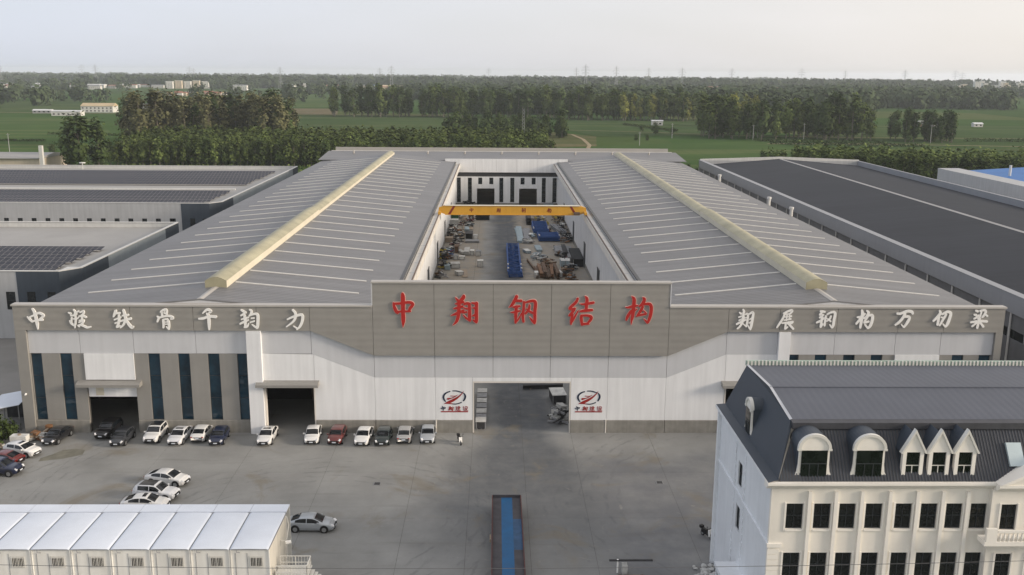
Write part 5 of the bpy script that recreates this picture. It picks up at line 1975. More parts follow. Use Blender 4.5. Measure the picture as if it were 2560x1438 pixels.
def row_car(kind, pc, fx, fy, label, rear=False, tilt=0.0, **kw):
    """a car of the front row; (fx, fy) is the middle of the end nearer the camera"""
    l = CARS[kind]['st'][-1][0]
    h = -90 + tilt
    cx, cy = fx - math.cos(R(h)) * l, fy - math.sin(R(h)) * l
    return car(kind, pc, cx, cy, h + (180 if rear else 0), label, **kw)


row_car('sedan', 'black', -56.0, 113.9, 'black sedan parked nearest the left corner of the workshop', tilt=-6)
row_car('suv', 'black', -50.2, 115.9, 'black off-roader parked in front of the half-open roller door', tilt=-4)
row_car('hatch', 'charcoal', -47.4, 113.6, 'dark grey hatchback beside the black off-roader at the roller door', tilt=-2)
row_car('suv', 'white', -43.5, 114.5, 'white off-roader with black roof and blue-tinted windscreen', roofpanel=True)
row_car('sedan', 'pearl', -40.3, 113.9, 'pearl white saloon with sunroof between two white cars', sun=1, tilt=-2)
row_car('sedan', 'white', -37.7, 114.9, 'white saloon parked with its tail to the camera', rear=True)
row_car('hatch', 'navy', -35.1, 113.9, 'navy blue hatchback at the end of the left group of cars', tilt=2)
row_car('sedan', 'white', -29.1, 113.9, 'white saloon with sunroof in front of the white pilaster', sun=1)
row_car('sedan', 'white', -23.2, 114.3, 'white saloon parked in front of the open dark doorway', tilt=4)
row_car('hatch', 'maroon', -20.3, 114.2, 'maroon hatchback parked by the concrete plinth', tilt=-2)
row_car('sedan', 'white', -16.9, 113.8, 'white saloon between the maroon and the black hatchback', tilt=-3)
row_car('hatch', 'greenblack', -14.3, 113.8, 'black hatchback with bright headlights beside a silver saloon', tilt=-1)
row_car('sedan', 'silver', -11.6, 114.5, 'silver saloon with its tail toward the camera', rear=True)
row_car('sedan', 'silverblue', -8.6, 114.5, 'silver saloon facing out, last of the row by the emblem wall', tilt=1)
car('hatch', 'white', -57.9, 111.4, -18, 'white hatchback with sunroof angled at the left of the yard', sun=1)
car('sedan', 'maroon', -58.9, 108.6, 168, 'dark red saloon seen tail first at the left edge')
car('suv', 'navy', -57.6, 105.7, -7, 'dark blue off-roader at the left edge beside the dark red saloon')
car('sedan', 'white', -60.1, 103.2, -5, 'white car cut off by the left edge of the view')
car('sedan', 'white', -37.4, 102.9, -13, 'white saloon, farthest of the three in the middle of the yard')
car('suv', 'pearl', -37.3, 99.0, -9, 'white off-roader with dark glass roof, middle of the three in the yard', roofpanel=True)
car('sedan', 'white', -37.6, 96.4, 0, 'white saloon half hidden behind the cabin roofs', sun=1)
car('sedan', 'silverblue', -18.9, 91.6, -2, 'silver saloon parked alone beside the white cabins')


def bike(x, y, rz, label, c):
    o = empty('motor_scooter', (x, y, 0), label, 'scooter', rz=rz)
    for xx in (-0.62, 0.62):
        f = MB()
        f.tube((xx, -0.06, 0.26), (xx, 0.06, 0.26), 0.26, n=14)
        w_ = f.build('wheel', M['rubber'], o, loc=(0, 0, 0))
        f = MB()
        f.tube((xx, -0.065, 0.26), (xx, 0.065, 0.26), 0.15, n=10)
        f.build('rim', M['chrome'], w_, loc=(0, 0, 0))
    f = MB()
    f.prism_y([(-0.75, 0.42), (0.1, 0.34), (0.1, 0.44), (-0.05, 0.72), (-0.7, 0.74)], -0.16, 0.16)
    f.prism_y([(0.1, 0.32), (0.5, 0.32), (0.5, 0.4), (0.1, 0.4)], -0.15, 0.15)
    f.build('body', c, o, loc=(0, 0, 0))
    f = MB()
    f.prism_y([(0.42, 0.34), (0.58, 0.34), (0.48, 1.0), (0.32, 1.0)], -0.2, 0.2)
    f.build('leg_shield', M['signw'], o, loc=(0, 0, 0))
    f = MB()
    f.box(-0.7, 0.0, -0.15, 0.15, 0.745, 0.84)
    f.build('seat', M['black'], o, loc=(0, 0, 0))
    f = MB()
    f.tube((0.62, 0, 0.26), (0.36, 0, 1.08), 0.04)
    f.tube((0.36, -0.36, 1.1), (0.36, 0.36, 1.1), 0.03)
    f.build('handlebar', M['black'], o, loc=(0, 0, 0))
    for s_ in (-1, 1):
        f = MB()
        f.tube((0.36, s_ * 0.28, 1.1), (0.34, s_ * 0.34, 1.32), 0.012)
        f.obox((0.34, s_ * 0.35, 1.36), (0.03, 0.12, 0.09))
        f.build('mirror', M['black'], o, loc=(0, 0, 0))
    f = MB()
    f.box(-1.0, -0.66, -0.18, 0.18, 0.76, 1.04)
    f.build('top_box', c, o, loc=(0, 0, 0))


bike(-4.5, 115.0, R(-75), 'dark motor scooter with white leg shield standing left of the gate', M['black'])
bike(21.6, 89.6, R(-60), 'dark motor scooter parked behind the office corner', M['black'])
# ------------------------------------------------------------------ steelwork stored in the courtyard
S = {}
for k, c in dict(pale=(0.50, 0.50, 0.48), white=(0.66, 0.66, 0.63), grey=(0.26, 0.265, 0.275), dark=(0.045, 0.045, 0.048), blue=(0.018, 0.075, 0.26), brown=(0.13, 0.075, 0.04),
                 rust=(0.22, 0.11, 0.05), tan=(0.34, 0.27, 0.20), green=(0.03, 0.14, 0.06), maroon=(0.12, 0.025, 0.03), bluegrey=(0.32, 0.40, 0.44), yellow=(0.42, 0.33, 0.05), black=(0.014, 0.015, 0.016)).items():
    S[k] = mat('stock_' + k, c, 0.7, 0.22, 1.3, streak=0.1)


def wrapper(name, x, y, label, cat, rz=0.0, group='steelwork stored in the courtyard'):
    return empty(name, (x, y, 0.004), label, cat, group, rz=rz)


def ibeam(L_, h=0.5, w=0.3, t=0.05):
    m = MB()
    m.box(-L_ / 2, L_ / 2, -w / 2, w / 2, 0, t)
    m.box(-L_ / 2, L_ / 2, -t / 2, t / 2, t + .001, h - t - .001)
    m.box(-L_ / 2, L_ / 2, -w / 2, w / 2, h - t, h)
    return m


BE = {}


def beam_stack(x, y, L_, nx_, nz_, col, label, rz=0.0, h=0.5, w=0.34, jitter=0.06):
    """bundle of H-beams on timber bearers, every beam a part"""
    o = wrapper('beam_stack', x, y, label, 'beams', rz)
    key = (L_, h, w, col)
    if key not in BE:
        BE[key] = ibeam(L_, h, w).mesh('beam')
        BE[key].materials.append(S[col])
    bm_ = MB()
    for xx in (-L_ * .33, L_ * .33):
        bm_.box(xx - .1, xx + .1, -nx_ * w * .58, nx_ * w * .58, 0, .14)
    bm_.build('bearer', S['tan'], o, loc=(0, 0, 0))
    for i in range(nx_):
        for k in range(nz_):
            inst(BE[key], 'beam', o, (rnd.uniform(-jitter, jitter) * 6, (i - (nx_ - 1) / 2) * w * 1.12, .14 + k * (h + .02)), rnd.uniform(-jitter, jitter) * 0.25)
    return o


def plate_stack(x, y, lx, ly, n, col, label, rz=0.0, t=0.16):
    o = wrapper('plate_stack', x, y, label, 'plates', rz)
    m = MB()
    m.box(-lx / 2, lx / 2, -ly / 2, ly / 2, 0, t * .8)
    me = m.mesh('plate')
    me.materials.append(S[col])
    for k in range(n):
        inst(me, 'plate', o, (rnd.uniform(-.12, .12), rnd.uniform(-.2, .2), k * t + 0.1), rnd.uniform(-.05, .05))
    m = MB()
    m.box(-lx * .4, lx * .4, -ly * .35, -ly * .30, 0, .1)
    m.box(-lx * .4, lx * .4, ly * .30, ly * .35, 0, .1)
    m.build('bearer', S['tan'], o, loc=(0, 0, 0))
    return o


def crate(x, y, lx, ly, h, col, label, rz=0.0, lid=None):
    o = wrapper('crate', x, y, label, 'crate', rz)
    m = MB()
    m.box(-lx / 2, lx / 2, -ly / 2, ly / 2, .12, h)
    m.build('box', S[col], o, loc=(0, 0, 0))
    m = MB()
    for xx in (-lx / 2, lx / 2 - .12):
        for yy in (-ly / 2 - .03, ly / 2 - .09):
            m.box(xx, xx + .12, yy, yy + .12, .12, h + .03)
    for xx in (-lx * .4, 0, lx * .35):
        m.box(xx, xx + .12, -ly / 2, ly / 2, 0, .119)
    m.build('frame', S['grey' if col != 'grey' else 'pale'], o, loc=(0, 0, 0))
    m = MB()
    m.box(-lx / 2 - .05, lx / 2 + .05, -ly / 2 - .05, ly / 2 + .05, h + .035, h + .10)
    m.build('lid', S[lid or col], o, loc=(0, 0, 0))
    return o


def scrap(x, y, lx, ly, n, cols, label, hmax=1.6, cat='scrap'):
    o = wrapper('scrap_heap', x, y, label, cat)
    n = int(n * 1.5)
    for k in range(n):
        m = MB()
        a = rnd.uniform(0, math.pi)
        L_ = rnd.uniform(0.8, 2.6)
        r_ = (1 - (k / n)) ** .5
        px, py = rnd.uniform(-1, 1) * (lx / 2 - .3) * (0.45 + .55 * r_), rnd.uniform(-1, 1) * (ly / 2 - .3) * (0.45 + .55 * r_)
        z = .12 + hmax * (k / n)
        if k % 4 == 3:
            m.obox((px, py, z + .12), (rnd.uniform(.6, 1.3), rnd.uniform(.5, 1.1), rnd.uniform(.08, .5)), a, rnd.uniform(-.25, .25), rnd.uniform(-.25, .25))
        else:
            m.obox((px, py, z), (L_, rnd.uniform(.14, .35), rnd.uniform(.12, .3)), a, rnd.uniform(-.2, .2), rnd.uniform(-.22, .22))
        m.build('scrap_piece', S[cols[k % len(cols)]], o, loc=(0, 0, 0))
    return o


def truss_stack(x, y, w, L_, n, label, rz=0.0, col='blue'):
    """long lattice frames lying on each other"""
    o = wrapper('truss_stack', x, y, label, 'trusses', rz)
    m = MB()
    for xx in (-w / 2, w / 2):
        m.box(xx - .14, xx + .14, -L_ / 2, L_ / 2, 0, .26)
    k = 0
    st = L_ / 11
    for i in range(12):
        yy = -L_ / 2 + i * st
        m.box(-w / 2 + .141, w / 2 - .141, yy - .09, yy + .09, .04, .2)
        if i < 11:
            sgn = 1 if i % 2 else -1
            m.obox((0, yy + st / 2, .13), (math.hypot(w, st) - .4, .14, .12), math.atan2(st * sgn, w))
    me = m.mesh('truss')
    me.materials.append(S[col])
    for i in range(n):
        inst(me, 'truss', o, (rnd.uniform(-.08, .08), rnd.uniform(-.3, .3), .1 + .30 * i), rnd.uniform(-.01, .01))
    m = MB()
    for yy in (-L_ * .35, L_ * .35):
        m.box(-w / 2 - .2, w / 2 + .2, yy - .12, yy + .12, 0, .1)
    m.build('bearer', S['tan'], o, loc=(0, 0, 0))
    for yy in (-L_ * .30, -L_ * .42):
        for xx in (-w / 2 - .05, w / 2 + .05):
            m = MB()
            m.obox((xx, yy, .1 + .3 * n + .12), (.35, .6, .22))
            m.build('end_block', S['white'], o, loc=(0, 0, 0))
    return o


# left-hand side, near to far
crate(-8.5, 219.3, 1.5, 1.8, 0.9, 'pale', 'pale wrapped crate lying askew at the near left of the courtyard', 0.4, 'white')
plate_stack(-7.3, 221.0, 1.3, 8.5, 2, 'tan', 'flat reddish tan sheets on the courtyard floor, left', 0.02, 0.05)
crate(-3.75, 229.8, 1.35, 2.0, 1.5, 'pale', 'pale square crate standing alone near the courtyard lane', 0, 'white')
scrap(-12.2, 227.5, 2.2, 5, 16, ['yellow', 'black', 'grey'], 'yellow and black steel frames leaning at the left courtyard wall', 1.4)
plate_stack(-11.6, 226.5, 1.3, 3.0, 7, 'bluegrey', 'blue-grey steel grating stack beside the yellow frames', 0.05)
crate(-9.8, 228.4, 2.2, 2.6, 1.1, 'pale', 'large pale parts crate in front of the dark heap, left', 0.08)
crate(-10.1, 239.0, 1.1, 1.8, 1.0, 'pale', 'small pale crate in the middle left of the courtyard', 0.0, 'grey')
crate(-8.5, 238.8, 1.4, 1.5, 0.8, 'white', 'low white crate with dark slot on the left', 0.0, 'white')
scrap(-13.4, 240.5, 2.6, 11, 30, ['black', 'dark', 'grey', 'black', 'white', 'yellow'], 'black scrap heap along the near left courtyard wall', 2.2)
scrap(-12.2, 243.0, 1.7, 6, 14, ['dark', 'blue', 'maroon', 'bluegrey'], 'dark heap with blue pipes beside the black scrap', 1.5)
crate(-10.3, 249.5, 1.2, 3.5, 1.6, 'brown', 'brown rusty steel bin between pale sheets and the scrap', 0.0)
plate_stack(-7.5, 247.5, 1.3, 7.0, 6, 'pale', 'stack of long pale steel plates, left of the lane', 0.02)
plate_stack(-9.0, 247.3, 1.1, 4.8, 4, 'pale', 'tilted pile of pale plates next to the brown bin', 0.3)
crate(-6.1, 245.5, 1.0, 2.2, 1.1, 'pale', 'narrow pale crate second from the courtyard lane', 0.0, 'white')
crate(-4.45, 244.2, 1.3, 2.2, 1.2, 'pale', 'pale crate with notched top closest to the lane', -0.1, 'grey')
plate_stack(-6.6, 264.6, 3.8, 3.0, 3, 'grey', 'low grey plate platform with a white edge, left', 0.0)
crate(-13.2, 265.0, 2.5, 3.0, 1.2, 'tan', 'tan wooden bin against the left courtyard wall', 0.0)
scrap(-10.4, 266.5, 2.7, 8, 30, ['dark', 'white', 'black', 'grey', 'tan'], 'tangled dark and white offcuts in the middle left bay', 2.0)
scrap(-13.2, 276.0, 2.6, 9, 28, ['black', 'brown', 'dark', 'white'], 'black and brown heap at the wall in the middle left bay', 2.2)
crate(-7.6, 272.0, 2.0, 5.5, 1.5, 'black', 'black open-topped skip with white rim', 0.0, 'dark')
crate(-5.75, 268.5, 1.1, 2.2, 1.3, 'white', 'small white crate beside the black skip', 0.0, 'pale')
plate_stack(-8.5, 281.5, 1.2, 5.5, 8, 'bluegrey', 'upright stack of pale blue-grey sheets behind the skip', 0.1)
scrap(-13.0, 286.8, 3.6, 4, 20, ['dark', 'white', 'black'], 'dark pile with round white pipe ends, left', 1.4)
plate_stack(-8.5, 290.0, 3.1, 8.0, 2, 'tan', 'flat tan sheets in the far left bay', 0.05, 0.06)
scrap(-10.0, 297.5, 2.5, 8, 24, ['maroon', 'white', 'dark', 'tan'], 'maroon and white offcuts in the far left bay', 1.7)
crate(-12.9, 294.5, 2.6, 3.2, 1.8, 'pale', 'pale grey machine housing below the green one', 0.0, 'white')
crate(-13.3, 306.5, 2.9, 3.2, 2.2, 'green', 'green machine housing at the far left wall', 0.0, 'green')
scrap(-8.0, 306.5, 2.2, 5, 20, ['maroon', 'white', 'dark'], 'maroon scrap with white pipes just under the crane, left', 1.6)
beam_stack(-4.3, 306.0, 4.0, 5, 3, 'black', 'black steel beams with white ends just under the crane', 0.0)
scrap(-9.5, 334.5, 6.0, 4, 26, ['black', 'dark', 'navy' if 'navy' in S else 'black'], 'dark heap in front of the left far doorway', 2.4)
# right-hand side
truss_stack(4.5, 235.5, 3.0, 38.0, 5, 'long stack of blue lattice trusses along the courtyard lane')
for i, (xx, n) in enumerate(((9.6, 3), (10.5, 4), (11.4, 4), (12.3, 4), (13.2, 4), (14.2, 3))):
    beam_stack(xx, 221.5 + rnd.uniform(-1, 1), 12.0, 2, 1 + (i % 3), ('brown', 'rust', 'brown')[i % 3], 'brown rusty beam bundle at the near right, %s from the lane' % ('first', 'second', 'third', 'fourth', 'fifth', 'sixth')[i], math.pi / 2 + rnd.uniform(-.03, .03))
beam_stack(8.6, 230.5, 13.0, 1, 1, 'brown', 'single long brown beam lying askew by the rusty bundles', math.pi / 2 + 0.12)
scrap(12.8, 231.0, 3.6, 7, 26, ['brown', 'rust', 'brown', 'tan'], 'rust brown offcut heap behind the beam bundles', 1.5)
crate(9.4, 217.4, 0.8, 2.2, 1.2, 'white', 'narrow white crate at the foot of the beam bundles', 0.0, 'white')
crate(14.9, 218.5, 0.7, 3.0, 1.1, 'white', 'slim white cabinet between brown beams', 0.15, 'white')
scrap(16.8, 220.0, 3.0, 8, 26, ['rust', 'brown', 'dark', 'tan'], 'rusty brown scrap at the near right by the wall', 1.5)
crate(16.4, 231.0, 1.05, 3.4, 1.5, 'bluegrey', 'pale blue tank, left of the pair', 0.05, 'white')
crate(17.6, 231.0, 1.05, 3.4, 1.5, 'bluegrey', 'pale blue tank, right of the pair', -0.05, 'white')
scrap(17.7, 226.0, 3.2, 3, 18, ['black', 'dark', 'grey'], 'black pipes heaped below the pale blue tanks', 1.2)
crate(20.2, 237.0, 2.6, 15.0, 1.9, 'black', 'long black open container at the right courtyard wall', 0.0, 'black')
plate_stack(19.0, 243.0, 1.3, 16.0, 8, 'grey', 'long dark grey plate stack beside the black container', 0.0)
beam_stack(17.9, 246.0, 12.0, 3, 3, 'dark', 'dark steel beam stack third from the right wall', math.pi / 2)
plate_stack(16.4, 247.8, 1.8, 8.5, 8, 'grey', 'grey sheet stack with white edge, right of the lane', 0.0)
scrap(12.0, 237.8, 2.2, 6, 20, ['bluegrey', 'white', 'grey', 'dark'], 'blue-grey brackets heaped behind the rusty offcuts', 1.1)
scrap(10.4, 241.0, 2.6, 8, 26, ['bluegrey', 'white', 'bluegrey', 'grey'], 'pale blue-grey pipe fittings in the middle of the right bay', 1.0)
crate(11.4, 253.2, 1.5, 7.0, 0.5, 'bluegrey', 'flat pale blue-grey panel pack on the floor', 0.05, 'bluegrey')
crate(8.2, 248.5, 1.4, 3.0, 0.7, 'bluegrey', 'small blue-grey pallet beside the blue trusses', 0.3, 'white')
truss_stack(15.0, 269.5, 5.6, 8.0, 5, 'wide stack of blue steel frames in the middle right bay', 0.03)
truss_stack(13.3, 286.0, 4.2, 17.0, 5, 'blue steel frame stack with white ends behind the wide one', 0.0)
plate_stack(6.9, 276.0, 1.6, 26.0, 4, 'bluegrey', 'long strip of pale steel plates beside the lane, right', 0.0)
plate_stack(9.0, 274.0, 1.7, 24.0, 3, 'grey', 'second long strip of grey plates beside the pale one', 0.0)
scrap(8.6, 263.8, 3.2, 4, 18, ['white', 'pale', 'grey'], 'white brackets at the near end of the plate strips', 0.9)
beam_stack(18.6, 284.0, 14.0, 6, 2, 'grey', 'grey beams laid fanned in the far right bay', math.pi / 2 + 0.12, jitter=0.2)
scrap(20.2, 268.0, 3.4, 7, 26, ['grey', 'dark', 'pale', 'black'], 'grey and black offcuts against the right wall', 1.6)
scrap(20.3, 287.0, 2.6, 14, 30, ['black', 'tan', 'dark', 'white'], 'black and buff scrap along the far right wall', 1.8)
beam_stack(10.3, 301.5, 12.0, 4, 4, 'dark', 'dark beam stack just under the crane, right of the lane', math.pi / 2)
scrap(14.2, 301.0, 5.0, 12, 36, ['tan', 'grey', 'dark', 'yellow', 'white'], 'mixed buff and grey stock under the crane, right', 1.8)
scrap(19.7, 303.5, 3.6, 12, 30, ['black', 'tan', 'dark', 'yellow'], 'dark racks with buff boxes at the far right wall', 2.0)
crate(18.4, 333.5, 3.4, 3.0, 1.8, 'bluegrey', 'grey-blue rack beside the right far doorway', 0.0, 'grey')
cl = [['dark', 'grey', 'white', 'brown'], ['tan', 'pale', 'dark'], ['rust', 'brown', 'grey'], ['white', 'dark', 'bluegrey'], ['black', 'maroon', 'pale']]
nth = ('first', 'second', 'third', 'fourth', 'fifth', 'sixth', 'seventh', 'eighth', 'ninth', 'tenth', 'eleventh', 'twelfth')
for k in range(12):
    scrap(-11.0 + rnd.uniform(-2.2, 3.5), 219.5 + 9.3 * k + rnd.uniform(-2, 2), rnd.uniform(2.0, 3.6), rnd.uniform(2.5, 5), 12, cl[k % 5], 'small mixed offcut heap on the left of the courtyard, %s from the gate' % nth[k], 1.0)
for k in range(12):
    scrap(15.5 + rnd.uniform(-5.0, 4.6), 216.5 + 9.4 * k + rnd.uniform(-2, 2), rnd.uniform(2.0, 3.6), rnd.uniform(2.5, 5), 12, cl[(k + 2) % 5], 'small mixed offcut heap on the right of the courtyard, %s from the gate' % nth[k], 1.0)
# things just inside the gate
for k in range(7):
    crate(-1.9, 120.8 + 2.15 * k, 1.3, 1.7, 0.7 if k else 1.0, 'grey' if k % 2 else 'dark', 'pallet of grey parts just inside the gate, %s of seven from the yard' % ('first', 'second', 'third', 'fourth', 'fifth', 'sixth', 'last')[k], 0.0, 'pale' if k % 2 == 0 else 'grey')
scrap(8.6, 123.5, 2.2, 5, 26, ['black', 'dark', 'grey', 'pale'], 'dark scrap just inside the gate on the right', 1.6)
crate(9.0, 131.5, 2.0, 3.4, 1.3, 'dark', 'dark crate with white lids inside the gate', 0.1, 'white')
beam_stack(7.2, 137.0, 6.0, 2, 1, 'dark', 'dark beam lying across inside the gate', 0.1)
# ------------------------------------------------------------------ white prefabricated cabins
M['cabroof'] = mat('cabin_roof_white', (0.63, 0.68, 0.76), 0.6, 0.05, 0.4, streak=0.0)
M['cabwall'] = mat('cabin_wall_cream', (0.79, 0.78, 0.735), 0.65, 0.05, 0.5, streak=0.12)
M['cabend'] = mat('cabin_end_cream', (0.74, 0.70, 0.61), 0.65, 0.05, 0.5, streak=0.12)
M['cabseam'] = mat('cabin_seam', (0.24, 0.245, 0.26), 0.7, 0.1, 0.5)
ordn = ('first', 'second', 'third', 'fourth', 'fifth', 'sixth', 'seventh', 'eighth')
for i in range(8):
    x1 = -19.4 - 3.40 * i
    x0 = x1 - 3.40
    y0, y1, zt = 76.0, 83.0, 6.0
    c = empty('prefab_cabin', (x0, y0, 0), 'white-roofed prefabricated cabin in the lower left row, %s from the silver car' % ordn[i], 'cabin', 'prefabricated cabins in a row')
    f = MB()
    wall_mesh(f, x0 + .04, x1 - .04, 0.0, zt - 0.12, y0 + .1, y0 + .22, [(x0 + 1.62, x0 + 2.82, 4.15, 5.25)])
    f.build('front_wall', M['cabwall'], c)
    f = MB()
    f.box(x0 + .04, x1 - .04, y1 - .2, y1 - .1, 0, zt - .12)
    f.build('rear_wall', M['cabwall'], c)
    for xx in (x0 + .045, x1 - .145):
        f = MB()
        f.box(xx, xx + .1, y0 + .221, y1 - .201, 0, zt - .12)
        f.build('end_wall', M['cabend'], c)
    # pillow-edged roof panel with a shallow fall to the front
    f = MB()
    n_ = 6
    gx = [x0 + .05 + (3.30) * t for t in (0, .025, .07, .5, .93, .975, 1)]
    gy_ = [y0 - .06 + (y1 - y0 + .02) * t for t in (0, .012, .035, .5, .965, .988, 1)]
    ez = {0: -.09, 1: -.03, 2: 0, 3: .02, 4: 0, 5: -.03, 6: -.09}
    vv = [(x, y, zt + .06 + ez[a] + ez[b_]) for a, x in enumerate(gx) for b_, y in enumerate(gy_)]
    f.add(vv, [(a * 7 + b_, (a + 1) * 7 + b_, (a + 1) * 7 + b_ + 1, a * 7 + b_ + 1) for a in range(6) for b_ in range(6)])
    rf = f.build('roof', M['cabroof'], c, smooth=True)
    f = MB()
    f.box(x0 + .002, x1 - .002, y0 - .02, y1, zt - .12, zt - .05)
    f.build('roof_frame', M['cabseam'], rf)
    f = MB()
    f.box(x0 + .02, x1 - .02, y1 + .01, y1 + 1.55, zt - .04, zt + .06)
    f.build('walkway_roof', M['cabroof'], c)
    f = MB()
    f.box(x0 + .02, x1 - .02, y1 + 1.4, y1 + 1.5, 0, zt - .05)
    f.build('walkway_wall', M['cabwall'], c)
    for xx in (x0 + .02, x1 - .10):
        f = MB()
        f.box(xx, xx + .08, y0 + .02, y0 + .099, 0, zt - .13)
        f.build('corner_post', M['cabwall'], c)
    f = MB()
    f.box(x0 + .10, x1 - .10, y0 + .03, y0 + .099, 3.0, 3.12)
    f.build('floor_beam', M['cabwall'], c)
    f = MB()
    f.tube((x0 + .6, y0 - .04, zt - .10), (x0 + .62, y0 - .10, zt - .32), .03, n=6)
    f.tube((x0 + .62, y0 - .10, zt - .32), (x0 + .9, y0 - .02, zt - .38), .03, n=6)
    f.build('drain_spout', M['cabseam'], c)
    for xx in (x0 + .45, x0 + 1.45):
        f = MB()
        f.box(xx, xx + .03, y0 + .07, y0 + .099, 0.1, zt - .5)
        f.build('panel_seam', M['cabseam'], c)
    w_ = window(c, x0 + 2.22, y0 + .10, 4.16, 1.18, 1.08, M['darkgl'], M['frame'], 2, 1, 0.09)
    f = MB()
    for k in range(8):
        f.box(-.48 + .13 * k, -.455 + .13 * k, -.09, -.06, 0.1, 1.0)
    for z in (.14, .95):
        f.box(-.52, .52, -.10, -.05, z, z + .03)
    f.build('window_bars', M['frame'], w_, loc=(0, 0, 0))
f = MB()
# outside stair landing at the right end of the row
st = empty('stair_landing', (-17.6, 77, 0), 'white railed stair landing at the right end of the cabins', 'stairs')
f.box(-19.2, -16.3, 76.6, 78.6, 2.9, 3.02)
f.build('platform', M['frame'], st)
for (a, b_) in (((-19.1, 78.5), (-16.4, 78.5)), ((-16.4, 78.5), (-16.4, 76.7)), ((-16.4, 76.7), (-19.1, 76.7))):
    f = MB()
    for z in (3.35, 3.95):
        f.tube((a[0], a[1], z), (b_[0], b_[1], z), .045, n=6)
    n_ = 10
    for k in range(n_ + 1):
        t = k / n_
        x, y = a[0] + (b_[0] - a[0]) * t, a[1] + (b_[1] - a[1]) * t
        f.tube((x, y, 3.02), (x, y, 3.95), .02 if k % 5 else .05, n=5)
    f.build('railing', M['frame'], st)
for x, y in ((-16.45, 76.7), (-16.45, 78.5), (-19.0, 76.7), (-19.0, 78.5)):
    f = MB()
    f.box(x - .06, x + .06, y - .06, y + .06, 0, 2.9)
    f.build('post', M['frame'], st)
for k in range(12):
    f = MB()
    f.box(-16.3 + .27 * k, -16.0 + .27 * k, 76.9, 78.3, 2.7 - .23 * k, 2.76 - .23 * k)
    f.build('step', M['frame'], st)
lt = empty('wall_lamp', (-19.2, 80, 3.9), 'white lamp on a bracket on the cabin end wall', 'lamp')
f = MB()
f.tube((-19.40, 80.2, 4.6), (-18.9, 80.2, 4.5), .035, n=6)
f.build('bracket', M['frame'], lt)
f = MB()
f.obox((-18.7, 80.1, 4.48), (.5, .35, .16), 0.4)
f.build('lamp_head', M['signw'], lt)
pp = empty('drain_pipe', (-19.25, 82, 0), 'white bent drain pipe on the cabin end wall', 'pipe')
f = MB()
f.tube((-19.25, 82.3, 5.9), (-19.1, 82.3, 5.0), .06, n=7)
f.tube((-19.1, 82.3, 5.0), (-19.2, 81.6, 3.8), .06, n=7)
f.tube((-19.2, 81.6, 3.8), (-19.25, 81.6, 0), .06, n=7)
f.build('pipe', M['frame'], pp)

# ------------------------------------------------------------------ flatbed trailer with a blue worn deck
M['deckblue'] = mat('worn_blue_deck', (0.010, 0.110, 0.27), 0.6, 0.25, 0.5, col2=(0.016, 0.080, 0.185))
M['deckdark'] = mat('dark_steel_deck', (0.060, 0.058, 0.066), 0.7, 0.25, 0.8)
M['trailred'] = mat('oxide_red_rail', (0.085, 0.030, 0.028), 0.6, 0.2, 1.0)
tr = empty('flatbed_trailer', (1.25, 79, 0), 'long flatbed trailer with worn blue deck and dark red side rails', 'trailer')
x0, x1, ya, yb = -0.32, 2.82, 76.5, 96.2
f = MB()
f.box(x0 + .1, x0 + 1.0, ya, yb - .1, 1.22, 1.36)
f.build('deck_side', M['deckdark'], tr)
f = MB()
f.box(x0 + 1.001, x1 - 0.98, ya, yb - .1, 1.22, 1.365)
f.build('deck_centre', M['deckblue'], tr)
f = MB()
f.box(x1 - .979, x1 - .1, ya, 84.5, 1.22, 1.36)
f.build('deck_side', M['deckdark'], tr)
f = MB()
f.box(x1 - .979, x1 - .1, 84.501, 91.0, 1.22, 1.358)
f.build('deck_side', mat('faded_blue_deck', (0.035, 0.085, 0.17), 0.7, 0.3, 0.8), tr)
f = MB()
f.box(x1 - .979, x1 - .1, 91.001, yb - .1, 1.22, 1.36)
f.build('deck_side', M['deckdark'], tr)
for xx in (x0, x1 - .098):
    f = MB()
    f.box(xx, xx + .098, ya, yb, 1.05, 1.62)
    f.build('side_rail', M['trailred'], tr)
f = MB()
f.box(x0 + .1, x1 - .1, yb - .098, yb, 1.05, 1.66)
f.build('end_board', M['deckdark'], tr)
for xx in (x0 + .8, x1 - .95):
    f = MB()
    f.box(xx, xx + .16, ya, yb - .2, .75, 1.21)
    f.build('chassis_beam', M['trailred'], tr)
tw = MB()
tw.tube((-.14, 0, 0), (.14, 0, 0), .5, n=18)
twm = tw.mesh('wheel')
twm.materials.append(M['rubber'])
th = MB()
th.tube((-.15, 0, 0), (.15, 0, 0), .27, n=12)
thm = th.mesh('rim')
thm.materials.append(M['chrome'])
l = abs_loc(tr)
for yy in (89.6, 91.0, 92.4):
    for xx in (x0 + .22, x0 + .55, x1 - .55, x1 - .22):
        w_ = inst(twm, 'wheel', tr, (xx - l.x, yy - l.y, .5))
        inst(thm, 'rim', w_, (0, 0, 0))
    f = MB()
    f.tube((x0 + .3, yy, .5), (x1 - .3, yy, .5), .09, n=8)
    f.build('axle', M['black'], tr)
for xx in (x0 + .7, x1 - .85):
    f = MB()
    f.box(xx, xx + .15, 80.2, 80.35, 0, 1.2)
    f.build('landing_leg', M['black'], tr)
f = MB()
f.obox((x0 - .12, 87.5, 1.0), (.14, 1.0, .35))
f.build('tool_box', S['tan'], tr)

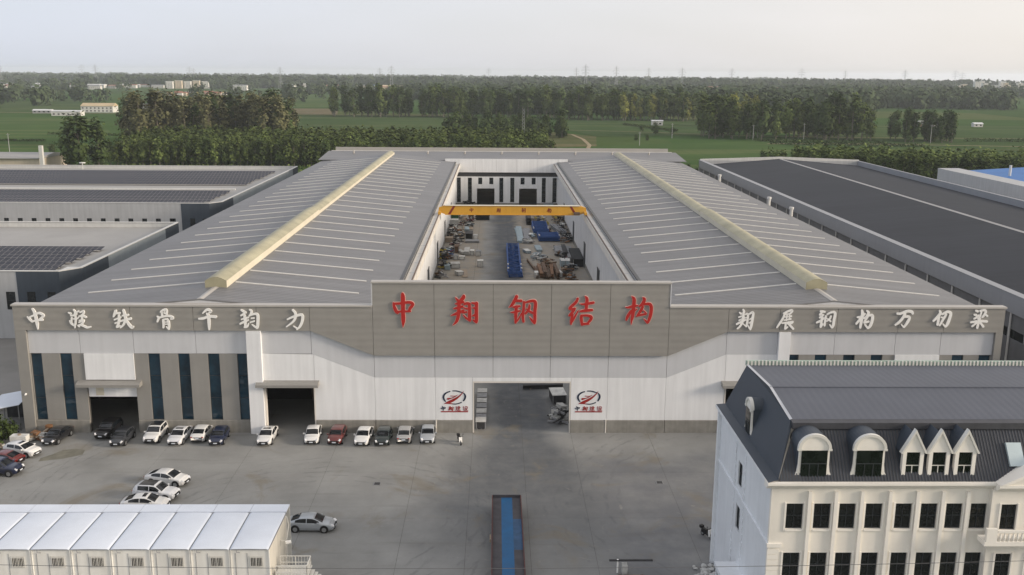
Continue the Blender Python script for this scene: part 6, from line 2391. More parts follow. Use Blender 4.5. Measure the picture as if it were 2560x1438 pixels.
# ------------------------------------------------------------------ small things round the yard
for (x, y, w) in ((-13.5, 102.7, 'left'), (19.0, 103.0, 'right')):
    o = empty('drain_cover', (x, y, 0.006), 'small dark drain cover let into the yard, %s of the gate' % w, 'drain cover')
    f = MB()
    f.box(x - .4, x + .4, y - .4, y + .4, 0.006, .03)
    f.build('frame', S['grey'], o)
    f = MB()
    for k in range(5):
        f.box(x - .32, x + .32, y - .32 + .14 * k, y - .24 + .14 * k, .031, .045)
    f.build('grate', M['black'], o)
gp = empty('barrier', (11.6, 82.6, 0), 'white barrier post with a dark boom at the bottom of the yard', 'barrier')
f = MB()
f.tube((11.6, 82.6, 0), (11.6, 82.6, 1.35), .09, n=10)
f.build('post', M['signw'], gp)
f = MB()
f.prism_x([(82.48, 1.2), (82.72, 1.2), (82.72, 1.32), (82.48, 1.32)], 10.8, 14.9)
f.build('boom', S['dark'], gp)
f = MB()
f.box(12.0, 12.5, 82.2, 82.9, 0, .9)
f.build('cabinet', S['pale'], gp)
tm = empty('timber_pile', (13, 81.6, 0), 'low pile of brown timber boards by the barrier post', 'timber')
for k in range(9):
    f = MB()
    f.obox((13.0 + rnd.uniform(-.4, .4), 81.5 + rnd.uniform(-.4, .4), .08 + .09 * (k // 3)), (rnd.uniform(1.6, 2.6), .22, .08), rnd.uniform(-.3, .3))
    f.build('board', S['brown' if k % 3 else 'tan'], tm)


def rock_mesh(seed):
    r_ = random.Random(seed)
    m = MB()
    n_ = 7
    rings = []
    for j, (zz, rr) in enumerate(((-.5, .55), (-.1, 1.0), (.35, .75), (.6, .3))):
        rings.append([(rr * math.cos(2 * math.pi * i / n_) * r_.uniform(.7, 1.15), rr * math.sin(2 * math.pi * i / n_) * r_.uniform(.7, 1.15), zz * r_.uniform(.7, 1.1)) for i in range(n_)])
    vv = [p for q in rings for p in q]
    ff = [(j * n_ + i, j * n_ + (i + 1) % n_, (j + 1) * n_ + (i + 1) % n_, (j + 1) * n_ + i) for j in range(3) for i in range(n_)]
    ff += [tuple(range(n_))[::-1], tuple(range(3 * n_, 4 * n_))]
    m.add(vv, ff)
    me = m.mesh('rock')
    return me


ROCK = [rock_mesh(s_) for s_ in range(4)]
for q in ROCK:
    q.materials.append(S['pale'])
rb = empty('rubble_heap', (20.6, 82.6, 0), 'heap of pale broken rubble at the foot of the office wall', 'rubble')
for k in range(46):
    o = inst(ROCK[k % 4], 'rubble_stone', rb, (rnd.uniform(-1.9, 1.2), rnd.uniform(-1.2, 1.0), rnd.uniform(.05, .35)), rnd.uniform(0, 6))
    s_ = rnd.uniform(.12, .38)
    o.scale = (s_, s_, s_ * .8)
# overhead wires crossing in front of the camera
M['wire'] = mat('wire', (0.10, 0.10, 0.105), 0.6, 0.0)


def wire(pts_, label):
    f = MB()
    for a, b_ in zip(pts_[:-1], pts_[1:]):
        f.tube(a, b_, 0.018, n=5, caps=False)
    tag(f.build('overhead_wire', M['wire']), label, 'wire', 'overhead wires in the foreground')


def sag(x0, z0, x1, z1, y, s_):
    n_ = 24
    return [(x0 + (x1 - x0) * i / n_, y, z0 + (z1 - z0) * i / n_ - 4 * s_ * (i / n_) * (1 - i / n_)) for i in range(n_ + 1)]


wire(sag(-60, 15.2, 90, 17.0, 58, 2.0), 'upper thin wire crossing the bottom of the view over cabins and office')
wire(sag(-60, 15.3, 40, 13.0, 57, 0.8), 'middle thin wire crossing in front of the cabin windows')
wire(sag(-60, 14.7, 60, 13.6, 56.4, 0.9), 'lowest thin wire crossing in front of the cabins')
# lean-to, bushes and clutter by the left corner of the workshop
lean = empty('lean_to', (-64.5, 121, 0), 'pale sheet-roofed lean-to beside the left corner of the workshop', 'lean-to')
f = MB()
f.add([(-66.4, 118.2, 3.0), (-62.0, 119.6, 3.5), (-62.0, 125.0, 4.0), (-66.4, 124.0, 3.4), (-66.4, 118.2, 2.93), (-62.0, 119.6, 3.43), (-62.0, 125.0, 3.93), (-66.4, 124.0, 3.33)],
      [(0, 1, 2, 3), (7, 6, 5, 4), (0, 4, 5, 1), (1, 5, 6, 2), (2, 6, 7, 3), (3, 7, 4, 0)])
f.build('roof_sheet', M['cabroof'], lean)
for x, y, z in ((-66.2, 118.4, 2.93), (-62.2, 119.8, 3.42), (-62.2, 124.8, 3.9), (-66.2, 123.8, 3.3)):
    f = MB()
    f.tube((x, y, 0), (x, y, z), .07, n=7)
    f.build('post', S['grey'], lean)
f = MB()
f.box(-66.2, -62.2, 124.5, 124.7, 0, 3.2)
f.build('back_wall', S['dark'], lean)
lw_ = empty('yard_wall', (-70, 131, 0), 'low grey concrete wall running back beside the lean-to', 'wall')
f = MB()
f.box(-61.9, -61.6, 127.01, 162, 0, 2.4)
f.build('wall_panel', M['concrete'], lw_)
f = MB()
f.box(-69.5, -61.9, 127, 127.3, 0, 2.4)
f.build('wall_panel', M['concrete'], lw_)
f = MB()
f.box(-61.98, -61.52, 127.3, 162, 2.401, 2.5)
f.build('coping', M['coping'], lw_)
tk = empty('white_tank', (-59.3, 114.9, 0), 'cream plastic water tank lying by the left corner pier', 'tank')
f = MB()
f.box(-60.9, -58.9, 114.4, 115.4, .25, 1.15)
f.build('tank_body', S['white'], tk)
f = MB()
f.tube((-59.9, 114.9, 1.15), (-59.9, 114.9, 1.28), .22, n=10)
f.build('cap', S['tan'], tk)
f = MB()
f.box(-60.8, -60.6, 114.4, 115.4, 0, .25)
f.box(-59.2, -59.0, 114.4, 115.4, 0, .25)
f.build('cradle', S['rust'], tk)
dr = empty('rusty_drum', (-57.6, 118.0, 0), 'rusty brown drum standing against the left plinth', 'drum')
f = MB()
f.tube((-57.6, 118.0, 0), (-57.6, 118.0, 1.3), .45, n=14)
f.build('drum_body', S['rust'], dr)
f = MB()
for z in (.4, .85):
    f.tube((-57.6, 118.0, z), (-57.6, 118.0, z + .06), .48, n=14)
f.build('hoop', S['brown'], dr)
scrap(-58.0, 116.2, 2.6, 1.6, 14, ['tan', 'rust', 'pale'], 'tan pipe frames lying behind the black sedan', 0.8)
scrap(-63.5, 112.6, 5.0, 3.0, 22, ['pale', 'grey', 'tan', 'dark'], 'heap of pale tarpaulin and rubble behind the white hatchback', 1.0, 'rubble')
f = MB()
pt = [(-55.0, 109.2), (-52.6, 110.0), (-50.6, 111.3), (-50.9, 112.8), (-52.2, 113.2), (-53.6, 112.8), (-54.3, 111.4), (-55.2, 110.2)]
f.prism_z(pt, 0.004, 0.011)
tag(f.build('road_patch', mat('old_asphalt_patch', (0.17, 0.165, 0.135), 0.95, 0.25, 0.8)), kind='structure')
# ------------------------------------------------------------------ vegetation
def foliage(name, c, c2, var_rand=0.22):
    m = mat(name, c, 0.85, 0.2, 0.7, spec=0.03, col2=c2, rand=var_rand)
    return m


F = dict(dark=foliage('leaves_dark', (0.090, 0.125, 0.042), (0.026, 0.042, 0.017), .3), mid=foliage('leaves_mid', (0.155, 0.195, 0.060), (0.036, 0.060, 0.020), .3),
         olive=foliage('leaves_olive', (0.165, 0.160, 0.080), (0.060, 0.068, 0.034), 0.25), yellow=foliage('leaves_yellow_green', (0.32, 0.32, 0.080), (0.12, 0.145, 0.040)),
         far=foliage('leaves_far', (0.078, 0.104, 0.052), (0.034, 0.050, 0.026)))
M['bark'] = mat('bark', (0.17, 0.15, 0.12), 0.9, 0.2, 1.0)


def quads_object(name, V, m, kind=None):
    """V: (N,4,3) array of quads"""
    n_ = V.shape[0]
    me = bpy.data.meshes.new(name)
    me.vertices.add(n_ * 4)
    me.vertices.foreach_set('co', V.reshape(-1).astype(np.float32))
    me.loops.add(n_ * 4)
    me.loops.foreach_set('vertex_index', np.arange(n_ * 4, dtype=np.int32))
    me.polygons.add(n_)
    me.polygons.foreach_set('loop_start', np.arange(0, n_ * 4, 4, dtype=np.int32))
    me.polygons.foreach_set('loop_total', np.full(n_, 4, dtype=np.int32))
    me.update(calc_edges=True)
    me.materials.append(m)
    return me


def leaf_quads(P_, size, rg, up=0.35, out=None):
    """random leaf-clump quads round points P_ (N,3) with edge lengths size (N,)"""
    n_ = len(P_)
    nrm = rg.normal(size=(n_, 3))
    nrm[:, 2] = np.abs(nrm[:, 2]) + up
    if out is not None:
        o_ = out / (np.linalg.norm(out, axis=1)[:, None] + 1e-6)
        nrm = o_ * 1.5 + rg.normal(size=(n_, 3)) * 0.55 + np.array([0, 0, .25])
    nrm /= np.linalg.norm(nrm, axis=1)[:, None]
    t = np.cross(nrm, rg.normal(size=(n_, 3)))
    t /= np.linalg.norm(t, axis=1)[:, None] + 1e-9
    b_ = np.cross(nrm, t)
    s_ = (size / 2)[:, None]
    a1, a2 = rg.uniform(.6, 1.25, (n_, 1)), rg.uniform(.6, 1.25, (n_, 1))
    return np.stack([P_ - t * s_ * a1 - b_ * s_ * .4, P_ + t * s_ * .5 - b_ * s_ * a2, P_ + t * s_ * a1 + b_ * s_ * .4, P_ - t * s_ * .5 + b_ * s_ * a2], axis=1)


def crown_points(rg, h, r, z0, n_, shape, nc=26):
    t = rg.uniform(0.02, 1, nc)
    if shape == 'poplar':
        prof = np.sin(np.pi * np.clip(t * 0.86 + 0.10, 0, 1)) ** 0.55
    elif shape == 'young':
        prof = (1.02 - t) ** 0.55 * np.clip(t * 6, 0.5, 1)
    else:
        prof = np.sqrt(np.clip(1 - (2 * t - 0.9) ** 2, 0.05, 1))
    a = rg.uniform(0, 2 * np.pi, nc)
    q = np.sqrt(rg.uniform(0.15, 1, nc))
    C_ = np.stack([np.cos(a) * q * r * prof, np.sin(a) * q * r * prof, z0 + (h - z0) * t], 1)
    k = rg.integers(0, nc, n_)
    sp = r * 0.27
    P_ = C_[k] + rg.normal(size=(n_, 3)) * np.array([sp, sp, sp * 1.25])
    return P_


def outward(P_, h):
    return np.stack([P_[:, 0], P_[:, 1], (P_[:, 2] - h * .45) * .55], 1)


def trunk_mb(rg, h, r, z0):
    m = MB()
    bend = rg.uniform(-.02, .02, 2) * h
    rb = 0.018 * h + 0.05
    p = [(0, 0, 0), (bend[0] * .4, bend[1] * .4, h * .35), (bend[0], bend[1], h * .72), (bend[0] * 1.1, bend[1] * 1.1, h * .94)]
    rr = [rb, rb * .75, rb * .4, rb * .12]
    for i in range(3):
        m.tube(p[i], p[i + 1], rr[i], rr[i + 1], 6, caps=(i == 0))
    for k in range(6):
        t = rg.uniform(.3, .8)
        a = rg.uniform(0, 6.28)
        b0 = (bend[0] * t, bend[1] * t, h * t)
        L_ = r * rg.uniform(.5, .95)
        m.tube(b0, (b0[0] + math.cos(a) * L_, b0[1] + math.sin(a) * L_, b0[2] + L_ * .9), rb * .28, rb * .08, 4, caps=False)
    return m


TREES = {}


def tree_kind(key, h, r, z0, n_, leaf, shape, m, variants=4):
    out = []
    for v in range(variants):
        rg = np.random.default_rng(hash((len(TREES), v)) % 1000 + 5)
        P_ = crown_points(rg, h, r, z0, n_, shape)
        V = leaf_quads(P_, rg.uniform(.55, 1.35, n_) * leaf, rg, out=outward(P_, h))
        cm = quads_object('crown', V, m)
        tm_ = trunk_mb(rg, h, r, z0).mesh('trunk')
        tm_.materials.append(M['bark'])
        out.append((tm_, cm))
    TREES[key] = out


tree_kind('young', 12.0, 2.3, 1.6, 620, 0.85, 'young', F['mid'], 5)
tree_kind('young_dark', 12.0, 2.4, 1.4, 620, 0.9, 'young', F['dark'], 3)
tree_kind('poplar', 27.0, 4.3, 3.5, 1100, 1.35, 'poplar', F['olive'], 4)
tree_kind('poplar_dark', 27.0, 4.2, 4.5, 950, 1.5, 'poplar', F['dark'], 5)
tree_kind('poplar_mid', 26.0, 4.0, 5.0, 900, 1.5, 'poplar', F['mid'], 4)
tree_kind('poplar_yellow', 25.0, 3.4, 4.0, 800, 1.4, 'poplar', F['yellow'], 3)
tree_kind('round', 9.0, 3.2, 1.0, 420, 1.0, 'round', F['dark'], 3)
tree_kind('bush', 2.4, 1.7, 0.1, 520, 0.42, 'round', F['dark'], 3)


def tree(key, x, y, name, label, group, s_=1.0, cat='tree', sz=None):
    o = empty(name, (x, y, -0.2), label, cat, group, rz=rnd.uniform(0, 6.28))
    v = rnd.choice(TREES[key])
    s_ *= rnd.uniform(.80, 1.16)
    o.scale = (s_ * rnd.uniform(.92, 1.1), s_ * rnd.uniform(.92, 1.1), sz * s_ if sz else s_)
    inst(v[0], 'trunk', o, (0, 0, 0))
    inst(v[1], 'crown', o, (0, 0, 0))
    return o


# plantation of young trees behind the workshop: nearest rows as single trees
cnt = 0
for j in range(5):
    y = 487 + 5.5 * j
    x = -193 + 1.5 * (j % 2)
    while x < 30 and cnt < 290:
        if rnd.random() > .05:
            tree('young' if rnd.random() < .8 else 'young_dark', x + rnd.uniform(-.6, .6), y + rnd.uniform(-.9, .9), 'young_tree',
                 'young leafy tree in the %s row of the plantation behind the workshop' % ordn[j], 'young trees in the %s plantation row' % ordn[j], rnd.uniform(.88, 1.08))
            cnt += 1
        x += 4.0


def mass(name, label, pts_, key_m, h, r, n_leaf, leaf, shape, cat, seed=3):
    """many trees of one wood as a single object"""
    rg = np.random.default_rng(seed)
    base = [crown_points(np.random.default_rng(seed + 10 + v), h, r, h * .12, n_leaf, shape) for v in range(6)]
    Vs = []
    for (x, y, s_) in pts_:
        q = base[rg.integers(0, 6)] * s_
        a_ = rg.uniform(0, 6.28)
        q = np.stack([q[:, 0] * math.cos(a_) - q[:, 1] * math.sin(a_), q[:, 0] * math.sin(a_) + q[:, 1] * math.cos(a_), q[:, 2]], 1)
        Vs.append(leaf_quads(q + np.array([x, y, -0.2]), rg.uniform(.6, 1.35, n_leaf) * leaf * s_, rg, out=outward(q, h * s_)))
    V = np.concatenate(Vs)
    me = quads_object(name, V, key_m)
    o = bpy.data.objects.new(name, me)
    link(o)
    tag(o, label, cat, kind='stuff')
    return o


pts_ = []
for j in range(15):
    y = 515 + 6.0 * j
    x = -198 - j * 0.5
    while x < 27 + j * 0.2:
        pts_.append((x + rnd.uniform(-1, 1), y + rnd.uniform(-1, 1), rnd.uniform(.85, 1.18)))
        x += 4.3
mass('tree_plantation', 'rear rows of the young plantation behind the workshop', pts_, F['mid'], 12.0, 2.4, 150, 1.35, 'young', 'trees', 5)
# hedge-like rows of young trees behind the dark-roofed shed
k = 0
for j in range(2):
    for i in range(46):
        x = 122 + 3.1 * i + rnd.uniform(-.4, .4)
        y = 436 - 0.35 * (x - 122) + 6 * j
        tree('young' if rnd.random() < .6 else 'young_dark', x, y + rnd.uniform(-.6, .6), 'hedge_tree', 'young tree in the %s row behind the dark-roofed shed' % ('front', 'rear')[j], 'young trees in the %s row behind the dark-roofed shed' % ('front', 'rear')[j], .96)
for i in range(14):
    tree('young_dark', 72 + 3.5 * i + rnd.uniform(-.8, .8), 425 + rnd.uniform(-4, 6), 'hedge_tree', 'low young tree behind the gap between workshop and dark-roofed shed', 'low trees behind the gap between the sheds', .5)
pts_ = []
for j in range(8):
    for i in range(44):
        x = 150 + 3.4 * i
        pts_.append((x, 450 - 0.3 * (x - 122) + 6 * j + rnd.uniform(-1, 1), rnd.uniform(.85, 1.1)))
mass('hedge_plantation', 'deeper rows of young trees at the right behind the shed', pts_, F['mid'], 12.0, 2.5, 110, 1.5, 'young', 'trees', 8)
# tall olive poplars at the left
for x, y, s_, w in ((-188.0, 440, 1.02, 'middle'), (-182.6, 446, .92, 'right'), (-194.0, 443, .90, 'left')):
    o = tree('poplar_dark', x, y, 'poplar_tree', 'tall dark tree behind the solar shed, %s of the close trio' % w, None, 1.0)
    o.scale = (s_ * 1.1, s_ * 1.1, s_ * .96)
for k in range(11):
    tree('poplar', rnd.uniform(-232, -212), rnd.uniform(585, 625), 'poplar_tree', 'tall olive poplar in the small clump left of the gap', 'olive poplars in the small left clump', rnd.uniform(.98, 1.08))
for k in range(62):
    tree('poplar' if rnd.random() < .75 else 'poplar_dark', rnd.uniform(-212, -132), rnd.uniform(606, 668), 'poplar_tree', 'tall olive poplar in the large left clump', 'olive poplars in the large left clump', rnd.uniform(.98, 1.10))
# distant belts with bare trunks
for k in range(78):
    x = rnd.uniform(-176, 66)
    tree('poplar_dark' if rnd.random() < .75 else 'poplar_mid', x, 1030 + rnd.uniform(0, 46), 'poplar_tree', 'tall dark poplar in the straight belt across the middle distance', 'poplars in the middle belt', rnd.uniform(.95, 1.15))
for k in range(62):
    x = rnd.uniform(60, 225)
    tree('poplar_mid' if rnd.random() < .6 else 'poplar_dark', x, 1000 + rnd.uniform(0, 50) - 0.1 * x, 'poplar_tree', 'green poplar in the right part of the distant belt', 'poplars in the right distant belt', rnd.uniform(.85, 1.1))
for k in range(20):
    tree('poplar_yellow', rnd.uniform(200, 243), rnd.uniform(880, 905), 'poplar_tree', 'yellow-green poplar in the bright clump at the right', 'yellow-green poplars', rnd.uniform(.9, 1.05))
for k in range(9):
    tree('poplar_yellow', rnd.uniform(128, 195), rnd.uniform(985, 1000), 'poplar_tree', 'yellow-green poplar in front of the distant belt', 'yellow-green poplars before the belt', rnd.uniform(.8, .95))
for k in range(70):
    tree('poplar_dark' if rnd.random() < .6 else 'poplar_mid', rnd.uniform(158, 280), rnd.uniform(705, 770), 'poplar_tree', 'tall dark poplar in the big grove right of centre', 'poplars in the big right grove', rnd.uniform(.85, 1.08))
for k in range(24):
    tree('poplar_dark', rnd.uniform(290, 334), rnd.uniform(685, 720), 'poplar_tree', 'dark poplar in the small grove at the right', 'poplars in the small right grove', rnd.uniform(.68, .80))
for k in range(46):
    tree('round' if rnd.random() < .6 else 'young_dark', rnd.uniform(-38, 52), rnd.uniform(700, 760), 'orchard_tree', 'low dark tree in the thicket beyond the plantation', 'low trees in the central thicket', rnd.uniform(1.1, 1.6))
for (x, y, s_) in ((120, 800, .7), (126, 770, .8), (140, 768, .6), (168, 760, .8), (100, 690, .4), (108, 690, .45), (310, 690, .8), (318, 700, .7), (292, 680, .55), (-255, 560, .5), (-240, 500, .45), (-222, 470, .5), (-190, 468, .5)):
    tree('round', x, y, 'field_tree', 'small dark tree standing by itself in the fields', 'scattered field trees', s_)
# clipped dark hedges between the right-hand fields
def hedge(x0, y0, x1, y1, h, label):
    rg_ = np.random.default_rng(int(x0 + y0))
    L_ = math.hypot(x1 - x0, y1 - y0)
    n_ = int(L_ * 14)
    t = rg_.uniform(0, 1, n_)
    P_ = np.stack([x0 + (x1 - x0) * t + rg_.normal(size=n_) * .4, y0 + (y1 - y0) * t + rg_.normal(size=n_) * .5, rg_.uniform(0, h, n_)], 1)
    me = quads_object('hedge', leaf_quads(P_, rg_.uniform(.5, 1.1, n_), rg_), F['dark'])
    tag(link(bpy.data.objects.new('hedge', me)), label, 'hedge')


hedge(184, 690, 272, 672, 2.0, 'long dark hedge in the right field, farther of two')
hedge(188, 662, 285, 640, 2.2, 'long dark hedge in the right field, nearer of two')
hedge(118, 905, 150, 800, 2.0, 'dark hedge running back through the middle field')
hedge(340, 700, 560, 690, 2.4, 'dark hedge at the far right beyond the small grove')
hedge(-330, 720, -215, 700, 1.6, 'low dark hedge across the left field')
hedge(-420, 640, -300, 650, 1.4, 'low dark hedge at the left edge of the left field')
# bushes by the left corner of the workshop
for k, (x, y) in enumerate(((-64.5, 115.6), (-66.5, 116.5), (-62.6, 117.4), (-68.0, 114.4), (-65.4, 118.2), (-63.4, 114.0), (-70.0, 116.4))):
    tree('bush', x, y, 'bush', 'dark leafy bush by the lean-to at the left corner of the workshop', 'bushes by the lean-to', rnd.uniform(.8, 1.15), cat='bush')

# rough ground cover under the plantation edge
rg = np.random.default_rng(4)
P_ = np.stack([rg.uniform(-215, 250, 9000), rg.uniform(395, 486, 9000), rg.uniform(-.1, .7, 9000)], 1)
me = quads_object('undergrowth', leaf_quads(P_, rg.uniform(.6, 1.6, 9000), rg), F['mid'])
tag(link(bpy.data.objects.new('undergrowth', me)), 'rough grass and weeds along the back of the sheds', 'undergrowth', kind='stuff')

# ------------------------------------------------------------------ far houses, blocks, pylons, poles
H_ = {}
for k, c in dict(white=(0.62, 0.61, 0.58), cream=(0.55, 0.47, 0.36), brick=(0.34, 0.19, 0.13), grey=(0.36, 0.36, 0.36)).items():
    H_[k] = mat('house_wall_' + k, c, 0.8, 0.08, 0.1)
RF = {}
for k, c in dict(red=(0.28, 0.12, 0.08), grey=(0.26, 0.26, 0.27), blue=(0.06, 0.14, 0.34), white=(0.6, 0.61, 0.62), tan=(0.48, 0.38, 0.24)).items():
    RF[k] = mat('house_roof_' + k, c, 0.7, 0.12, 0.1)


HOUSES = []


def house(x, y, w, d, h, wall, roof, label, group=None, rh=2.0, name='house', cat='house', rz=0.0, flat=False):
    HOUSES.append((x, y, w, h))
    o = empty(name, (x, y, -0.3), label, cat, group, rz=rz)
    f = MB()
    f.box(-w / 2, w / 2, -d / 2, d / 2, 0, h)
    f.build('wall', H_[wall], o, loc=(0, 0, 0))
    f = MB()
    if flat:
        f.box(-w / 2 - .3, w / 2 + .3, -d / 2 - .3, d / 2 + .3, h + .01, h + .6)
    else:
        f.prism_x([(-d / 2 - .6, h), (d / 2 + .6, h), (0, h + rh)], -w / 2 - .5, w / 2 + .5)
    f.build('roof', RF[roof], o, loc=(0, 0, 0))
    f = MB()
    n_ = max(2, int(w / 4.5))
    fl = max(1, int(h / 3.2))
    if n_ * fl <= 120:
        for i in range(n_):
            for j in range(fl):
                q = MB()
                q.box(-w / 2 + (i + .3) * w / n_, -w / 2 + (i + .7) * w / n_, -d / 2 - .06, -d / 2 - .01, 3.2 * j + 1.1, 3.2 * j + 2.4)
                q.build('window', M['darkgl'], o, loc=(0, 0, 0))
    return o


# pale apartment slabs at the left
for k in range(5):
    house(-890 + 21 * k, 2690 + 11 * k, 18, 11, 19 + (k % 2) * 2, 'white' if k % 2 == 0 else 'cream', 'white', 'pale apartment slab in the far left town, %s from the left' % ordn[k], 'far apartment slabs', flat=True, name='apartment_block', cat='block')
rh_ = random.Random(9)
for k in range(26):
    house(rh_.uniform(-665, -535), rh_.uniform(1850, 2000), rh_.uniform(9, 15), rh_.uniform(7, 9), rh_.uniform(4, 6.5), rh_.choice(['brick', 'cream', 'cream', 'white']), rh_.choice(['red', 'red', 'tan', 'grey']),
          'brick-roofed house in the far village left of centre', 'houses of the far left village')
for k in range(30):
    house(rh_.uniform(-1420, -980), rh_.uniform(2350, 2950), rh_.uniform(12, 30), rh_.uniform(9, 14), rh_.uniform(5, 9), rh_.choice(['white', 'cream', 'grey']), rh_.choice(['white', 'red', 'grey']),
          'pale building in the hazy town at the far left edge', 'buildings of the far left town')
house(-452, 1120, 36, 16, 7, 'white', 'tan', 'farm shed with buff roof and blue wall on the left plain', rh=3.4, name='farm_shed', cat='shed')
house(-424, 1176, 32, 12, 6, 'grey', 'grey', 'grey farm shed right of the buff-roofed one', rh=2.2, name='farm_shed', cat='shed')
house(-449, 1030, 30, 11, 4.5, 'white', 'white', 'low white farm shed in front of the buff-roofed one', rh=1.2, name='farm_shed', cat='shed')
house(-500, 1085, 20, 8, 3.0, 'grey', 'white', 'low white greenhouse left of the farm sheds', rh=1.4, name='greenhouse', cat='greenhouse')
house(-436, 2690, 55, 16, 9, 'white', 'red', 'white barn with red roof far beyond the workshop', rh=4, name='barn', cat='barn')
house(-300, 2890, 70, 20, 7, 'brick', 'tan', 'long brick yard building in the far centre', rh=4, name='barn', cat='barn')
house(-46, 2480, 20, 10, 8, 'white', 'white', 'small white house above the central poplar belt', rh=2)
house(632, 4300, 90, 20, 9, 'white', 'white', 'long white factory roof near the horizon, right of centre', rh=3, name='factory', cat='factory')
house(150, 905, 10, 6, 4, 'white', 'white', 'small white hut beside the yellow-green poplars', rh=1)
for k in range(26):
    house(1330 + 5.5 * k + rh_.uniform(-8, 8), 2730 + rh_.uniform(-60, 160), rh_.uniform(10, 18), 12, rh_.uniform(12, 34), 'white' if rh_.random() < .7 else 'cream', 'white',
          'pale tower block in the hazy town at the far right', 'tower blocks of the far right town', flat=True, name='tower_block', cat='block')
for k in range(44):
    D = 1.0 / rh_.uniform(1 / 4600., 1 / 2400.)
    a = rh_.uniform(-.52, .52)
    house(D * math.tan(a), D, rh_.uniform(14, 40), rh_.uniform(9, 14), rh_.uniform(7, 14), rh_.choice(['white', 'white', 'cream', 'grey']), rh_.choice(['white', 'red', 'grey', 'white', 'blue']),
          'small pale house scattered among the far woods', 'houses scattered among the far woods', rz=rh_.uniform(-.4, .4))
for k in range(7):
    house(rh_.uniform(390, 470), rh_.uniform(905, 930), rh_.uniform(6, 12), 6, rh_.uniform(2.5, 4), rh_.choice(['white', 'brick', 'grey']), rh_.choice(['white', 'red', 'grey']), 'low farm building in the clearing at the right', 'farm buildings in the right clearing', rh=1.3)

# far woodland, out to the horizon
rg = np.random.default_rng(21)


def wood_noise(x, y):
    return math.sin(x * .0021 + 1.3) * math.cos(y * .0033 + .4) + .6 * math.sin(x * .0061 - y * .0047) + .35 * math.cos(x * .013 + y * .011)


def blocked(x, y, r):
    """keep a clearing round every house and on its near side"""
    for hx, hy, hw, hh in HOUSES:
        clear = 60 + hy * 0.16 * max(.2, min(1, (19 - hh * .55) / 19))
        if hy - clear < y < hy + 25 and abs(x - hx * y / hy) < hw / 2 + r * .8:
            return True
    return False


near_, far_ = [], []
while len(near_) < 2600:
    D = 1.0 / rg.uniform(1 / 3000., 1 / 1120.)
    a = rg.uniform(-.60, .62)
    x, y = D * math.tan(a) * .98, D
    if wood_noise(x, y) < (-.15 if x > 150 else .22):
        continue
    if -720 < x < -190 and 1050 < y < 2100 and rg.uniform() < .93:
        continue
    if x < -400 and y < 1500 and rg.uniform() < .6:
        continue
    if 360 < x < 600 and y < 1150 and rg.uniform() < .3:
        continue
    if blocked(x, y, 9):
        continue
    near_.append((x, y, rg.uniform(.8, 1.25)))
while len(far_) < 3600:
    D = 1.0 / rg.uniform(1 / 9800., 1 / 2800.)
    a = rg.uniform(-.60, .62)
    x, y = D * math.tan(a) * .98, D
    if math.hypot(x, y) > 10300 or (x > 0 and math.hypot(x, y) > (10500 - 6000 * min(1, math.degrees(math.atan2(x, y)) / 28.0)) * .97):
        continue
    if wood_noise(x * .6, y * .6) < -.45:
        continue
    if blocked(x, y, 17):
        continue
    far_.append((x, y, rg.uniform(.8, 1.3)))
mass('distant_woodland', 'dark woods beyond the fields', near_, F['far'], 19.0, 8.0, 100, 4.6, 'round', 'woodland', 31)
mass('horizon_woodland', 'hazy blue-green woods along the horizon', far_, F['far'], 19.0, 16.0, 60, 10.5, 'round', 'woodland', 33)
M['pylon'] = mat('galvanised_steel', (0.30, 0.31, 0.32), 0.6, 0.1, 0.3)
py = MB()
HP = 62.0
for sx_ in (-1, 1):
    for sy_ in (-1, 1):
        py.tube((sx_ * 5, sy_ * 5, 0), (sx_ * 1.1, sy_ * 1.1, 42), .28, .22, 4)
        py.tube((sx_ * 1.1, sy_ * 1.1, 42), (sx_ * .4, sy_ * .4, HP), .22, .18, 4)
for k in range(7):
    z0, z1 = 6 * k, 6 * k + 6
    r0, r1 = 5 - 3.9 * z0 / 42, 5 - 3.9 * z1 / 42
    for s_ in (-1, 1):
        py.tube((-r0, s_ * r0, z0), (r1, s_ * r1, z1), .13, n=4)
        py.tube((s_ * r0, -r0, z0), (s_ * r1, r1, z1), .13, n=4)
pym = py.mesh('tower')
pym.materials.append(M['pylon'])
pa = MB()
for z, L_ in ((44, 8), (50, 10), (56, 7)):
    pa.tube((-L_, 0, z), (L_, 0, z), .25, n=4)
    for s_ in (-1, 1):
        pa.tube((s_ * L_, 0, z), (0, 0, z + 3), .22, n=4)
        pa.tube((s_ * L_, 0, z), (s_ * L_, 0, z - 2.5), .25, n=4)
pam = pa.mesh('crossarm')
pam.materials.append(M['pylon'])
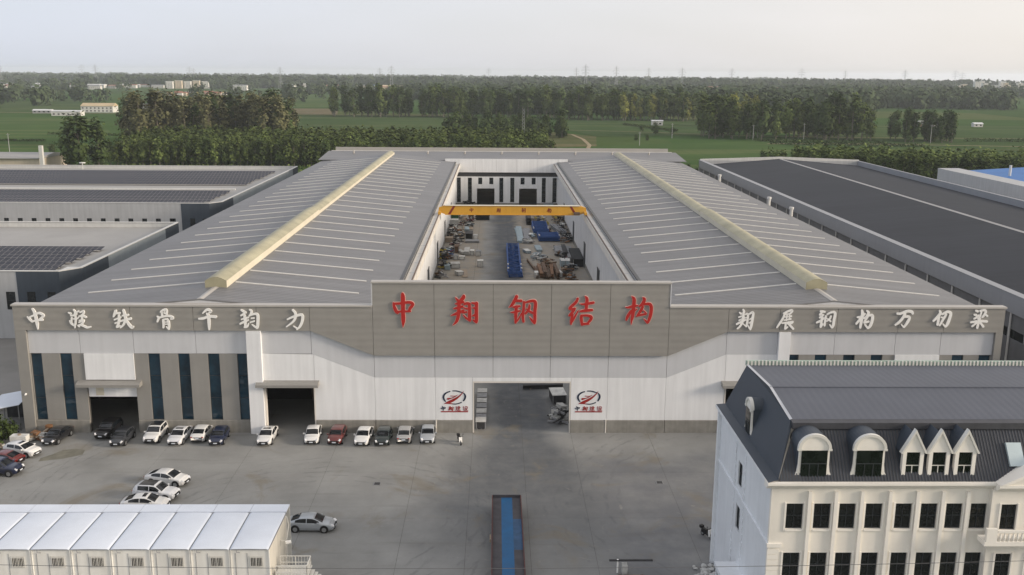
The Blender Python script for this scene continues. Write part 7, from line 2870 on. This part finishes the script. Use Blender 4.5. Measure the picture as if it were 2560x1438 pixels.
for i, (u, D) in enumerate(((45, 3600), (75, 3500), (265, 3300), (297, 3200), (517, 2900), (527, 3900), (730, 2700), (965, 3400), (992, 2700), (1222, 3600), (1430, 3000), (1452, 2300), (1525, 2700), (1602, 3000), (1682, 2600),
                            (1800, 3000), (1967, 2900), (2072, 3300), (2215, 3100), (2336, 2900), (2353, 3100))):
    x = (u - 1240) / 2400 * D * 1.03
    o = empty('pylon', (x, D, -0.3), 'steel lattice pylon on the far horizon', 'pylon', 'pylons along the horizon', rz=rnd.uniform(-.6, .6))
    o.scale = (1, 1, rnd.uniform(.95, 1.12))
    inst(pym, 'tower', o, (0, 0, 0))
    inst(pam, 'crossarm', o, (0, 0, 0))
lm = empty('lattice_mast', (17.7, 628, -0.2), 'slim lattice mast standing at the right end of the plantation', 'mast')
f = MB()
for sx_ in (-1, 1):
    for sy_ in (-1, 1):
        f.tube((17.7 + sx_ * .8, 628 + sy_ * .8, 0), (17.7 + sx_ * .5, 628 + sy_ * .5, 24), .10, n=4)
for k in range(12):
    f.tube((16.95, 627.3, 2 * k), (18.4, 628.6, 2 * k + 2), .06, n=4)
    f.tube((18.4, 627.3, 2 * k), (16.95, 628.6, 2 * k + 2), .06, n=4)
f.build('tower', M['pylon'], lm)
for (x, y, h) in ((-277, 555, 11), (130, 715, 11), (187, 703, 11), (225, 706, 12), (307, 680, 13), (325, 844, 12), (-231, 1110, 12), (95, 640, 9)):
    o = empty('utility_pole', (x, y, -0.2), 'pale concrete utility pole standing in the fields', 'pole', 'utility poles in the fields')
    f = MB()
    f.tube((x, y, 0), (x, y, h), .22, .14, 7)
    f.build('shaft', H_['grey'], o)
    f = MB()
    f.box(x - 1.1, x + 1.1, y - .08, y + .08, h - .9, h - .75)
    f.build('crossarm', M['pylon'], o)

# ------------------------------------------------------------------ the hazy air
hz = MB()
hz.box(-12500, 12500, -11500, 12500, -1.4, 78)
hm = bpy.data.materials.new('haze')
hm.use_nodes = True
nt = hm.node_tree
nt.nodes.clear()
out = nt.nodes.new('ShaderNodeOutputMaterial')
pv = nt.nodes.new('ShaderNodeVolumePrincipled')
pv.inputs['Color'].default_value = (0.88, 0.94, 1.0, 1)
pv.inputs['Density'].default_value = 8.0e-5
pv.inputs['Anisotropy'].default_value = 0.1
nt.links.new(pv.outputs[0], out.inputs['Volume'])
tag(hz.build('haze', hm), kind='stuff')
